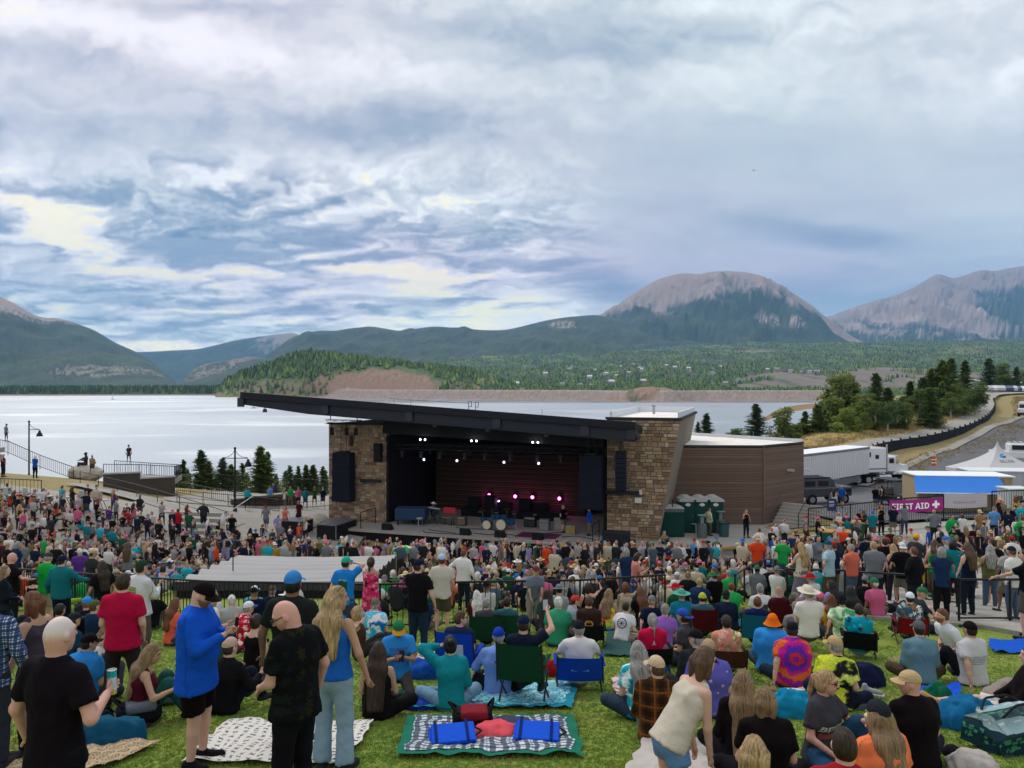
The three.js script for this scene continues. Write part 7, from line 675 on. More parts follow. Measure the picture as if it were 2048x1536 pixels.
const FAB = {
purpleDye: tieDye(['#8a1f8f', '#c0303f', '#5a2a9a', '#b51d86', '#d0602a'], 0), blueDye: tieDye(['#2f9fd0', '#d9ecf2', '#1470b8', '#e8e4ea', '#4fc0d8'], 7, 0.42, 0.5), yellowDye: tieDye(['#c9cf3a', '#15161a', '#e3e67a', '#1b1c20', '#b9c23a'], 5, 0.6, 0.4), rainbowDye: tieDye(['#e0503a', '#e8c23a', '#3aa65a', '#3a6fd0', '#b03aa0'], 5), greenDye: tieDye(['#7fae7a', '#d6e2c8', '#4f9a6a', '#c5d8b0'], 6, 0.5, 0.7), tealDye: tieDye(['#1da5b8', '#b8e6ea', '#0d7890', '#eaf5f5'], 0), radial: tieDye(['#d8d4cc', '#1a1c1c', '#9aa88a', '#16181a'], 9, 0.2, 0.5),
redFloral: floral('#b3142a', ['#e8c8c8', '#d45060', '#f0dede']), tealFloral: floral('#0c93a8', ['#b3302a', '#0a5f70', '#2ac0cf', '#083f50']), camoFloral: floral('#39566a', ['#c9b79a', '#7aa0a8', '#20282e', '#8a6a4a', '#d8d8d0'], 60, 34), orangeFloral: floral('#c98a72', ['#e0e0a0', '#6f8f4a', '#b5502f', '#e8b0a0'], 60), leafBlack: floral('#0b0e12', ['#141c16', '#24220f', '#10171d', '#1c1810'], 60, 24), lavender: floral('#5a58a8', ['#d0b0c0', '#7a70c0', '#3f3f8a'], 26, 14), pinkDress: floral('#c42a5c', ['#1a1016', '#e0607a', '#2a1018', '#f08aa0'], 30, 40), batik: floral('#1f5a4a', ['#3aa0a0', '#b8d8d0', '#123c34'], 30),
plaidBrown: plaid('#4f3016', [['rgba(30,18,10,0.55)', 26, 64, 0], ['rgba(190,120,60,0.55)', 4, 64, 42], ['rgba(120,75,35,0.5)', 12, 64, 40]]), plaidBlue: plaid('#c9d2dc', [['rgba(30,50,90,0.75)', 12, 26, 0], ['rgba(20,35,70,0.5)', 6, 26, 15]]), stripeBlue: print('#c5cfd8', (g, n) => { g.fillStyle = '#2c4a70'; for (let i = 0; i < n; i += 40) g.fillRect(0, i, n, 18); }),
whitePrint: print('#c9c7c8', (g, n) => { g.fillStyle = '#6f7f4a'; g.fillRect(70, 70, 84, 84); g.fillStyle = '#9aa860'; for (let y = 78; y < 150; y += 18) g.fillRect(74, y, 76, 7); g.strokeStyle = '#9a98a0'; for (let i = 0; i < 50; i++) { g.beginPath(); const x = rnd() * n, y = rnd() * n; g.moveTo(x, y); g.lineTo(x + 14, y + 3); g.stroke(); } }), bluePrint: print('#1c78c4', (g) => { g.fillStyle = '#17543a'; g.fillRect(92, 84, 74, 78); g.fillStyle = '#7fb0a0'; g.fillRect(96, 70, 66, 9); }), bandTee: print('#2f86cc', (g) => { g.fillStyle = '#5a2a80'; g.font = 'bold 26px sans-serif'; g.textAlign = 'center'; g.fillText('MURDER', 128, 84); g.fillStyle = '#c0407a'; g.beginPath(); g.ellipse(128, 118, 30, 20, 0, 0, 7); g.fill(); g.fillStyle = '#5a2a80'; g.fillText('PARTY', 128, 160); }), greyTee: print('#3d3c42', (g) => { g.fillStyle = '#d8d4cf'; g.font = 'bold 34px sans-serif'; g.textAlign = 'center'; g.fillText('BETHESDA', 128, 128, 150); g.fillStyle = '#8f4a40'; g.fillRect(60, 138, 136, 22); }),
emblemBrown: print('#33231c', (g) => { g.fillStyle = '#d8c9a0'; g.beginPath(); g.arc(128, 108, 34, 0, 7); g.fill(); g.fillStyle = '#c98a2a'; g.beginPath(); g.arc(128, 104, 27, 0, 7); g.fill(); g.fillStyle = '#1a1410'; g.beginPath(); g.moveTo(100, 118); g.lineTo(116, 92); g.lineTo(128, 106); g.lineTo(138, 90); g.lineTo(156, 118); g.fill(); }), redLogo: print('#bb1440', (g) => { g.fillStyle = '#e8d8dc'; g.beginPath(); g.moveTo(120, 92); g.lineTo(136, 92); g.lineTo(128, 66); g.fill(); g.fillRect(112, 96, 32, 4); }), whiteEmblem: print('#d0ced0', (g) => { g.strokeStyle = '#223a50'; g.lineWidth = 9; g.beginPath(); g.arc(128, 108, 44, 0, 7); g.stroke(); g.lineWidth = 4; for (let i = 0; i < 9; i++) { g.beginPath(); g.moveTo(128, 108); g.lineTo(128 + 40 * Math.cos(i * 0.7), 108 + 40 * Math.sin(i * 0.7)); g.stroke(); } }), greyPrint: print('#b9b6b8', (g) => { g.fillStyle = '#6a7a90'; for (let i = 0; i < 5; i++) g.fillRect(70, 92 + i * 11, 110 - i * 6, 4); }), greenPrint: print('#149a3a', (g) => { g.fillStyle = '#0f6a2a'; g.font = 'bold 20px sans-serif'; g.fillRect(96, 96, 64, 6); }),
};
// ---------------------------------------------------------------- the people near the camera
const NEAR = [], BYLABEL = new Map();
function R(px, py, pose, turn, shirt, pants, head, label, o = {}) {
const hm = /^(?:(\w+)(#\w+)(?:\/(#\w+))? )?(\w+) ?(\w*)$/.exec(head); const spec = { pose, turn, shirt: FAB[shirt] ?? shirt, pants: FAB[pants] ?? pants, hat: hm[1], hatc: hm[2], brimc: hm[3], hair: hm[4], hairc: hm[5] || 'brown', label, ...o };
spec.H = o.H ?? { stand: 1.78, wide: 1.78, walk: 1.78, cross: 0.95, knees: 0.96, out: 0.92, bent: 0.95, recline: 0.82, chair: 1.26, low: 1.04, kneel: 1.08, stoop: 1.42 }[pose]; spec.fat = (o.fat ?? 1) * 0.99; spec.lw = o.legs; spec.shoes = o.shoes ?? (o.legs === 'skirt' ? undefined : '#2a2a2c'); const r = person(px, py, spec); NEAR.push([r.X, -r.Z]); BYLABEL.set(label, r); return r;
}
const whiteHair = R(118, 1232, 'stand', 18, '#0a0c13', '#11141d', 'buzz grey', 'white haired man in black tee holding up a tall drink can', { D: 5.0, arms: ['down', [-0.2, 1.2, 0.2]], skin: 'pink', buzz: [1.1, 1.75, 2.1], fat: 1.04, head: [-0.05, 0] });
const blueMan = R(406, 1160, 'stand', 95, '#0f50bd', '#08080a', 'cap#0b0b0e buzz dark', 'large man in untucked bright blue shirt and black shorts', { H: 1.86, arms: ['phone', 'phone'], fat: 1.2, belly: 1.06, sleeve: 'long', legs: 'short', hem: 0.2, loose: 0.014, head: [0, 0.42], beard: [0.35, 0.27, 0.22], shoes: '#15151a', collar: 1 });
R(247, 1145, 'wide', -4, '#a80f3a', '#2a2523', 'short grey', 'man in raspberry red tee and dark trousers seen from behind', { H: 1.8, arms: ['pocket', 'pocket'], fat: 1.14, hairc: 'dark' });
R(283, 1119, 'stand', 25, 'whitePrint', '#55504a', 'cap#1f3d2a short dark', 'man in white long sleeved shirt with green back print', { H: 1.82, sleeve: 'long', arms: ['down', 'phone'], fat: 1.1 });
R(572, 1198, 'stand', -62, 'leafBlack', '#0c1016', 'bald dark', 'bald man in dark leafy shirt looking down through glasses', { D: 6.2, arms: [[0.1, 1.02, 0.26], 'down'], fat: 1.16, head: [0.62, 0.5], specs: true, skin: 'pink', beard: [0.8, 0.72, 0.68] });
R(586, 1140, 'stand', 4, '#1a201d', '#1c1e22', 'cap#2f78b8 short black', 'man in charcoal tee wearing a bright blue cap', { D: 8.2, skin: 'brown', arms: ['down', 'down'], fat: 1.14 });
R(672, 1171, 'stand', 12, '#1c5fb8', '#8aa3b8', 'long blonde', 'blonde woman in blue tank top and pale flared jeans', { H: 1.82, sleeve: 'tank', fem: true, arms: ['pocket', 'down'], head: [-0.9, 0.05], glasses: 'head', flare: 3.2, skin: 'tan', hem: 0.02 });
R(66, 1181, 'stand', -78, '#3f3a46', '#1d1d22', 'bob auburn', 'woman with auburn bob in charcoal tank top facing the lake', { H: 1.72, sleeve: 'tank', fem: true, arms: ['down', 'down'], skin: 'tan' });
R(-22, 1176, 'stand', -10, 'plaidBlue', '#2a2e38', 'short dark', 'person in blue and white checked shirt at the frame edge', { H: 1.8, sleeve: 'long', arms: ['down', 'down'] });
R(178, 1268, 'cross', 14, '#2878ba', '#2a2e3a', 'cap#0c0c0f short black', 'broad seated man in sky blue tee and black cap', { fat: 1.36, arms: ['lap', 'lap'], skin: 'tan', head: [-0.5, 0.05] });
R(303, 1288, 'knees', 62, '#4a1420', '#1f4a44', 'long sandy', 'seated woman with wavy sandy hair looking at her phone', { fem: true, sleeve: 'tank', arms: ['phone', 'knee'], skin: 'tan', head: [-0.2, 0.35] });
R(208, 1254, 'bent', 150, 'radial', '#3a3a40', 'short sandy', 'seated man in black and cream sunburst shirt with sunglasses on head', { arms: ['face', 'lap'], glasses: 'head', head: [0.5, 0.1] });
R(120, 1208, 'cross', 8, '#b5180f', '#2a2a30', 'short black', 'seated man with black hair in bright red jacket', { sleeve: 'long', arms: ['lap', 'lap'], skin: 'tan' });
R(8, 1188, 'low', 35, '#1d333b', '#20262c', 'short dark', 'hunched person in slate blue hoodie at the frame edge', { sleeve: 'long', hood: 1, H: 1.05, fat: 1.2 });
R(148, 1226, 'cross', 30, '#123a52', '#2a2e36', 'cap#23262b short dark', 'seated man in dark teal tee with charcoal cap', { arms: ['lap', 'lap'], H: 0.95 });
R(190, 1200, 'bent', 30, '#16304a', '#33352a', 'cap#4f5a2a short brown', 'seated man in navy shirt with olive cap', { arms: ['knee', 'lap'] });
R(174, 1194, 'cross', -10, '#101216', '#22242a', 'cap#2f86cc short sandy', 'seated man in black tee with sky blue cap', { arms: ['lap', 'lap'], H: 0.98 });
R(107, 1167, 'recline', 48, '#7f9a3a', '#2a2e36', 'cap#d0ccc8/#1a1a1c short dark', 'person in lime green jacket and white cap reclining by the railing', { sleeve: 'long', hood: 1, loose: 0.03, H: 0.98, arms: ['lap', 'knee'] });
R(97, 1105, 'stand', 20, 'greenPrint', '#8f8874', 'cap#3a3a2e short grey', 'man in vivid green tee and khaki shorts leaning at the railing', { H: 1.78, arms: ['phone', 'phone'], fat: 1.2, legs: 'short', head: [0.3, 0.3] });
R(124, 1108, 'stand', 5, '#176a72', '#151c2c', 'beanie#152030 short dark', 'man in teal long sleeved shirt and navy beanie at the railing', { H: 1.8, sleeve: 'long', arms: ['down', 'rail'], fat: 1.15 });
R(24, 1105, 'stand', 35, '#0d0e11', '#1c1d20', 'bald dark', 'bald man in black tee resting an arm on the railing', { H: 1.8, skin: 'pink', arms: ['rail', 'rail'], fat: 1.15 });
R(8, 1130, 'stand', 50, '#141a26', '#20242c', 'long sandy', 'woman with sandy hair and hat band at the railing end', { H: 1.66, fem: true, sleeve: 'long' });
R(204, 1121, 'stand', -48, '#141519', '#2f5570', 'long dark', 'dark haired woman in black print tee and jeans by the railing', { H: 1.68, fem: true, arms: ['down', 'pocket'], skin: 'tan' });
R(232, 1172, 'cross', 10, '#5a2a86', '#2a2a30', 'long blonde', 'seated blonde woman in violet top behind the red tee man', { fem: true, H: 0.95 });
R(352, 1196, 'cross', 40, '#d8604a', '#3a3a40', 'long auburn', 'seated auburn haired woman in coral top beside the blue shirt man', { fem: true, arms: ['lap', 'lap'], H: 0.95 });
R(460, 1276, 'knees', 28, '#101114', '#151a2a', 'cap#b89a88 short dark', 'seated man in black sweater with dusty pink cap', { sleeve: 'long', arms: ['knee', 'knee'], fat: 1.15 });
R(497, 1203, 'cross', 42, 'redFloral', '#2a2a30', 'cap#d8d8da/#2a4a7a short grey', 'seated man in red floral shirt with white and blue cap', { fat: 1.2, arms: ['fwd', 'lap'] });
R(512, 1228, 'kneel', 20, '#0c0c0f', '#4f4f52', 'bun dark', 'kneeling woman in black tank top and grey leggings', { fem: true, sleeve: 'tank', arms: ['fwd', 'lap'] });
R(545, 1172, 'cross', 5, '#1d2233', '#2a2a30', 'cap#5a4a3a short grey', 'seated man in dark navy tee with brown cap facing the canopy', { H: 0.95 });
R(509, 1172, 'cross', 0, '#4fa0a8', '#2a2a30', 'cap#c8c8c8 short dark', 'seated person in aqua shirt and white cap before the canopy', { H: 0.95 });
R(692, 1112, 'stand', 16, 'bluePrint', '#3a4350', 'cap#1fa08a/#22405a short dark', 'man in royal blue tee with green back print raising a hand to his face', { H: 1.8, arms: ['down', 'face'], legs: 'short', shoes: '#444' });
R(742, 1113, 'stand', 4, 'pinkDress', 'pinkDress', 'pony dark', 'woman in pink and black backless dress with dark ponytail', { H: 1.74, fem: true, sleeve: 'tank', legs: 'skirt', skin: 'tan', arms: ['fold', 'fold'], legname: 'skirt' });
R(838, 1117, 'stand', 18, '#0d0f14', '#1c2f40', 'cap#141c34 short dark', 'man in black tee and dark jeans with navy cap', { H: 1.8, arms: ['phone', 'down'], fat: 1.08, head: [-0.6, 0] });
R(884, 1107, 'stand', 0, '#bdb8ab', '#4f463c', 'cap#9fb4d0/#d8d8d8 short brown', 'man in cream tee and brown shorts with pale blue cap', { H: 1.8, arms: ['down', 'pocket'], legs: 'short', fat: 1.1 });
R(750, 1197, 'cross', 2, 'blueDye', '#2a2a30', 'cap#6a6658 short grey', 'seated person in turquoise and white tie dye shirt', { fat: 1.15 });
const phoneMan = R(797, 1237, 'kneel', 168, 'bandTee', '#4a4640', 'cap#23704a/#c98a1f short dark', 'kneeling man in sky blue band tee and green gold cap facing the camera', { arms: ['phone', 'phone'], head: [0, 0.42], beard: [0.5, 0.4, 0.35], skin: 'tan', H: 1.08 });
R(757, 1284, 'bent', 2, '#15110f', '#101012', 'verylong dark', 'seated woman with very long dark brown hair', { fem: true, arms: ['lap', 'lap'], skin: 'tan', sleeve: 'tank' });
R(900, 1273, 'cross', -12, '#138089', '#6f93ab', 'bun black', 'seated woman in teal sweater with black hair pinned up', { fem: true, sleeve: 'long', arms: ['face', 'lap'], fat: 1.05 });
R(997, 1256, 'cross', 3, '#6f8fd0', '#15161c', 'cap#1338a0 short grey', 'seated man in periwinkle hoodie and royal blue cap', { sleeve: 'long', hood: 1, arms: ['knee', 'lap'], legs: 'short', fat: 1.1 });
R(921, 1221, 'chair', 12, '#1c2a44', '#22304a', 'short brown', 'man wearing sunglasses in the tall blue and white chair', { glasses: true, H: 1.16, head: [-1.0, 0] });
R(973, 1194, 'low', 0, '#3f4248', '#2a2a30', 'short grey', 'grey haired man in green double camp chair', { H: 1.0 }); R(1014, 1192, 'low', 5, '#2a5a62', '#2a2a30', 'short dark', 'person with cropped dark hair and teal collar in the double camp chair', { H: 1.0 });
R(1047, 1228, 'chair', 12, '#141c30', '#2a2a30', 'cap#16213c short dark', 'man in navy cap raising a phone from a green chair', { arms: ['lap', 'up'], H: 1.22 });
R(1158, 1239, 'low', 2, '#d2d0ce', '#8a8268', 'cap#1a1c20/#1a1c20 short grey', 'man in white tee and black cap in low royal blue chair', { arms: ['knee', 'knee'], fat: 1.12, turn: 2 });
R(1178, 1190, 'low', 6, 'emblemBrown', '#2a2624', 'short brown', 'person in brown hoodie with round mountain emblem', { sleeve: 'long', hood: 1, H: 1.05, fat: 1.15 });
R(1117, 1194, 'cross', 12, '#2f8a68', '#3a3a40', 'short white', 'grey haired man in sea green tee', { fat: 1.2, H: 0.98 }); R(1097, 1180, 'cross', 20, '#254a48', '#2a2a30', 'verylong dark', 'woman with long dark hair beside the man in sea green', { fem: true, H: 0.98 }); R(1150, 1190, 'cross', 70, '#8a94a0', '#2a2a30', 'cap#c03a30 short dark', 'young person in grey hoodie and red cap looking sideways', { sleeve: 'long', H: 0.9 });
R(1218, 1178, 'cross', 25, 'rainbowDye', '#3a2a4a', 'long sandy', 'girl with sandy hair in rainbow tie dye tank', { fem: true, sleeve: 'tank', skin: 'tan' });
R(1252, 1207, 'bent', 30, 'whiteEmblem', '#8a8070', 'short dark', 'person in white tee with blue round emblem bending forward', { lean: 0.4, H: 0.8 }); R(1305, 1225, 'low', 0, 'redLogo', '#20202a', 'pony grey', 'person with grey ponytail in crimson tee with small white logo', { H: 1.0, arms: ['lap', 'lap'] }); R(1330, 1208, 'cross', 20, '#8a5ab0', '#2a2a30', 'cap#8a8070 short grey', 'seated person in violet patterned shirt beside the crimson tee', { H: 0.9 });
R(1276, 1284, 'cross', -8, 'tealDye', '#2a3a4a', 'verylong grey', 'woman with long grey hair in turquoise dress', { fem: true, arms: ['lap', 'lap'] });
R(1313, 1311, 'bent', 5, 'plaidBrown', '#6a7468', 'cap#c2ab8a short brown', 'man in brown plaid shirt with tan cap seen from behind', { sleeve: 'long', arms: ['lap', 'knee'], legs: 'short', fat: 1.12, beard: [0.5, 0.35, 0.25], loose: 0.02, head: [0.6, 0] });
R(1408, 1297, 'kneelup', 70, '#c2b8a6', '#5f86ac', 'bob brown', 'kneeling woman in beige tank top and denim shorts with sunglasses', { D: 6.8, lean: 0.34, fem: true, sleeve: 'tank', legs: 'mini', arms: ['low', 'low'], head: [0.1, 0.2], glasses: true, loose: 0.02, hem: 0.05 });
R(1486, 1345, 'cross', 14, '#0b0b0d', '#15151a', 'verylong auburn', 'woman with long auburn blonde hair in black sweater', { fem: true, sleeve: 'long', hairc: 'sandy' }); R(1530, 1377, 'cross', 5, '#0c0c0e', '#15151a', 'bob blonde', 'woman with dark blonde bob in black tee', { fem: true, fat: 1.15, hairc: 'sandy' }); R(1508, 1478, 'cross', 10, '#2a2a2e', '#15151a', 'bob blonde', 'top of a blonde head at the frame bottom', { fem: true });
const cupLady = R(1652, 1340, 'bent', 140, 'greyTee', '#1f3f5c', 'pony sandy', 'woman in grey lettered tee and sunglasses holding an ice cream cup', { fem: true, arms: ['cup', [-0.22, 0.22, 0.26]], glasses: true, head: [0.35, 0.05], fat: 1.12, skin: 'pink', hairc: 'blonde' });
R(1688, 1462, 'cross', 10, '#9a1a24', '#2a2a30', 'short brown', 'man with brown and grey hair in red shirt at the frame bottom', { fat: 1.1, hairc: 'dark' }); R(1757, 1404, 'cross', -14, '#e8784a', '#3a3a40', 'cap#23262c long', 'woman in bright orange tee with charcoal cap', { fem: true, fat: 1.1, hairc: 'sandy', hair: 'long' }); R(1820, 1342, 'cross', -8, '#0a0b0f', '#20242c', 'cap#b89f74 buzz', 'man in black tee and tan cap looking towards the lake', { head: [1.15, 0.02], skin: 'pink', fat: 1.18, arms: ['lap', 'lap'], beard: [0.85, 0.78, 0.74] });
R(1585, 1246, 'cross', 8, 'purpleDye', '#1c2a3a', 'cap#16171b short dark', 'broad man in magenta tie dye tee and black cap', { fat: 1.42, belly: 1.1, arms: ['back', 'lap'], skin: 'tan', head: [-0.4, 0.1] }); R(1670, 1274, 'cross', 30, 'yellowDye', '#151a30', 'cap#b39a6c short grey', 'man in yellow and black tie dye tee with tan cap', { fat: 1.15, head: [0.9, 0] }); R(1545, 1230, 'cross', 28, '#2f86d0', '#3a4a5a', 'bucket#e06a14 short dark', 'person in orange bucket hat wrapped in a blue towel', { sleeve: 'long', loose: 0.05, hood: 1 });
R(1838, 1242, 'cross', 6, '#5f7f8c', '#4a3f30', 'cap#54585a short dark', 'man in blue grey hoodie and grey cap seen from behind', { sleeve: 'long', hood: 1, fat: 1.15, H: 0.95 }); R(1940, 1242, 'bent', -16, 'greyPrint', '#15161c', 'cap#101114 short black', 'man in pale grey tee and black cap leaning back on one arm', { arms: ['back', 'lap'], fat: 1.22, skin: 'tan', H: 0.96 }); R(1884, 1216, 'cross', -95, '#c8ccd0', '#6a5a40', 'short auburn', 'bearded auburn haired man in white tee bending over', { lean: 0.35, beard: [0.5, 0.25, 0.14], H: 0.95, hairc: 'auburn' });
R(1820, 1184, 'low', 14, 'camoFloral', '#2a3038', 'cap#d0d4dc/#4a6ab0 short dark', 'man in blue brown tropical shirt with white mesh cap', { H: 1.0, fat: 1.25 }); R(1718, 1206, 'low', 20, 'tealFloral', '#8fa0b0', 'short dark', 'man in turquoise tropical shirt slung in a black chair', { legs: 'short', H: 1.0, fat: 1.1 }); R(1684, 1189, 'cross', 18, 'greenDye', '#3a3a40', 'cap#15171c short black', 'man in pale green tie dye tee with black cap', { arms: ['back', 'lap'], H: 0.95, skin: 'tan' });
R(1640, 1183, 'cross', 25, '#c49aa8', '#3a3a40', 'cap#d8608a short sandy', 'woman in rose top with bright pink cap', { fem: true, H: 0.92 }); R(1662, 1190, 'cross', 15, '#c08a28', '#3a3a40', 'long auburn', 'woman with long amber hair in ochre top', { fem: true, H: 0.9 }); R(1612, 1171, 'cross', 10, '#8a6a80', '#3a3a40', 'straw#cfc6b0 short grey', 'woman in wide pale sun hat', { fem: true, H: 0.95 }); R(1592, 1204, 'knees', 10, '#8a8480', '#6a6a6e', 'cap#7f776e short grey', 'grey haired person in taupe cap with bare knees raised', { legs: 'short', H: 0.9 }); R(1700, 1172, 'cross', 0, '#2a2226', '#22222a', 'verylong black', 'woman with long black hair beside the landing', { fem: true, H: 0.95 });
R(1417, 1280, 'cross', 10, 'lavender', '#3a3a5a', 'cap#a48a6c short brown', 'person in lavender paisley shirt with tan mesh cap', { fat: 1.25, loose: 0.03 }); R(1392, 1260, 'cross', 5, '#26292d', '#22242a', 'cap#111316 short grey', 'man in charcoal jacket with black cap', { sleeve: 'long', H: 0.95, head: [0.9, 0] }); R(1366, 1217, 'cross', -55, '#3f4046', '#2a3040', 'capback#2450a8 pony', 'man in grey tee with blue cap backwards and brown ponytail', { skin: 'tan', H: 0.98, hairc: 'dark' });
R(1363, 1179, 'cross', 0, '#17708c', '#2a2a30', 'straw#4f9a86 short grey', 'person in teal tee with green straw hat', { H: 0.98 }); R(1405, 1182, 'low', 5, '#3f5868', '#2a2a30', 'beanie#a8b03a short dark', 'person with olive yellow headscarf in maroon chair', { H: 1.02, sleeve: 'long' }); R(1453, 1228, 'low', 4, 'orangeFloral', '#4a3a34', 'cap#3f3a34 short dark', 'person in orange floral shirt with patterned dark cap', { H: 1.0, fat: 1.15 }); R(1452, 1180, 'cross', 10, '#15203a', '#22242a', 'cap#182c2a short dark', 'person in navy jacket and dark green cap', { sleeve: 'long', H: 0.96 }); R(1515, 1192, 'low', 15, '#0f1f4a', '#22242a', 'short auburn', 'man in navy shirt in the chair behind the orange hat', { H: 1.02, fat: 1.15 }); R(1558, 1172, 'low', 0, '#3f1420', '#22242a', 'buzz grey', 'man in burgundy shirt with shaved head', { H: 1.0, buzz: [0.6, 0.55, 0.5] }); R(1520, 1168, 'cross', 0, '#c8c8c6', '#22242a', 'short grey', 'curly grey haired person in white shirt', { H: 0.96 });
R(1336, 1152, 'cross', 15, '#c9c4b0', '#3a3a40', 'cap#c8bfa8 short brown', 'person in cream sweater with pale cap', { sleeve: 'long', H: 0.95, fat: 1.1 }); R(1276, 1104, 'stand', 88, '#c07a70', '#2a4a78', 'bob dark', 'standing woman in coral striped top and long blue skirt', { H: 1.7, fem: true, legs: 'skirt', arms: ['phone', 'phone'], head: [0, 0.4] }); R(1072, 1128, 'stand', 160, '#6a7480', '#8a8478', 'cap#5a3a30 short grey', 'man in grey tee bending with clasped hands', { H: 1.55, lean: 0.35, arms: ['low', 'low'] });
R(1602, 1084, 'stand', -20, '#c9bfa4', '#6a6470', 'long blonde', 'blonde woman in cream top and grey maxi skirt', { H: 1.7, fem: true, sleeve: 'tank', legs: 'skirt', arms: ['phone', 'down'] }); R(1656, 1080, 'stand', -40, '#9cbac4', '#4f4a38', 'cap#1d4a66 short grey', 'man in pale blue tee with hand on hip', { H: 1.74, arms: ['hips', 'pocket'] }); R(1737, 1068, 'stand', 25, '#12192b', '#2c2a2a', 'short dark', 'man in navy tee and dark shorts on the landing', { H: 1.8, legs: 'short', fat: 1.15, arms: ['down', 'phone'] }); R(1774, 1074, 'stand', -30, '#a31d28', '#3f6a86', 'cap#a02a30 short dark', 'person in crimson print vest and blue shorts', { H: 1.72, legs: 'short', arms: ['up', 'down'], skin: 'pink' });
R(1833, 1067, 'walk', 62, '#33363b', '#3f4a5a', 'cap#e0a012 short sandy', 'man in charcoal tee and golden yellow cap walking', { H: 1.8, arms: ['down', 'cup'], legs: 'short', skin: 'pink', fat: 1.05 }); R(1883, 1062, 'stand', 10, '#171a1c', '#1d2f40', 'long dark', 'woman in black top with green shoulder strap', { H: 1.68, fem: true, sleeve: 'long' }); R(1913, 1070, 'stand', 65, '#b07a5a', '#7f9ab0', 'bob sandy', 'hugging woman in pale jeans with arms round her friend', { H: 1.66, fem: true, arms: ['hug', 'hug'], sleeve: 'tank' }); R(1938, 1072, 'stand', -75, '#0c0c0e', '#0d0d10', 'verylong black', 'hugging woman in long black dress', { H: 1.68, fem: true, legs: 'skirt', arms: ['hug', 'hug'] }); R(1973, 1078, 'cross', 10, '#c49a30', '#3a3a40', 'verylong auburn', 'woman with long chestnut hair in mustard top beyond the landing', { fem: true, H: 0.95 }); R(2052, 1098, 'stand', -35, '#10131a', '#55524c', 'short dark', 'man in black tee cut by the frame edge', { H: 1.8, arms: ['fwd', 'down'], legs: 'short' });
R(2062, 1290, 'out', -70, '#08080a', '#c8c4c0', 'short dark', 'person in black top with tan boots at the frame edge', { D: 9.2, legs: 'short', shoes: '#a8875a', fat: 1.15, sleeve: 'long' });
R(1700, 1066, 'stand', 20, '#1b1d22', '#8a8a8c', 'short dark', 'man in black tee and pale trousers beside the navy tee man', { H: 1.76 }); R(1618, 1172, 'stand', 0, '#ded9d0', '#4a4a50', 'straw#c8c0aa short grey', 'person in white shirt and pale hat low behind the seated women', { H: 1.3, pose: 'chair' });
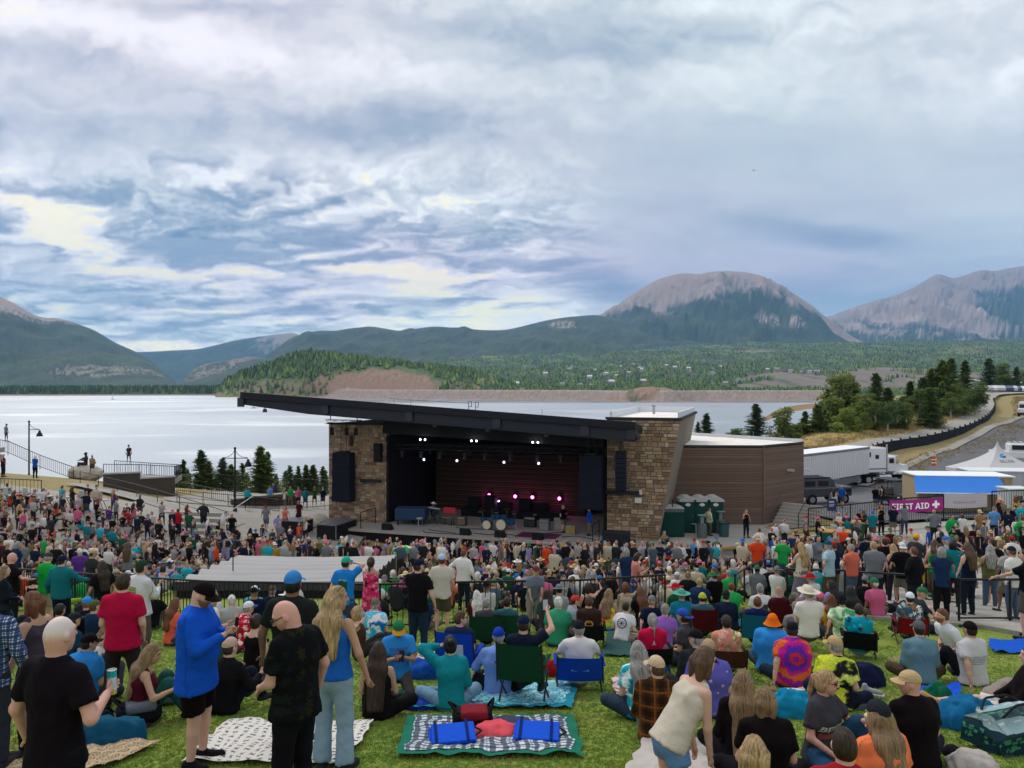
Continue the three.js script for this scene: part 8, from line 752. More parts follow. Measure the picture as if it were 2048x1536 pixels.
// ---------------------------------------------------------------- the rest of the audience
{
reseed(81);
const variants = [
{ pose: 'cross', arms: ['lap', 'lap'], hair: 'short', hat: 'cap' }, { pose: 'cross', arms: ['lap', 'knee'], hair: 'short', fat: 1.15 }, { pose: 'cross', arms: ['phone', 'lap'], hair: 'long', fem: true }, { pose: 'knees', arms: ['knee', 'knee'], hair: 'pony', fem: true }, { pose: 'bent', arms: ['back', 'knee'], hair: 'short', hat: 'cap', legs: 'short' }, { pose: 'low', arms: ['lap', 'lap'], hair: 'short', hat: 'straw', sleeve: 'long' }, { pose: 'low', arms: ['lap', 'up'], hair: 'bob', fem: true, sleeve: 'tank' },
{ pose: 'stand', arms: ['down', 'down'], hair: 'short', hat: 'cap' }, { pose: 'stand', arms: ['phone', 'down'], hair: 'short', legs: 'short', fat: 1.12 }, { pose: 'stand', arms: ['down', 'cup'], hair: 'long', fem: true, sleeve: 'tank' }, { pose: 'walk', arms: ['down', 'down'], hair: 'short', hat: 'capback', legs: 'short' }, { pose: 'stand', arms: ['fold', 'fold'], hair: 'bob', fem: true, sleeve: 'long' }, { pose: 'stand', arms: ['hips', 'down'], hair: 'short', sleeve: 'long', fat: 1.2 },
];
const lod = (cell) => variants.map((v) => buildPerson({ ...v, cell, mitten: true, head: [rr(-0.5, 0.5), rr(-0.1, 0.2)] })), mid = lod(0.06), low = lod(0.145);
const SH = [['black', '#101115'], ['black', '#15161a'], ['black', '#0c0d10'], ['dark grey', '#1f2125'], ['navy', '#111a30'], ['dark blue', '#1b2f52'], ['white', '#d2d0cc'], ['light grey', '#9a9a9a'], ['navy', '#141d38'], ['charcoal', '#2c2e33'], ['white', '#c8c8c8'], ['cream', '#b8ae98'], ['grey', '#6e7278'], ['teal', '#14707a'], ['turquoise', '#25a0b0'], ['royal blue', '#1a4fae'], ['sky blue', '#5a93c4'], ['crimson', '#a31828'], ['orange red', '#d0431c'], ['pink', '#c05a7e'], ['maroon', '#4a1420'], ['forest green', '#1c5236'], ['bright green', '#23974a'], ['olive', '#585c2c'], ['purple', '#543080'], ['mustard', '#b58a22'], ['tan', '#8d7350'], ['brown', '#46301f'], ['coral', '#cf6a55'], ['lavender', '#8b84b8'], ['slate', '#3f5462']];
const HT = [['white', '#cfcfcd'], ['black', '#121316'], ['navy', '#172240'], ['red', '#9c1f22'], ['grey', '#6f7276'], ['tan', '#b39a72'], ['green', '#2f6a48'], ['blue', '#2c6ab0'], ['pink', '#c8688a'], ['straw coloured', '#c9b98e']], HC = ['dark', 'brown', 'black', 'sandy', 'blonde', 'grey', 'auburn', 'white'], PT = ['#23262e', '#1c2430', '#3a4656', '#5c5448', '#151619', '#4a5b70', '#6f6a5c', '#2d2b2a'];
const spots = [], far = (X, D, r) => spots.every((s) => (s[0] - X) ** 2 + (s[1] - D) ** 2 > r * r) && NEAR.every((s) => (s[0] - X) ** 2 + (s[1] - D) ** 2 > (r + 0.1) ** 2);
const zone = (x0, x1, d0, d1, r, n, stand, name, ok) => { for (let i = 0, g = 0; i < n && g < n * 25; g++) { const D = rr(d0, d1), X = rr(x0, x1); if (Math.abs(X / D) > 0.70 || !far(X, D, r * rr(0.8, 1.15))) continue; if (X > -12 && X < -4.2 && D > 23.6 && D < 32.8) continue; if (ok && !ok(X, D)) continue; spots.push([X, D, rnd() < stand, name]); i++; } };
zone(-14, -1, 12.6, 18.4, 1.15, 34, 0.02, 'inside the long railing', (X, D) => X / D < -0.02 && !(X > -1.6 - D * 0.02)); zone(1, 8.6, 15.4, 19, 1.0, 22, 0.02, 'inside the long railing'); zone(-1, 2, 17, 18.8, 1.0, 6, 0, 'inside the long railing');
zone(-4, 8, 20.6, 33, 0.85, 150, 0.05, 'on the middle slope'); zone(-18, -11.8, 21, 34, 0.9, 80, 0.12, 'beside the canopy'); zone(8.2, 14.5, 16.6, 22, 0.95, 26, 0.7, 'on the landing', (X, D) => X / D > 0.42); zone(8, 17, 21, 33, 0.85, 110, 0.35, 'by the stairs', (X, D) => X < 7.5 + (D - 16) * 0.55 || D > 24); zone(-14, 11, 33, 43, 0.6, 300, 0.55, 'in the pit', (X, D) => D < 43 - X * 0.22); zone(-33, -13, 28, 48, 0.64, 470, 0.27, 'on the terraces'); zone(12, 30, 30, 44, 0.9, 130, 0.6, 'below the banners', (X, D) => X / D > 0.34 && !(X / D > 0.46 && X / D < 0.64 && D > 36));
spots.sort((a, b) => a[1] - b[1]); const used = new Set(), acc = { p: [], n: [], c: [] }; let done = 0; const LIMIT = 190;
const mats2 = (c) => cloth(c), m4 = new THREE.Matrix4(), nm = new THREE.Matrix3(), v = new V3(), col = new THREE.Color();
const addGeo = (g, rgb, M) => { const n = g.index ? g.toNonIndexed() : g, p = n.attributes.position, q = n.attributes.normal, vc = n.attributes.color; nm.getNormalMatrix(M); for (let i = 0; i < p.count; i++) { v.fromBufferAttribute(p, i).applyMatrix4(M); acc.p.push(v.x, v.y, v.z); v.fromBufferAttribute(q, i).applyMatrix3(nm).normalize(); acc.n.push(v.x, v.y, v.z); const k = vc ? [vc.getX(i), vc.getY(i), vc.getZ(i)] : [1, 1, 1]; acc.c.push(rgb[0] * k[0], rgb[1] * k[1], rgb[2] * k[2]); } };
globalThis.placeExtra = (X, D, st, where, opt = {}) => make([X, D, st, where], true, opt);
function make([X, D, st, where], single, opt = {}) {
let vi, sh, ht, hc, lab, tries = 0, V; do { vi = opt.v ?? (st ? 7 + Math.floor(rnd() * 6) : Math.floor(rnd() * 7)); V = variants[vi]; sh = opt.sh ?? (rnd() < 0.45 ? SH[Math.floor(rnd() * 13)] : pick(SH)); ht = pick(HT); hc = pick(HC); const act = { cross: 'seated', knees: 'seated', bent: 'lounging', low: 'chair sitting', stand: 'standing', walk: 'walking' }[V.pose]; const headw = V.hat ? `${ht[0]} ${V.hat === 'straw' ? 'sun hat' : 'cap'}` : `${hc} ${V.hair === 'short' ? 'hair' : V.hair === 'long' ? 'long hair' : V.hair === 'bob' ? 'bobbed hair' : 'ponytail'}`; lab = opt.label ?? `${act} person in ${sh[0]} ${V.sleeve === 'tank' ? 'tank top' : V.sleeve === 'long' ? 'sweater' : 'tee'} with ${headw} ${where}`; } while (single && used.has(lab) && tries++ < 60); used.add(lab);
const H = (opt.H ?? (st ? rr(1.62, 1.84) : { low: 1.04, bent: 0.92 }[V.pose] ?? rr(0.88, 0.97))), g = (D < 60 && single ? mid : low)[vi], s = H / (g.top + (V.hat ? 0.012 : 0)), aim = Math.atan2(-(X - 0), D - 46) , turn = opt.turn ?? (rnd() < 0.8 ? rr(-30, 30) : rr(-170, 170)), hd = Math.PI - turn * Math.PI / 180, skin = SKIN[pick(['fair', 'fair', 'pink', 'tan', 'tan', 'brown'])], y = opt.y ?? height(X, D);
if (single) { const t = thing('person', lab, 'person', [X, y, -D], hd, opt.group ?? 'people in the audience'); t.scale.setScalar(s); dress(t, g, { skin: Object.keys(SKIN).find((k) => SKIN[k] === skin), shirt: sh[1], pants: pick(PT), lw: V.legs, shoes: '#26262a', hairc: hc, hatc: ht[1] }); return t; }
m4.makeRotationY(hd).scale(new V3(s, s, s)).setPosition(X, y, -D); const L = (h) => { col.set(h); return [Math.max(col.r, 0.006), Math.max(col.g, 0.006), Math.max(col.b, 0.006)]; }; addGeo(g.body, skin, m4); addGeo(g.shirt, L(sh[1]), m4); addGeo(g.trousers, L(pick(PT)), m4); if (g.hair) addGeo(g.hair, HAIR[hc], m4); if (g.hat) { addGeo(g.hat, L(ht[1]), m4); addGeo(g.brim, L(ht[1]), m4); }
}
for (const s of spots) { make(s, done < LIMIT); done++; }
const g = new THREE.BufferGeometry(); g.setAttribute('position', new THREE.Float32BufferAttribute(acc.p, 3)); g.setAttribute('normal', new THREE.Float32BufferAttribute(acc.n, 3)); g.setAttribute('color', new THREE.Float32BufferAttribute(acc.c, 3)); const m = struct('crowd', g, vmat(1, 1, 1, 0.85), 'stuff'); tag(m, 'dense far crowd of spectators before the stage and on the terraces', 'crowd');
const S = (n) => SH.find((s) => s[0] === n);
for (const [px, py, D, sh, turn, label, o] of [
[494, 975, 64, 'turquoise', -30, 'person in turquoise shirt by the plaza fence nearest the lamp'], [540, 972, 62, 'sky blue', 150, 'person in sky blue top at the ramp end'], [546, 968, 64, 'purple', 10, 'person in purple jacket on the plaza'], [569, 977, 62, 'white', 60, 'person in white tee on the plaza'], [581, 973, 63, 'bright green', 170, 'person in bright green tee on the plaza'], [597, 975, 62, 'pink', 160, 'person in pale pink shirt on the plaza'], [611, 976, 62, 'teal', 175, 'person in teal tee on the plaza'], [629, 974, 62, 'forest green', 150, 'person in green vest on the plaza'], [646, 975, 61, 'navy', 180, 'person in navy tee beside the stone tower'], [598, 1003, 55, 'maroon', -60, 'walking person in maroon shirt before the plaza', { v: 10 }], [532, 1013, 52, 'grey', 0, 'person in striped grey shirt walking up the ramp', { v: 10 }], [570, 1014, 50, 'coral', 170, 'person in coral tank at the foot of the ramp', { v: 9 }], [556, 1030, 49, 'lavender', 20, 'person in pale backpack at the foot of the ramp'], [407, 1006, 50, 'charcoal', -20, 'person in charcoal top stepping down the terrace'], [464, 1030, 47, 'black', 180, 'person in black print tee facing the terrace'], [446, 1030, 46.5, 'cream', 0, 'person in cream long dress on the steps', { v: 9 }], [356, 1020, 46, 'crimson', 20, 'person in bright red jacket on the terrace steps'],
[1418, 1022, 47.2, 'cream', 70, 'person in cream shirt waiting by the portable toilets', { y: 1.16 }], [1492, 1042, 46.6, 'black', 170, 'person in black jacket on the paved apron', { y: 1.16, v: 9 }], [1327, 1064, 45, 'tan', 160, 'person with sandy hair seated on the yellow kerb', { y: 1.0, v: 3, st: false }], [1519, 1060, 40, 'white', 0, 'person in white tee holding both hands to the face'], [1549, 1048, 42, 'white', 150, 'person in white shirt by the stair railing'], [1636, 1036, 42.5, 'black', 100, 'walking person in black top and jeans before the dumpster', { v: 10 }], [1751, 974, 59, 'black', 170, 'person in black beside the golf cart'], [1764, 972, 58.5, 'charcoal', -60, 'bearded person in charcoal leaning on the golf cart'], [1684, 972, 57, 'royal blue', 40, 'person in royal blue vest inside the picket fence'], [1668, 978, 50, 'white', 30, 'person in white shirt inside the picket fence'],
[1728, 1020, 39, 'charcoal', 160, 'person in camouflage shirt before the first aid banner'], [1745, 1024, 38.5, 'teal', 30, 'person in teal tee before the first aid banner'], [1762, 1012, 40, 'black', 175, 'tall person in black before the first aid banner'], [1786, 1014, 39.5, 'navy', 10, 'person in navy tee and shorts before the first aid banner', { v: 8 }], [1809, 1010, 40, 'grey', 10, 'person in grey tee before the first aid banner'], [1868, 1022, 36, 'grey', 20, 'broad person in grey tee below the first aid banner', { v: 12 }], [1904, 1032, 33, 'bright green', 170, 'person in kelly green tee below the white banner'], [1925, 1030, 34, 'white', 10, 'person in white tee beside the kelly green tee'], [1960, 1022, 34, 'tan', 0, 'person in tan shirt below the white banner'], [1988, 1016, 34.5, 'sky blue', 10, 'person in pale blue tee and cap below the white banner', { v: 7 }], [2020, 1014, 36, 'black', 0, 'person in black hoodie at the fence end', { v: 12 }], [2044, 1036, 30, 'bright green', 0, 'person in green and white jacket at the frame edge', { v: 12 }], [2046, 1008, 38, 'turquoise', 200, 'person in turquoise before the equipment cabinet'],
[258, 918, 66, 'charcoal', 180, 'man with hat standing alone on the viewing platform', { v: 7, y: 3.6 }], [184, 924, 63, 'tan', -20, 'person standing beside the bronze statue', { y: 3.0, v: 8 }], [70, 947, 58, 'royal blue', 0, 'person in royal blue jacket on the bleacher path'], [12, 900, 70, 'grey', 20, 'person in grey shirt at the top of the bleacher stairs', { v: 7, y: 5.2 }], [6, 952, 56, 'maroon', 90, 'person in maroon shirt at the frame edge of the bleachers'],
]) { let dd = D; const X = xAt(px, dd), t = make([X, dd, o?.st ?? true, ''], true, { sh: S(sh), turn, label, H: o?.v === 3 ? 0.92 : 1.75, ...o, group: 'people apart from the crowd' }); if (!o?.y) { const q = standing(px, py, 1.75); if (Math.abs(q - D) < 9) { const X2 = xAt(px, q); t.position.set(X2, height(X2, q) + 0.08, -q); } } }
const onStage = (x, z, sh, turn, label, vv, H = 1.75) => { const p = toWorld(x, DECK, z); make([p[0], -p[2], true, ''], true, { sh: S(sh), turn, label, H, v: vv, y: DECK + (vv === 5 ? 0.28 : 0), group: 'people on the stage' }); };
onStage(2.4, -3.0, 'black', 120, 'stage hand in black with pale harness on the stage', 8); onStage(-6.9, -3.9, 'slate', 150, 'keyboard player sitting at the pale keyboard', 5, 1.1); onStage(4.2, -2.6, 'royal blue', -100, 'person in blue at the side of the stage', 12);
{ // bronze statue on a boulder
const D = 65, X = xAt(171, D), y = 2.7, t = thing('bronze_statue', 'dark bronze figure in a hat seated on a pale boulder', 'statue', [X, y, -D]), bz = mat(0.035, 0.028, 0.022, 0.45, { metalness: 0.6 }), q = buildPerson({ pose: 'chair', arms: ['knee', 'fwd'], hat: 'straw', hair: 'short', cell: 0.05, mitten: true, sleeve: 'long' }), f = new THREE.Group(); part('figure', mergeGeometries([q.body, q.shirt, q.trousers, q.shoes, q.hat, q.brim].map((g) => { const n = g.toNonIndexed(); n.deleteAttribute('uv'); n.deleteAttribute('color'); return n; })), bz, t).position.set(0, 0.55, 0); t.children[0].rotation.y = -1.0; t.children[0].scale.setScalar(1.2); const b = new THREE.IcosahedronGeometry(1, 3), p = b.attributes.position; for (let i = 0; i < p.count; i++) { const k = 1 + 0.16 * n2(p.getX(i) * 2, p.getY(i) * 2 + p.getZ(i)); p.setXYZ(i, p.getX(i) * k * 1.5, p.getY(i) * k * 0.75 + 0.25, p.getZ(i) * k); } b.computeVertexNormals(); part('boulder', b, mat(0.4, 0.36, 0.31, 0.95), t);
for (const [px, py, Dd, sc] of [[605, 1030, 51, 0.9], [592, 1042, 50, 0.7], [628, 1034, 52, 0.8], [576, 1030, 51, 0.6]]) { const g2 = new THREE.IcosahedronGeometry(1, 3), p2 = g2.attributes.position; for (let i = 0; i < p2.count; i++) { const k = 1 + 0.18 * n2(p2.getX(i) * 2 + px, p2.getY(i) * 2 + p2.getZ(i)); p2.setXYZ(i, p2.getX(i) * k * 1.3, p2.getY(i) * k * 0.6, p2.getZ(i) * k); } g2.computeVertexNormals(); const X2 = xAt(px, Dd), m2 = solo('boulder', g2, mat(0.42, 0.37, 0.31, 0.95), `pale sandstone boulder by the plaza, ${sc > 0.85 ? 'largest of the heap' : sc > 0.75 ? 'nearest the stone tower' : sc > 0.65 ? 'lowest of the heap' : 'smallest of the heap'}`, 'boulder', 'plaza boulders'); m2.scale.setScalar(sc); m2.position.set(X2, height(X2, Dd) + 0.2, -Dd); }
const U = thing('umbrella', 'green yellow and white golf umbrella open in the crowd', 'umbrella', (() => { const D2 = 38, X2 = xAt(809, D2); return [X2, yAt(1090, D2) - 0.95, -D2]; })()); for (let i = 0; i < 8; i++) part('panel', new THREE.SphereGeometry(0.72, 4, 6, i * Math.PI / 4, Math.PI / 4, 0, 1.05).scale(1, 0.72, 1).translate(0, 0.4, 0), cloth(['#2f8a4a', '#c8b43a', '#2f8a4a', '#c9ccc0'][i % 4]), U); part('shaft', bar([0, -0.5, 0], [0, 0.95, 0], 0.012, 5), railMat, U);
}
}
// ---------------------------------------------------------------- blankets, chairs and belongings
const clothTex = { white: canvasTex(256, 256, (g, n) => { g.fillStyle = '#cfcac2'; g.fillRect(0, 0, n, n); g.strokeStyle = '#3a3a3c'; g.lineWidth = 3; for (let i = 0; i < 8; i++) for (let j = 0; j < 8; j++) { g.save(); g.translate(i * 32 + 16, j * 32 + 16); g.rotate((i + j) % 2 ? 0.8 : -0.8); g.beginPath(); g.moveTo(-11, 0); g.lineTo(11, 0); g.moveTo(-7, -6); g.lineTo(7, 6); g.moveTo(0, -10); g.lineTo(0, 10); g.stroke(); g.restore(); } }), tan: canvasTex(256, 256, (g, n) => { g.fillStyle = '#b09a78'; g.fillRect(0, 0, n, n); g.strokeStyle = '#4a3a2c'; g.lineWidth = 4; for (let i = 0; i < 5; i++) for (let j = 0; j < 5; j++) { g.beginPath(); g.arc(i * 52 + 26, j * 52 + 26, 18, 0, 7); g.stroke(); g.beginPath(); g.arc(i * 52 + 26, j * 52 + 26, 8, 0, 7); g.stroke(); } }), plaidBW: canvasTex(256, 256, (g, n) => { g.fillStyle = '#c5cbd0'; g.fillRect(0, 0, n, n); g.fillStyle = 'rgba(24,34,50,0.62)'; for (let i = 0; i < n; i += 32) { g.fillRect(i, 0, 15, n); g.fillRect(0, i, n, 15); } g.fillStyle = 'rgba(50,90,110,0.4)'; for (let i = 22; i < n; i += 64) { g.fillRect(i, 0, 4, n); g.fillRect(0, i, n, 4); } }), teal: noiseTex(256, (u, v) => { const a = torus2(u, v, 8, 4), b = Math.abs(torus2(u, v + 0.3, 14, 3)); const k = sm(0.1, 0.02, b); return [mix(30 + a * 30, 190, k), mix(140 + a * 40, 220, k), mix(165 + a * 30, 225, k)]; }), pink: canvasTex(128, 128, (g, n) => { g.fillStyle = '#cdb6b4'; g.fillRect(0, 0, n, n); g.strokeStyle = '#8a4a52'; g.lineWidth = 5; for (let y = 0; y < n; y += 18) { g.beginPath(); for (let x = 0; x <= n; x += 8) g.lineTo(x, y + 5 * Math.sin(x / 10)); g.stroke(); } }) };
const cmat = (t, r = 1) => { const c = t.clone(); c.repeat.set(r, r); c.needsUpdate = true; return new THREE.MeshStandardMaterial({ map: c, roughness: 0.95, side: THREE.DoubleSide }); };
function blanket(label, q, m, border, group, amp = 0.03) {     // q: four ground points on the image, clockwise from the far lakeward corner
const P = q.map(([x, y]) => gp(x, y, 0)), t = thing('blanket', label, 'blanket', [0, 0, 0], 0, group ?? 'blankets on the lawn'); const f = (u, v, lift) => { const a = lerp3(lerp3(P[0], P[1], u), lerp3(P[3], P[2], u), v), ex = 0.05 * n2(u * 5 + q[0][0], v * 5); const X = a[0] + ex, D = -a[2] + 0.05 * n2(v * 5, u * 5 + q[0][1]); return [X, height(X, D) + 0.035 + lift + amp * (1 + n2(X * 3.3, D * 3.3) + 0.7 * (0.5 - Math.abs(n2(X * 5 + D, D * 4)) * 2)), -D, u, v]; };
part('cloth', sheet(44, 34, (u, v) => f(mix(border ? 0.05 : 0, border ? 0.95 : 1, u), mix(border ? 0.05 : 0, border ? 0.95 : 1, v), border ? 0.006 : 0)), m, t); if (border) part('border', sheet(44, 34, (u, v) => f(u, v, 0)), cloth(border), t); return t;
}
blanket('white blanket with black line pattern below the blonde woman', [[455, 1452], [748, 1450], [690, 1540], [362, 1532]], cmat(clothTex.white, 2)); blanket('tan ringed blanket behind the white haired man', [[120, 1500], [322, 1492], [210, 1545], [-20, 1560]], cmat(clothTex.tan, 1.5)); blanket('charcoal ground mat under the backpacks', [[165, 1438], [335, 1432], [265, 1482], [110, 1490]], cloth('#2c2e31')); blanket('turquoise quilt under the periwinkle hoodie man', [[905, 1372], [1160, 1368], [1145, 1420], [820, 1424]], cmat(clothTex.teal, 2), '#1f7f96'); blanket('black and white plaid picnic rug with green border', [[815, 1443], [1148, 1440], [1168, 1524], [792, 1524]], cmat(clothTex.plaidBW, 2.2), '#1b6a55'); blanket('pink wavy striped blanket beside the turquoise dress', [[1222, 1362], [1268, 1364], [1262, 1414], [1236, 1410]], cmat(clothTex.pink, 1)); blanket('pale beige blanket under the kneeling woman', [[1290, 1487], [1470, 1490], [1480, 1560], [1245, 1560]], cloth('#b5aea6')); blanket('grey woven blanket at the frame edge', [[1915, 1418], [2060, 1408], [2080, 1470], [1990, 1462]], cloth('#8a857e')); blanket('blue tarpaulin behind the grey tee man', [[1975, 1287], [2070, 1287], [2075, 1312], [1985, 1312]], cloth('#1552b8')); blanket('crumpled blue sheet beside the hoodie man', [[1845, 1378], [1925, 1385], [1915, 1405], [1835, 1400]], cloth('#1a4fc0'), null, null, 0.05); blanket('rose patterned blanket behind the kneeling man', [[838, 1296], [882, 1292], [876, 1330], [832, 1328]], cmat(clothTex.pink, 1.5)); blanket('dark green ground sheet below the brown hoodie', [[1215, 1268], [1275, 1268], [1262, 1316], [1205, 1314]], cloth('#2c4a48')); blanket('deep blue blankets spread on the grass beyond the landing rail', [[1965, 1180], [2060, 1176], [2070, 1210], [1960, 1208]], cloth('#1a5aa0')); blanket('striped rug under the magenta tie dye man', [[1560, 1388], [1610, 1386], [1605, 1408], [1545, 1408]], cmat(clothTex.white, 1)); blanket('teal mat under the long haired woman', [[735, 1398], [815, 1390], [800, 1420], [720, 1424]], cloth('#2a5a58'));
['rose', 'pale', 'brick red', 'cream', 'dusty blue'].forEach((c, i) => blanket(`${c} blanket spread on the terrace among the far crowd`, [[150 + i * 62, 1068 + i * 7], [205 + i * 62, 1066 + i * 7], [200 + i * 62, 1084 + i * 7], [138 + i * 62, 1086 + i * 7]], cloth(['#b57a78', '#c2bcb4', '#9a3a34', '#bdb096', '#6f86a0'][i])));
function heap(name, label, cat, px, py, w, h, d, color, turn = 0, sd = 1) { const p = gp(px, py, 0), g = (() => { const q = new THREE.IcosahedronGeometry(1, 9); q.deleteAttribute('uv'); q.deleteAttribute('normal'); return mergeVertices(q, 1e-4); })(), a = g.attributes.position; for (let i = 0; i < a.count; i++) { const x = a.getX(i), y = a.getY(i), z = a.getZ(i), k = 1 + 0.25 * n2(x * 2.2 + sd * 7, z * 2.2 + y) + 0.16 * (0.5 - Math.abs(n2(x * 4 + sd, y * 4 + z * 3))) + 0.06 * n2(x * 11, z * 11 + y * 6); a.setXYZ(i, x * k * w / 2, Math.max(-0.15, y) * k * h * 0.9, z * k * d / 2); } g.computeVertexNormals(); const m = solo(name, g, cloth(color), label, cat); m.position.set(p[0], p[1] + h * 0.1 + 0.03, p[2]); m.rotation.y = turn; return m; }
function pack(label, px, py, c1, c2, turn, s = 1) { const p = gp(px, py, 0), t = thing('backpack', label, 'backpack', [p[0], p[1] + 0.03, p[2]], turn, 'bags on the lawn'); t.scale.setScalar(s); part('body', rbox(0.5, 0.24, 0.36, 0.1, 0, 0.12, 0, 0, 4), cloth(c1), t); part('pocket', rbox(0.34, 0.12, 0.3, 0.05, 0.02, 0.22, 0.06, 0, 3), cloth(c2), t); part('strap', merge([tube([[-0.2, 0.22, -0.14], [-0.3, 0.34, 0], [-0.18, 0.26, 0.18]], 0.018, 6), tube([[0.2, 0.22, -0.14], [0.26, 0.36, 0.02], [0.2, 0.24, 0.18]], 0.018, 6)]), cloth('#15161a'), t); }
pack('black and silver backpack lying on the charcoal mat', 278, 1452, '#1b1d22', '#6a7078', 0.5); pack('dark navy rucksack beside the teal jacket', 190, 1462, '#141a28', '#20283a', -0.4, 0.8); pack('grey blue soft cooler behind the blue shirt man', 330, 1410, '#5a7080', '#9aa8b0', 0.1, 0.8); pack('black and red tote on the plaid rug', 945, 1462, '#1a1316', '#7a1f2a', 0.1, 0.95); pack('black bag on the grass behind the tropical shirts', 1790, 1232, '#15161a', '#22242a', 0.2, 0.9);
heap('jacket', 'teal blue jacket dropped on the mat', 'jacket', 215, 1486, 0.75, 0.24, 0.5, '#0f4a66', 0.2, 2); heap('jacket', 'coral pink cloth heaped on the plaid rug', 'jacket', 990, 1476, 0.5, 0.14, 0.4, '#d0505a', 0, 3); heap('jacket', 'navy print cloth beside the coral cloth', 'jacket', 1022, 1466, 0.5, 0.14, 0.4, '#3a4258', 0, 4); heap('sun_hat', 'crumpled cream sun hat on the charcoal mat', 'hat', 205, 1448, 0.3, 0.1, 0.26, '#b8a88a', 0, 5); heap('bag', 'red drawstring bag beside the low blue chair', 'bag', 1107, 1352, 0.42, 0.2, 0.34, '#8a1018', 0, 6); heap('bag', 'blue bag behind the teal sweater woman', 'bag', 850, 1358, 0.5, 0.26, 0.4, '#154a9a', 0, 7); heap('towel', 'royal blue towel at the quilt corner', 'towel', 845, 1418, 0.5, 0.12, 0.35, '#1c3f9a', 0, 8); heap('jacket', 'teal puffer jacket on the grass behind the black tee man', 'jacket', 1935, 1455, 0.75, 0.3, 0.55, '#0d5c86', 0.3, 9); heap('sleeping_bag', 'turquoise sleeping bag beside the lettered tee woman', 'sleeping bag', 1585, 1432, 0.62, 0.28, 0.4, '#0f7aa0', 0, 10); heap('throw', 'brown and white throw bunched at the frame edge', 'blanket', 2020, 1428, 0.85, 0.35, 0.6, '#8d8078', 0.4, 11); heap('jacket', 'orange jacket tip at the frame bottom', 'jacket', 1180, 1590, 0.8, 0.14, 0.4, '#c8501a', 0, 12); heap('bag', 'dark bag behind the yellow tie dye man', 'bag', 1730, 1372, 0.5, 0.3, 0.4, '#161b38', 0, 13); heap('towel', 'blue towel beside the grey tee man', 'towel', 1305, 1342, 0.5, 0.14, 0.4, '#1f5aa0', 0, 14); heap('bag', 'dark green box bag behind the black tee man', 'bag', 1875, 1420, 0.45, 0.3, 0.34, '#125a40', 0.5, 15); heap('bag', 'black and white bag with orange trim at the frame bottom', 'bag', 1945, 1548, 0.45, 0.16, 0.35, '#a8a09a', 0, 16);
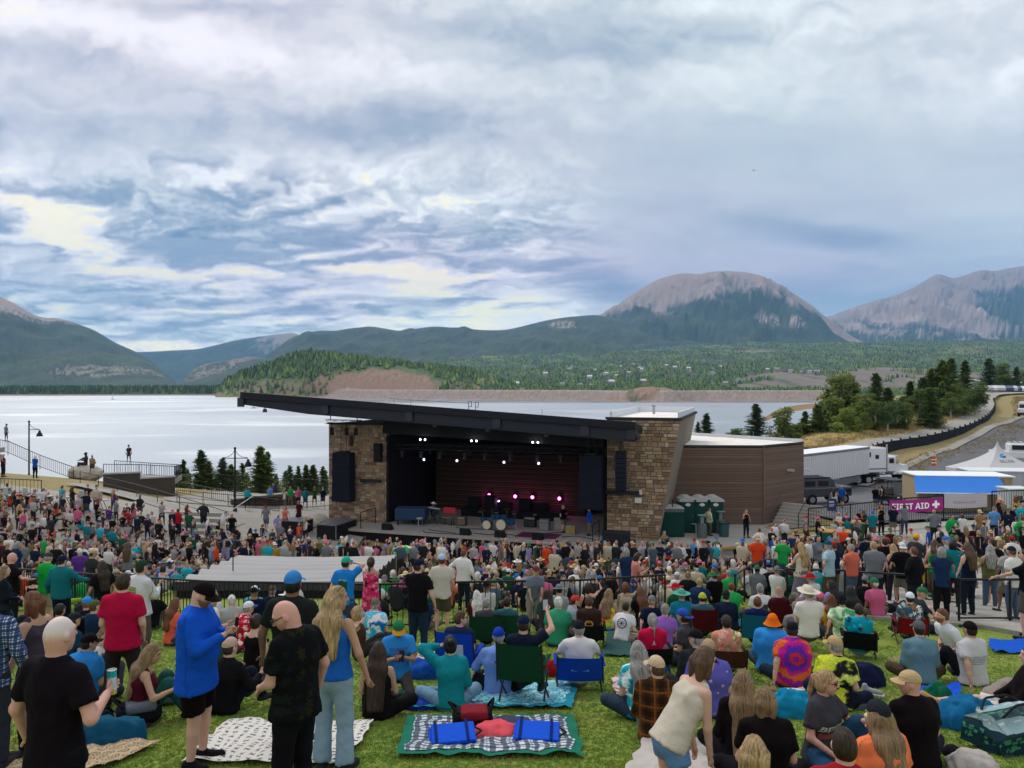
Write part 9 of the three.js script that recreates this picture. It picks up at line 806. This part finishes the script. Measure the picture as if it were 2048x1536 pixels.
{ const seatpad = (label, px, py, turn) => { const p = gp(px, py, 0), t = thing('stadium_seat', label, 'stadium seat', [p[0], p[1] + 0.09, p[2]], turn, 'folded blue stadium seats'), m = cloth('#1750c8'); t.rotation.x = 0.18; part('panel', rbox(0.5, 0.05, 0.36, 0.02, 0, 0, 0), m, t); part('panel', rbox(0.48, 0.045, 0.34, 0.02, 0.02, 0.05, 0.01), m, t); for (const s of [-0.17, 0.17]) part('strap', rbox(0.03, 0.012, 0.38, 0.004, s, 0.078, 0), cloth('#102a70'), t); part('handle', tube([[0.25, 0.05, -0.08], [0.33, 0.05, 0], [0.25, 0.05, 0.08]], 0.012, 5), black, t); }; seatpad('folded royal blue stadium seat on the lakeward half of the plaid rug', 903, 1496, 0.15); seatpad('folded royal blue stadium seat on the roadward half of the plaid rug', 1072, 1490, -0.08);
const p = gp(2025, 1500, 0), t = thing('shopping_bag', 'large glossy patterned shopping bag on the grass', 'bag', [p[0], p[1] + 0.04, p[2]], 0.3); part('body', (() => { const g = new THREE.BoxGeometry(0.85, 0.36, 0.5, 12, 6, 6), a = g.attributes.position; for (let i = 0; i < a.count; i++) { const k = 0.04 * n2(a.getX(i) * 6, a.getY(i) * 7 + a.getZ(i) * 5); a.setXYZ(i, a.getX(i) * (1 + (a.getY(i) > 0 ? -0.12 : 0)) + k, a.getY(i) + 0.2 + k, a.getZ(i) * (a.getY(i) > 0.1 ? 0.6 : 1) + k); } g.computeVertexNormals(); return g; })(), fab(canvasTex(256, 128, (g, w, h) => { g.fillStyle = '#14303a'; g.fillRect(0, 0, w, h); g.fillStyle = '#8fa8ac'; g.fillRect(0, 0, w, 44); g.fillStyle = '#3f7f5a'; for (let i = 0; i < 26; i++) g.fillRect(rnd() * w, 60 + rnd() * 40, rr(6, 26), 8); g.fillStyle = '#c5d0d0'; for (let i = 0; i < 9; i++) g.fillRect(rnd() * w, 8 + rnd() * 26, rr(10, 34), 5); }), 0.35), t); part('strap', tube([[-0.3, 0.36, 0.12], [-0.15, 0.5, 0.16], [0.15, 0.5, 0.16], [0.3, 0.36, 0.12]], 0.014, 5), black, t); part('strap', tube([[-0.3, 0.36, -0.12], [-0.15, 0.44, -0.2], [0.15, 0.44, -0.2], [0.3, 0.36, -0.12]], 0.014, 5), black, t);
const sh = (label, px, py, c, turn) => { const q = gp(px, py, 0), s = thing('shoe', label, 'shoe', [q[0], q[1] + 0.05, q[2]], turn); part('upper', volume([cone([0, 0.05, -0.08], [0, 0.04, 0.12], 0.045, 0.036), cone([0, 0.06, -0.07], [0, 0.1, -0.08], 0.044, 0.04)], 0.015, 0.02), cloth(c), s); part('sole', rbox(0.1, 0.03, 0.3, 0.012, 0, 0.012, 0.02), cloth('#c8c8c4'), s); }; sh('black sneaker lying beside the hoodie man', 955, 1372, '#2a2c30', 0.3); sh('white capped shoe on the grass behind the yellow tie dye', 1742, 1398, '#8a8c90', 1);
const cap = (label, px, py, c) => { const q = gp(px, py, 0), s = thing('cap', label, 'cap', [q[0], q[1] + 0.05, q[2]], 0.6); const pts = []; for (let i = 0; i <= 8; i++) { const a = i / 8 * Math.PI / 2; pts.push(new THREE.Vector2(Math.max(0.001, Math.cos(a) * 0.1), Math.sin(a) * 0.1)); } part('crown', new THREE.LatheGeometry(pts, 18), cloth(c), s); part('brim', sheet(10, 3, (u, v) => { const a = (u - 0.5) * 2.1, r = 0.097 + v * 0.08 * Math.cos((u - 0.5) * 2); return [Math.sin(a) * r, 0.005, Math.cos(a) * r]; }), cloth(c), s); }; cap('white cap lying beside the orange tee woman', 1735, 1470, '#c8cacc'); cap('black cap lying on the grass at the frame bottom', 1905, 1522, '#15161a');
}
function campChair(label, who, c, h, o = {}) { const r = BYLABEL.get(who), t = thing('camp_chair', label, 'camp chair', [r.t.position.x, r.t.position.y, r.t.position.z], r.hd, 'camp chairs'), m = cloth(c), w = o.w ?? 0.56, bh = o.bh ?? 0.5, fr = mat(0.03, 0.03, 0.032, 0.4, { metalness: 0.5 }); t.scale.setScalar(r.s); part('seat', sheet(8, 6, (u, v) => [(u - 0.5) * w, h - 0.04 - 0.05 * Math.sin(u * Math.PI) * Math.sin(v * Math.PI), -0.22 + v * 0.5]), m, t); part('backrest', (() => { const a = sheet(8, 8, (u, v) => [(u - 0.5) * w * (1.06 - 0.06 * v), h - 0.02 + v * bh, -0.24 - v * 0.10 - 0.04 * Math.sin(u * Math.PI)]), b = sheet(8, 8, (u, v) => [(u - 0.5) * w * (1.06 - 0.06 * v), h - 0.02 + v * bh, -0.262 - v * 0.10 - 0.04 * Math.sin(u * Math.PI)]); return merge([a, b]); })(), m, t); for (const s of [-1, 1]) { part('leg', bar([s * w / 2, 0, -0.3], [s * w / 2, h, 0.24], 0.014, 6), fr, t); part('leg', bar([s * w / 2, 0, 0.28], [s * w / 2, h, -0.22], 0.014, 6), fr, t); part('back_post', bar([s * w * 0.52, h - 0.05, -0.25], [s * w * 0.5, h + bh, -0.36], 0.014, 6), fr, t); part('armrest', rbox(0.06, 0.02, 0.48, 0.008, s * (w / 2 + 0.02), h + 0.2, -0.02), m, t); } if (o.panel) part('centre_panel', sheet(4, 4, (u, v) => [(u - 0.5) * w * 0.5, h + 0.02 + v * bh * 0.62, -0.275 - v * 0.062 - 0.04 * Math.sin((0.25 + u / 2) * Math.PI)]), cloth('#b8bcc4'), t); if (o.logo) part('logo', box(w * 0.4, 0.035, 0.004, 0, h + bh * 0.45, -0.345), cloth('#6f9ae0'), t); }
campChair('low royal blue camp chair with pale logo', 'man in white tee and black cap in low royal blue chair', '#1240a8', 0.26, { logo: 1, bh: 0.36, w: 0.66 }); campChair('dark green camp chair under the man raising a phone', 'man in navy cap raising a phone from a green chair', '#14402a', 0.45, { bh: 0.52, w: 0.62 }); campChair('tall royal blue chair of the man in sunglasses', 'man wearing sunglasses in the tall blue and white chair', '#1440b0', 0.46, { bh: 0.56, w: 0.6, panel: 1 }); campChair('green camp chair under the grey haired man', 'grey haired man in green double camp chair', '#143a28', 0.27, { w: 0.66 }); campChair('green camp chair under the teal collar', 'person with cropped dark hair and teal collar in the double camp chair', '#16402c', 0.27, { w: 0.66 }); campChair('black camp chair under the brown hoodie', 'person in brown hoodie with round mountain emblem', '#17181b', 0.27, { bh: 0.3 }); campChair('black camp chair under the crimson tee', 'person with grey ponytail in crimson tee with small white logo', '#141518', 0.27, { bh: 0.3 }); campChair('maroon camp chair under the olive headscarf', 'person with olive yellow headscarf in maroon chair', '#4a1218', 0.27); campChair('black sling chair under the turquoise tropical shirt', 'man in turquoise tropical shirt slung in a black chair', '#121418', 0.27, { bh: 0.34 }); campChair('red and black chair under the blue brown tropical shirt', 'man in blue brown tropical shirt with white mesh cap', '#7a1418', 0.27, { bh: 0.34 }); campChair('teal camp chair behind the orange bucket hat', 'man in navy shirt in the chair behind the orange hat', '#0f5a74', 0.27, { w: 0.64 }); campChair('wide teal camp chair under the shaved head', 'man in burgundy shirt with shaved head', '#4a1218', 0.27); campChair('maroon low chair under the orange floral shirt', 'person in orange floral shirt with patterned dark cap', '#4a2a24', 0.27, { bh: 0.3 }); campChair('dark camp chair at the frame edge under the slate hoodie', 'hunched person in slate blue hoodie at the frame edge', '#1c2a36', 0.27);
{ const q = handAt(whiteHair, 1), t = thing('drink_can', 'tall turquoise and white drink can in the white haired man\'s hand', 'can', [q[0], q[1] - 0.05, q[2]]); part('can', cyl(0.031, 0.031, 0.16, 0, 0, 0, 20), fab(canvasTex(128, 128, (g, w, h) => { g.fillStyle = '#b8c4c4'; g.fillRect(0, 0, w, h); g.fillStyle = '#2aa0a8'; g.fillRect(0, 0, w, 34); g.fillStyle = '#c9a23a'; g.fillRect(0, 108, w, 20); g.fillStyle = '#3a5a60'; g.fillRect(30, 50, 60, 8); g.fillRect(36, 66, 50, 5); }), 0.35), t); part('rim', new THREE.TorusGeometry(0.028, 0.004, 6, 20).rotateX(Math.PI / 2).translate(0, 0.162, 0), steel, t);
const phone = (label, r, i) => { const h = handAt(r, i), p = thing('phone', label, 'phone', h, r.hd); p.rotation.x = -0.5; part('case', rbox(0.075, 0.15, 0.009, 0.004, 0, 0.02, 0), black, p); part('screen', box(0.068, 0.14, 0.002, 0, 0.02, -0.006), mat(0.3, 0.33, 0.36, 0.2), p); }; phone('white phone in the hands of the blue shirt man', blueMan, 0); phone('phone held by the kneeling man in the band tee', phoneMan, 0); phone('phone held up by the sandy haired seated woman', BYLABEL.get('seated woman with wavy sandy hair looking at her phone'), 0); phone('phone raised over the green camp chair', BYLABEL.get('man in navy cap raising a phone from a green chair'), 1);
const c = handAt(cupLady, 0), u = thing('ice_cream_cup', 'paper cup of yellow ice cream held by the lettered tee woman', 'cup', [c[0], c[1] - 0.03, c[2]]); part('cup', cyl(0.035, 0.048, 0.085, 0, 0, 0, 18), mat(0.65, 0.62, 0.56, 0.7), u); part('scoop', new THREE.SphereGeometry(0.045, 14, 8).scale(1, 0.5, 1).translate(0, 0.085, 0), mat(0.72, 0.58, 0.26, 0.6), u); part('spoon', bar([0, 0.09, 0], [-0.06, 0.17, 0.02], 0.004, 5), mat(0.7, 0.7, 0.7, 0.5), u); }
renderer.render(scene, camera);
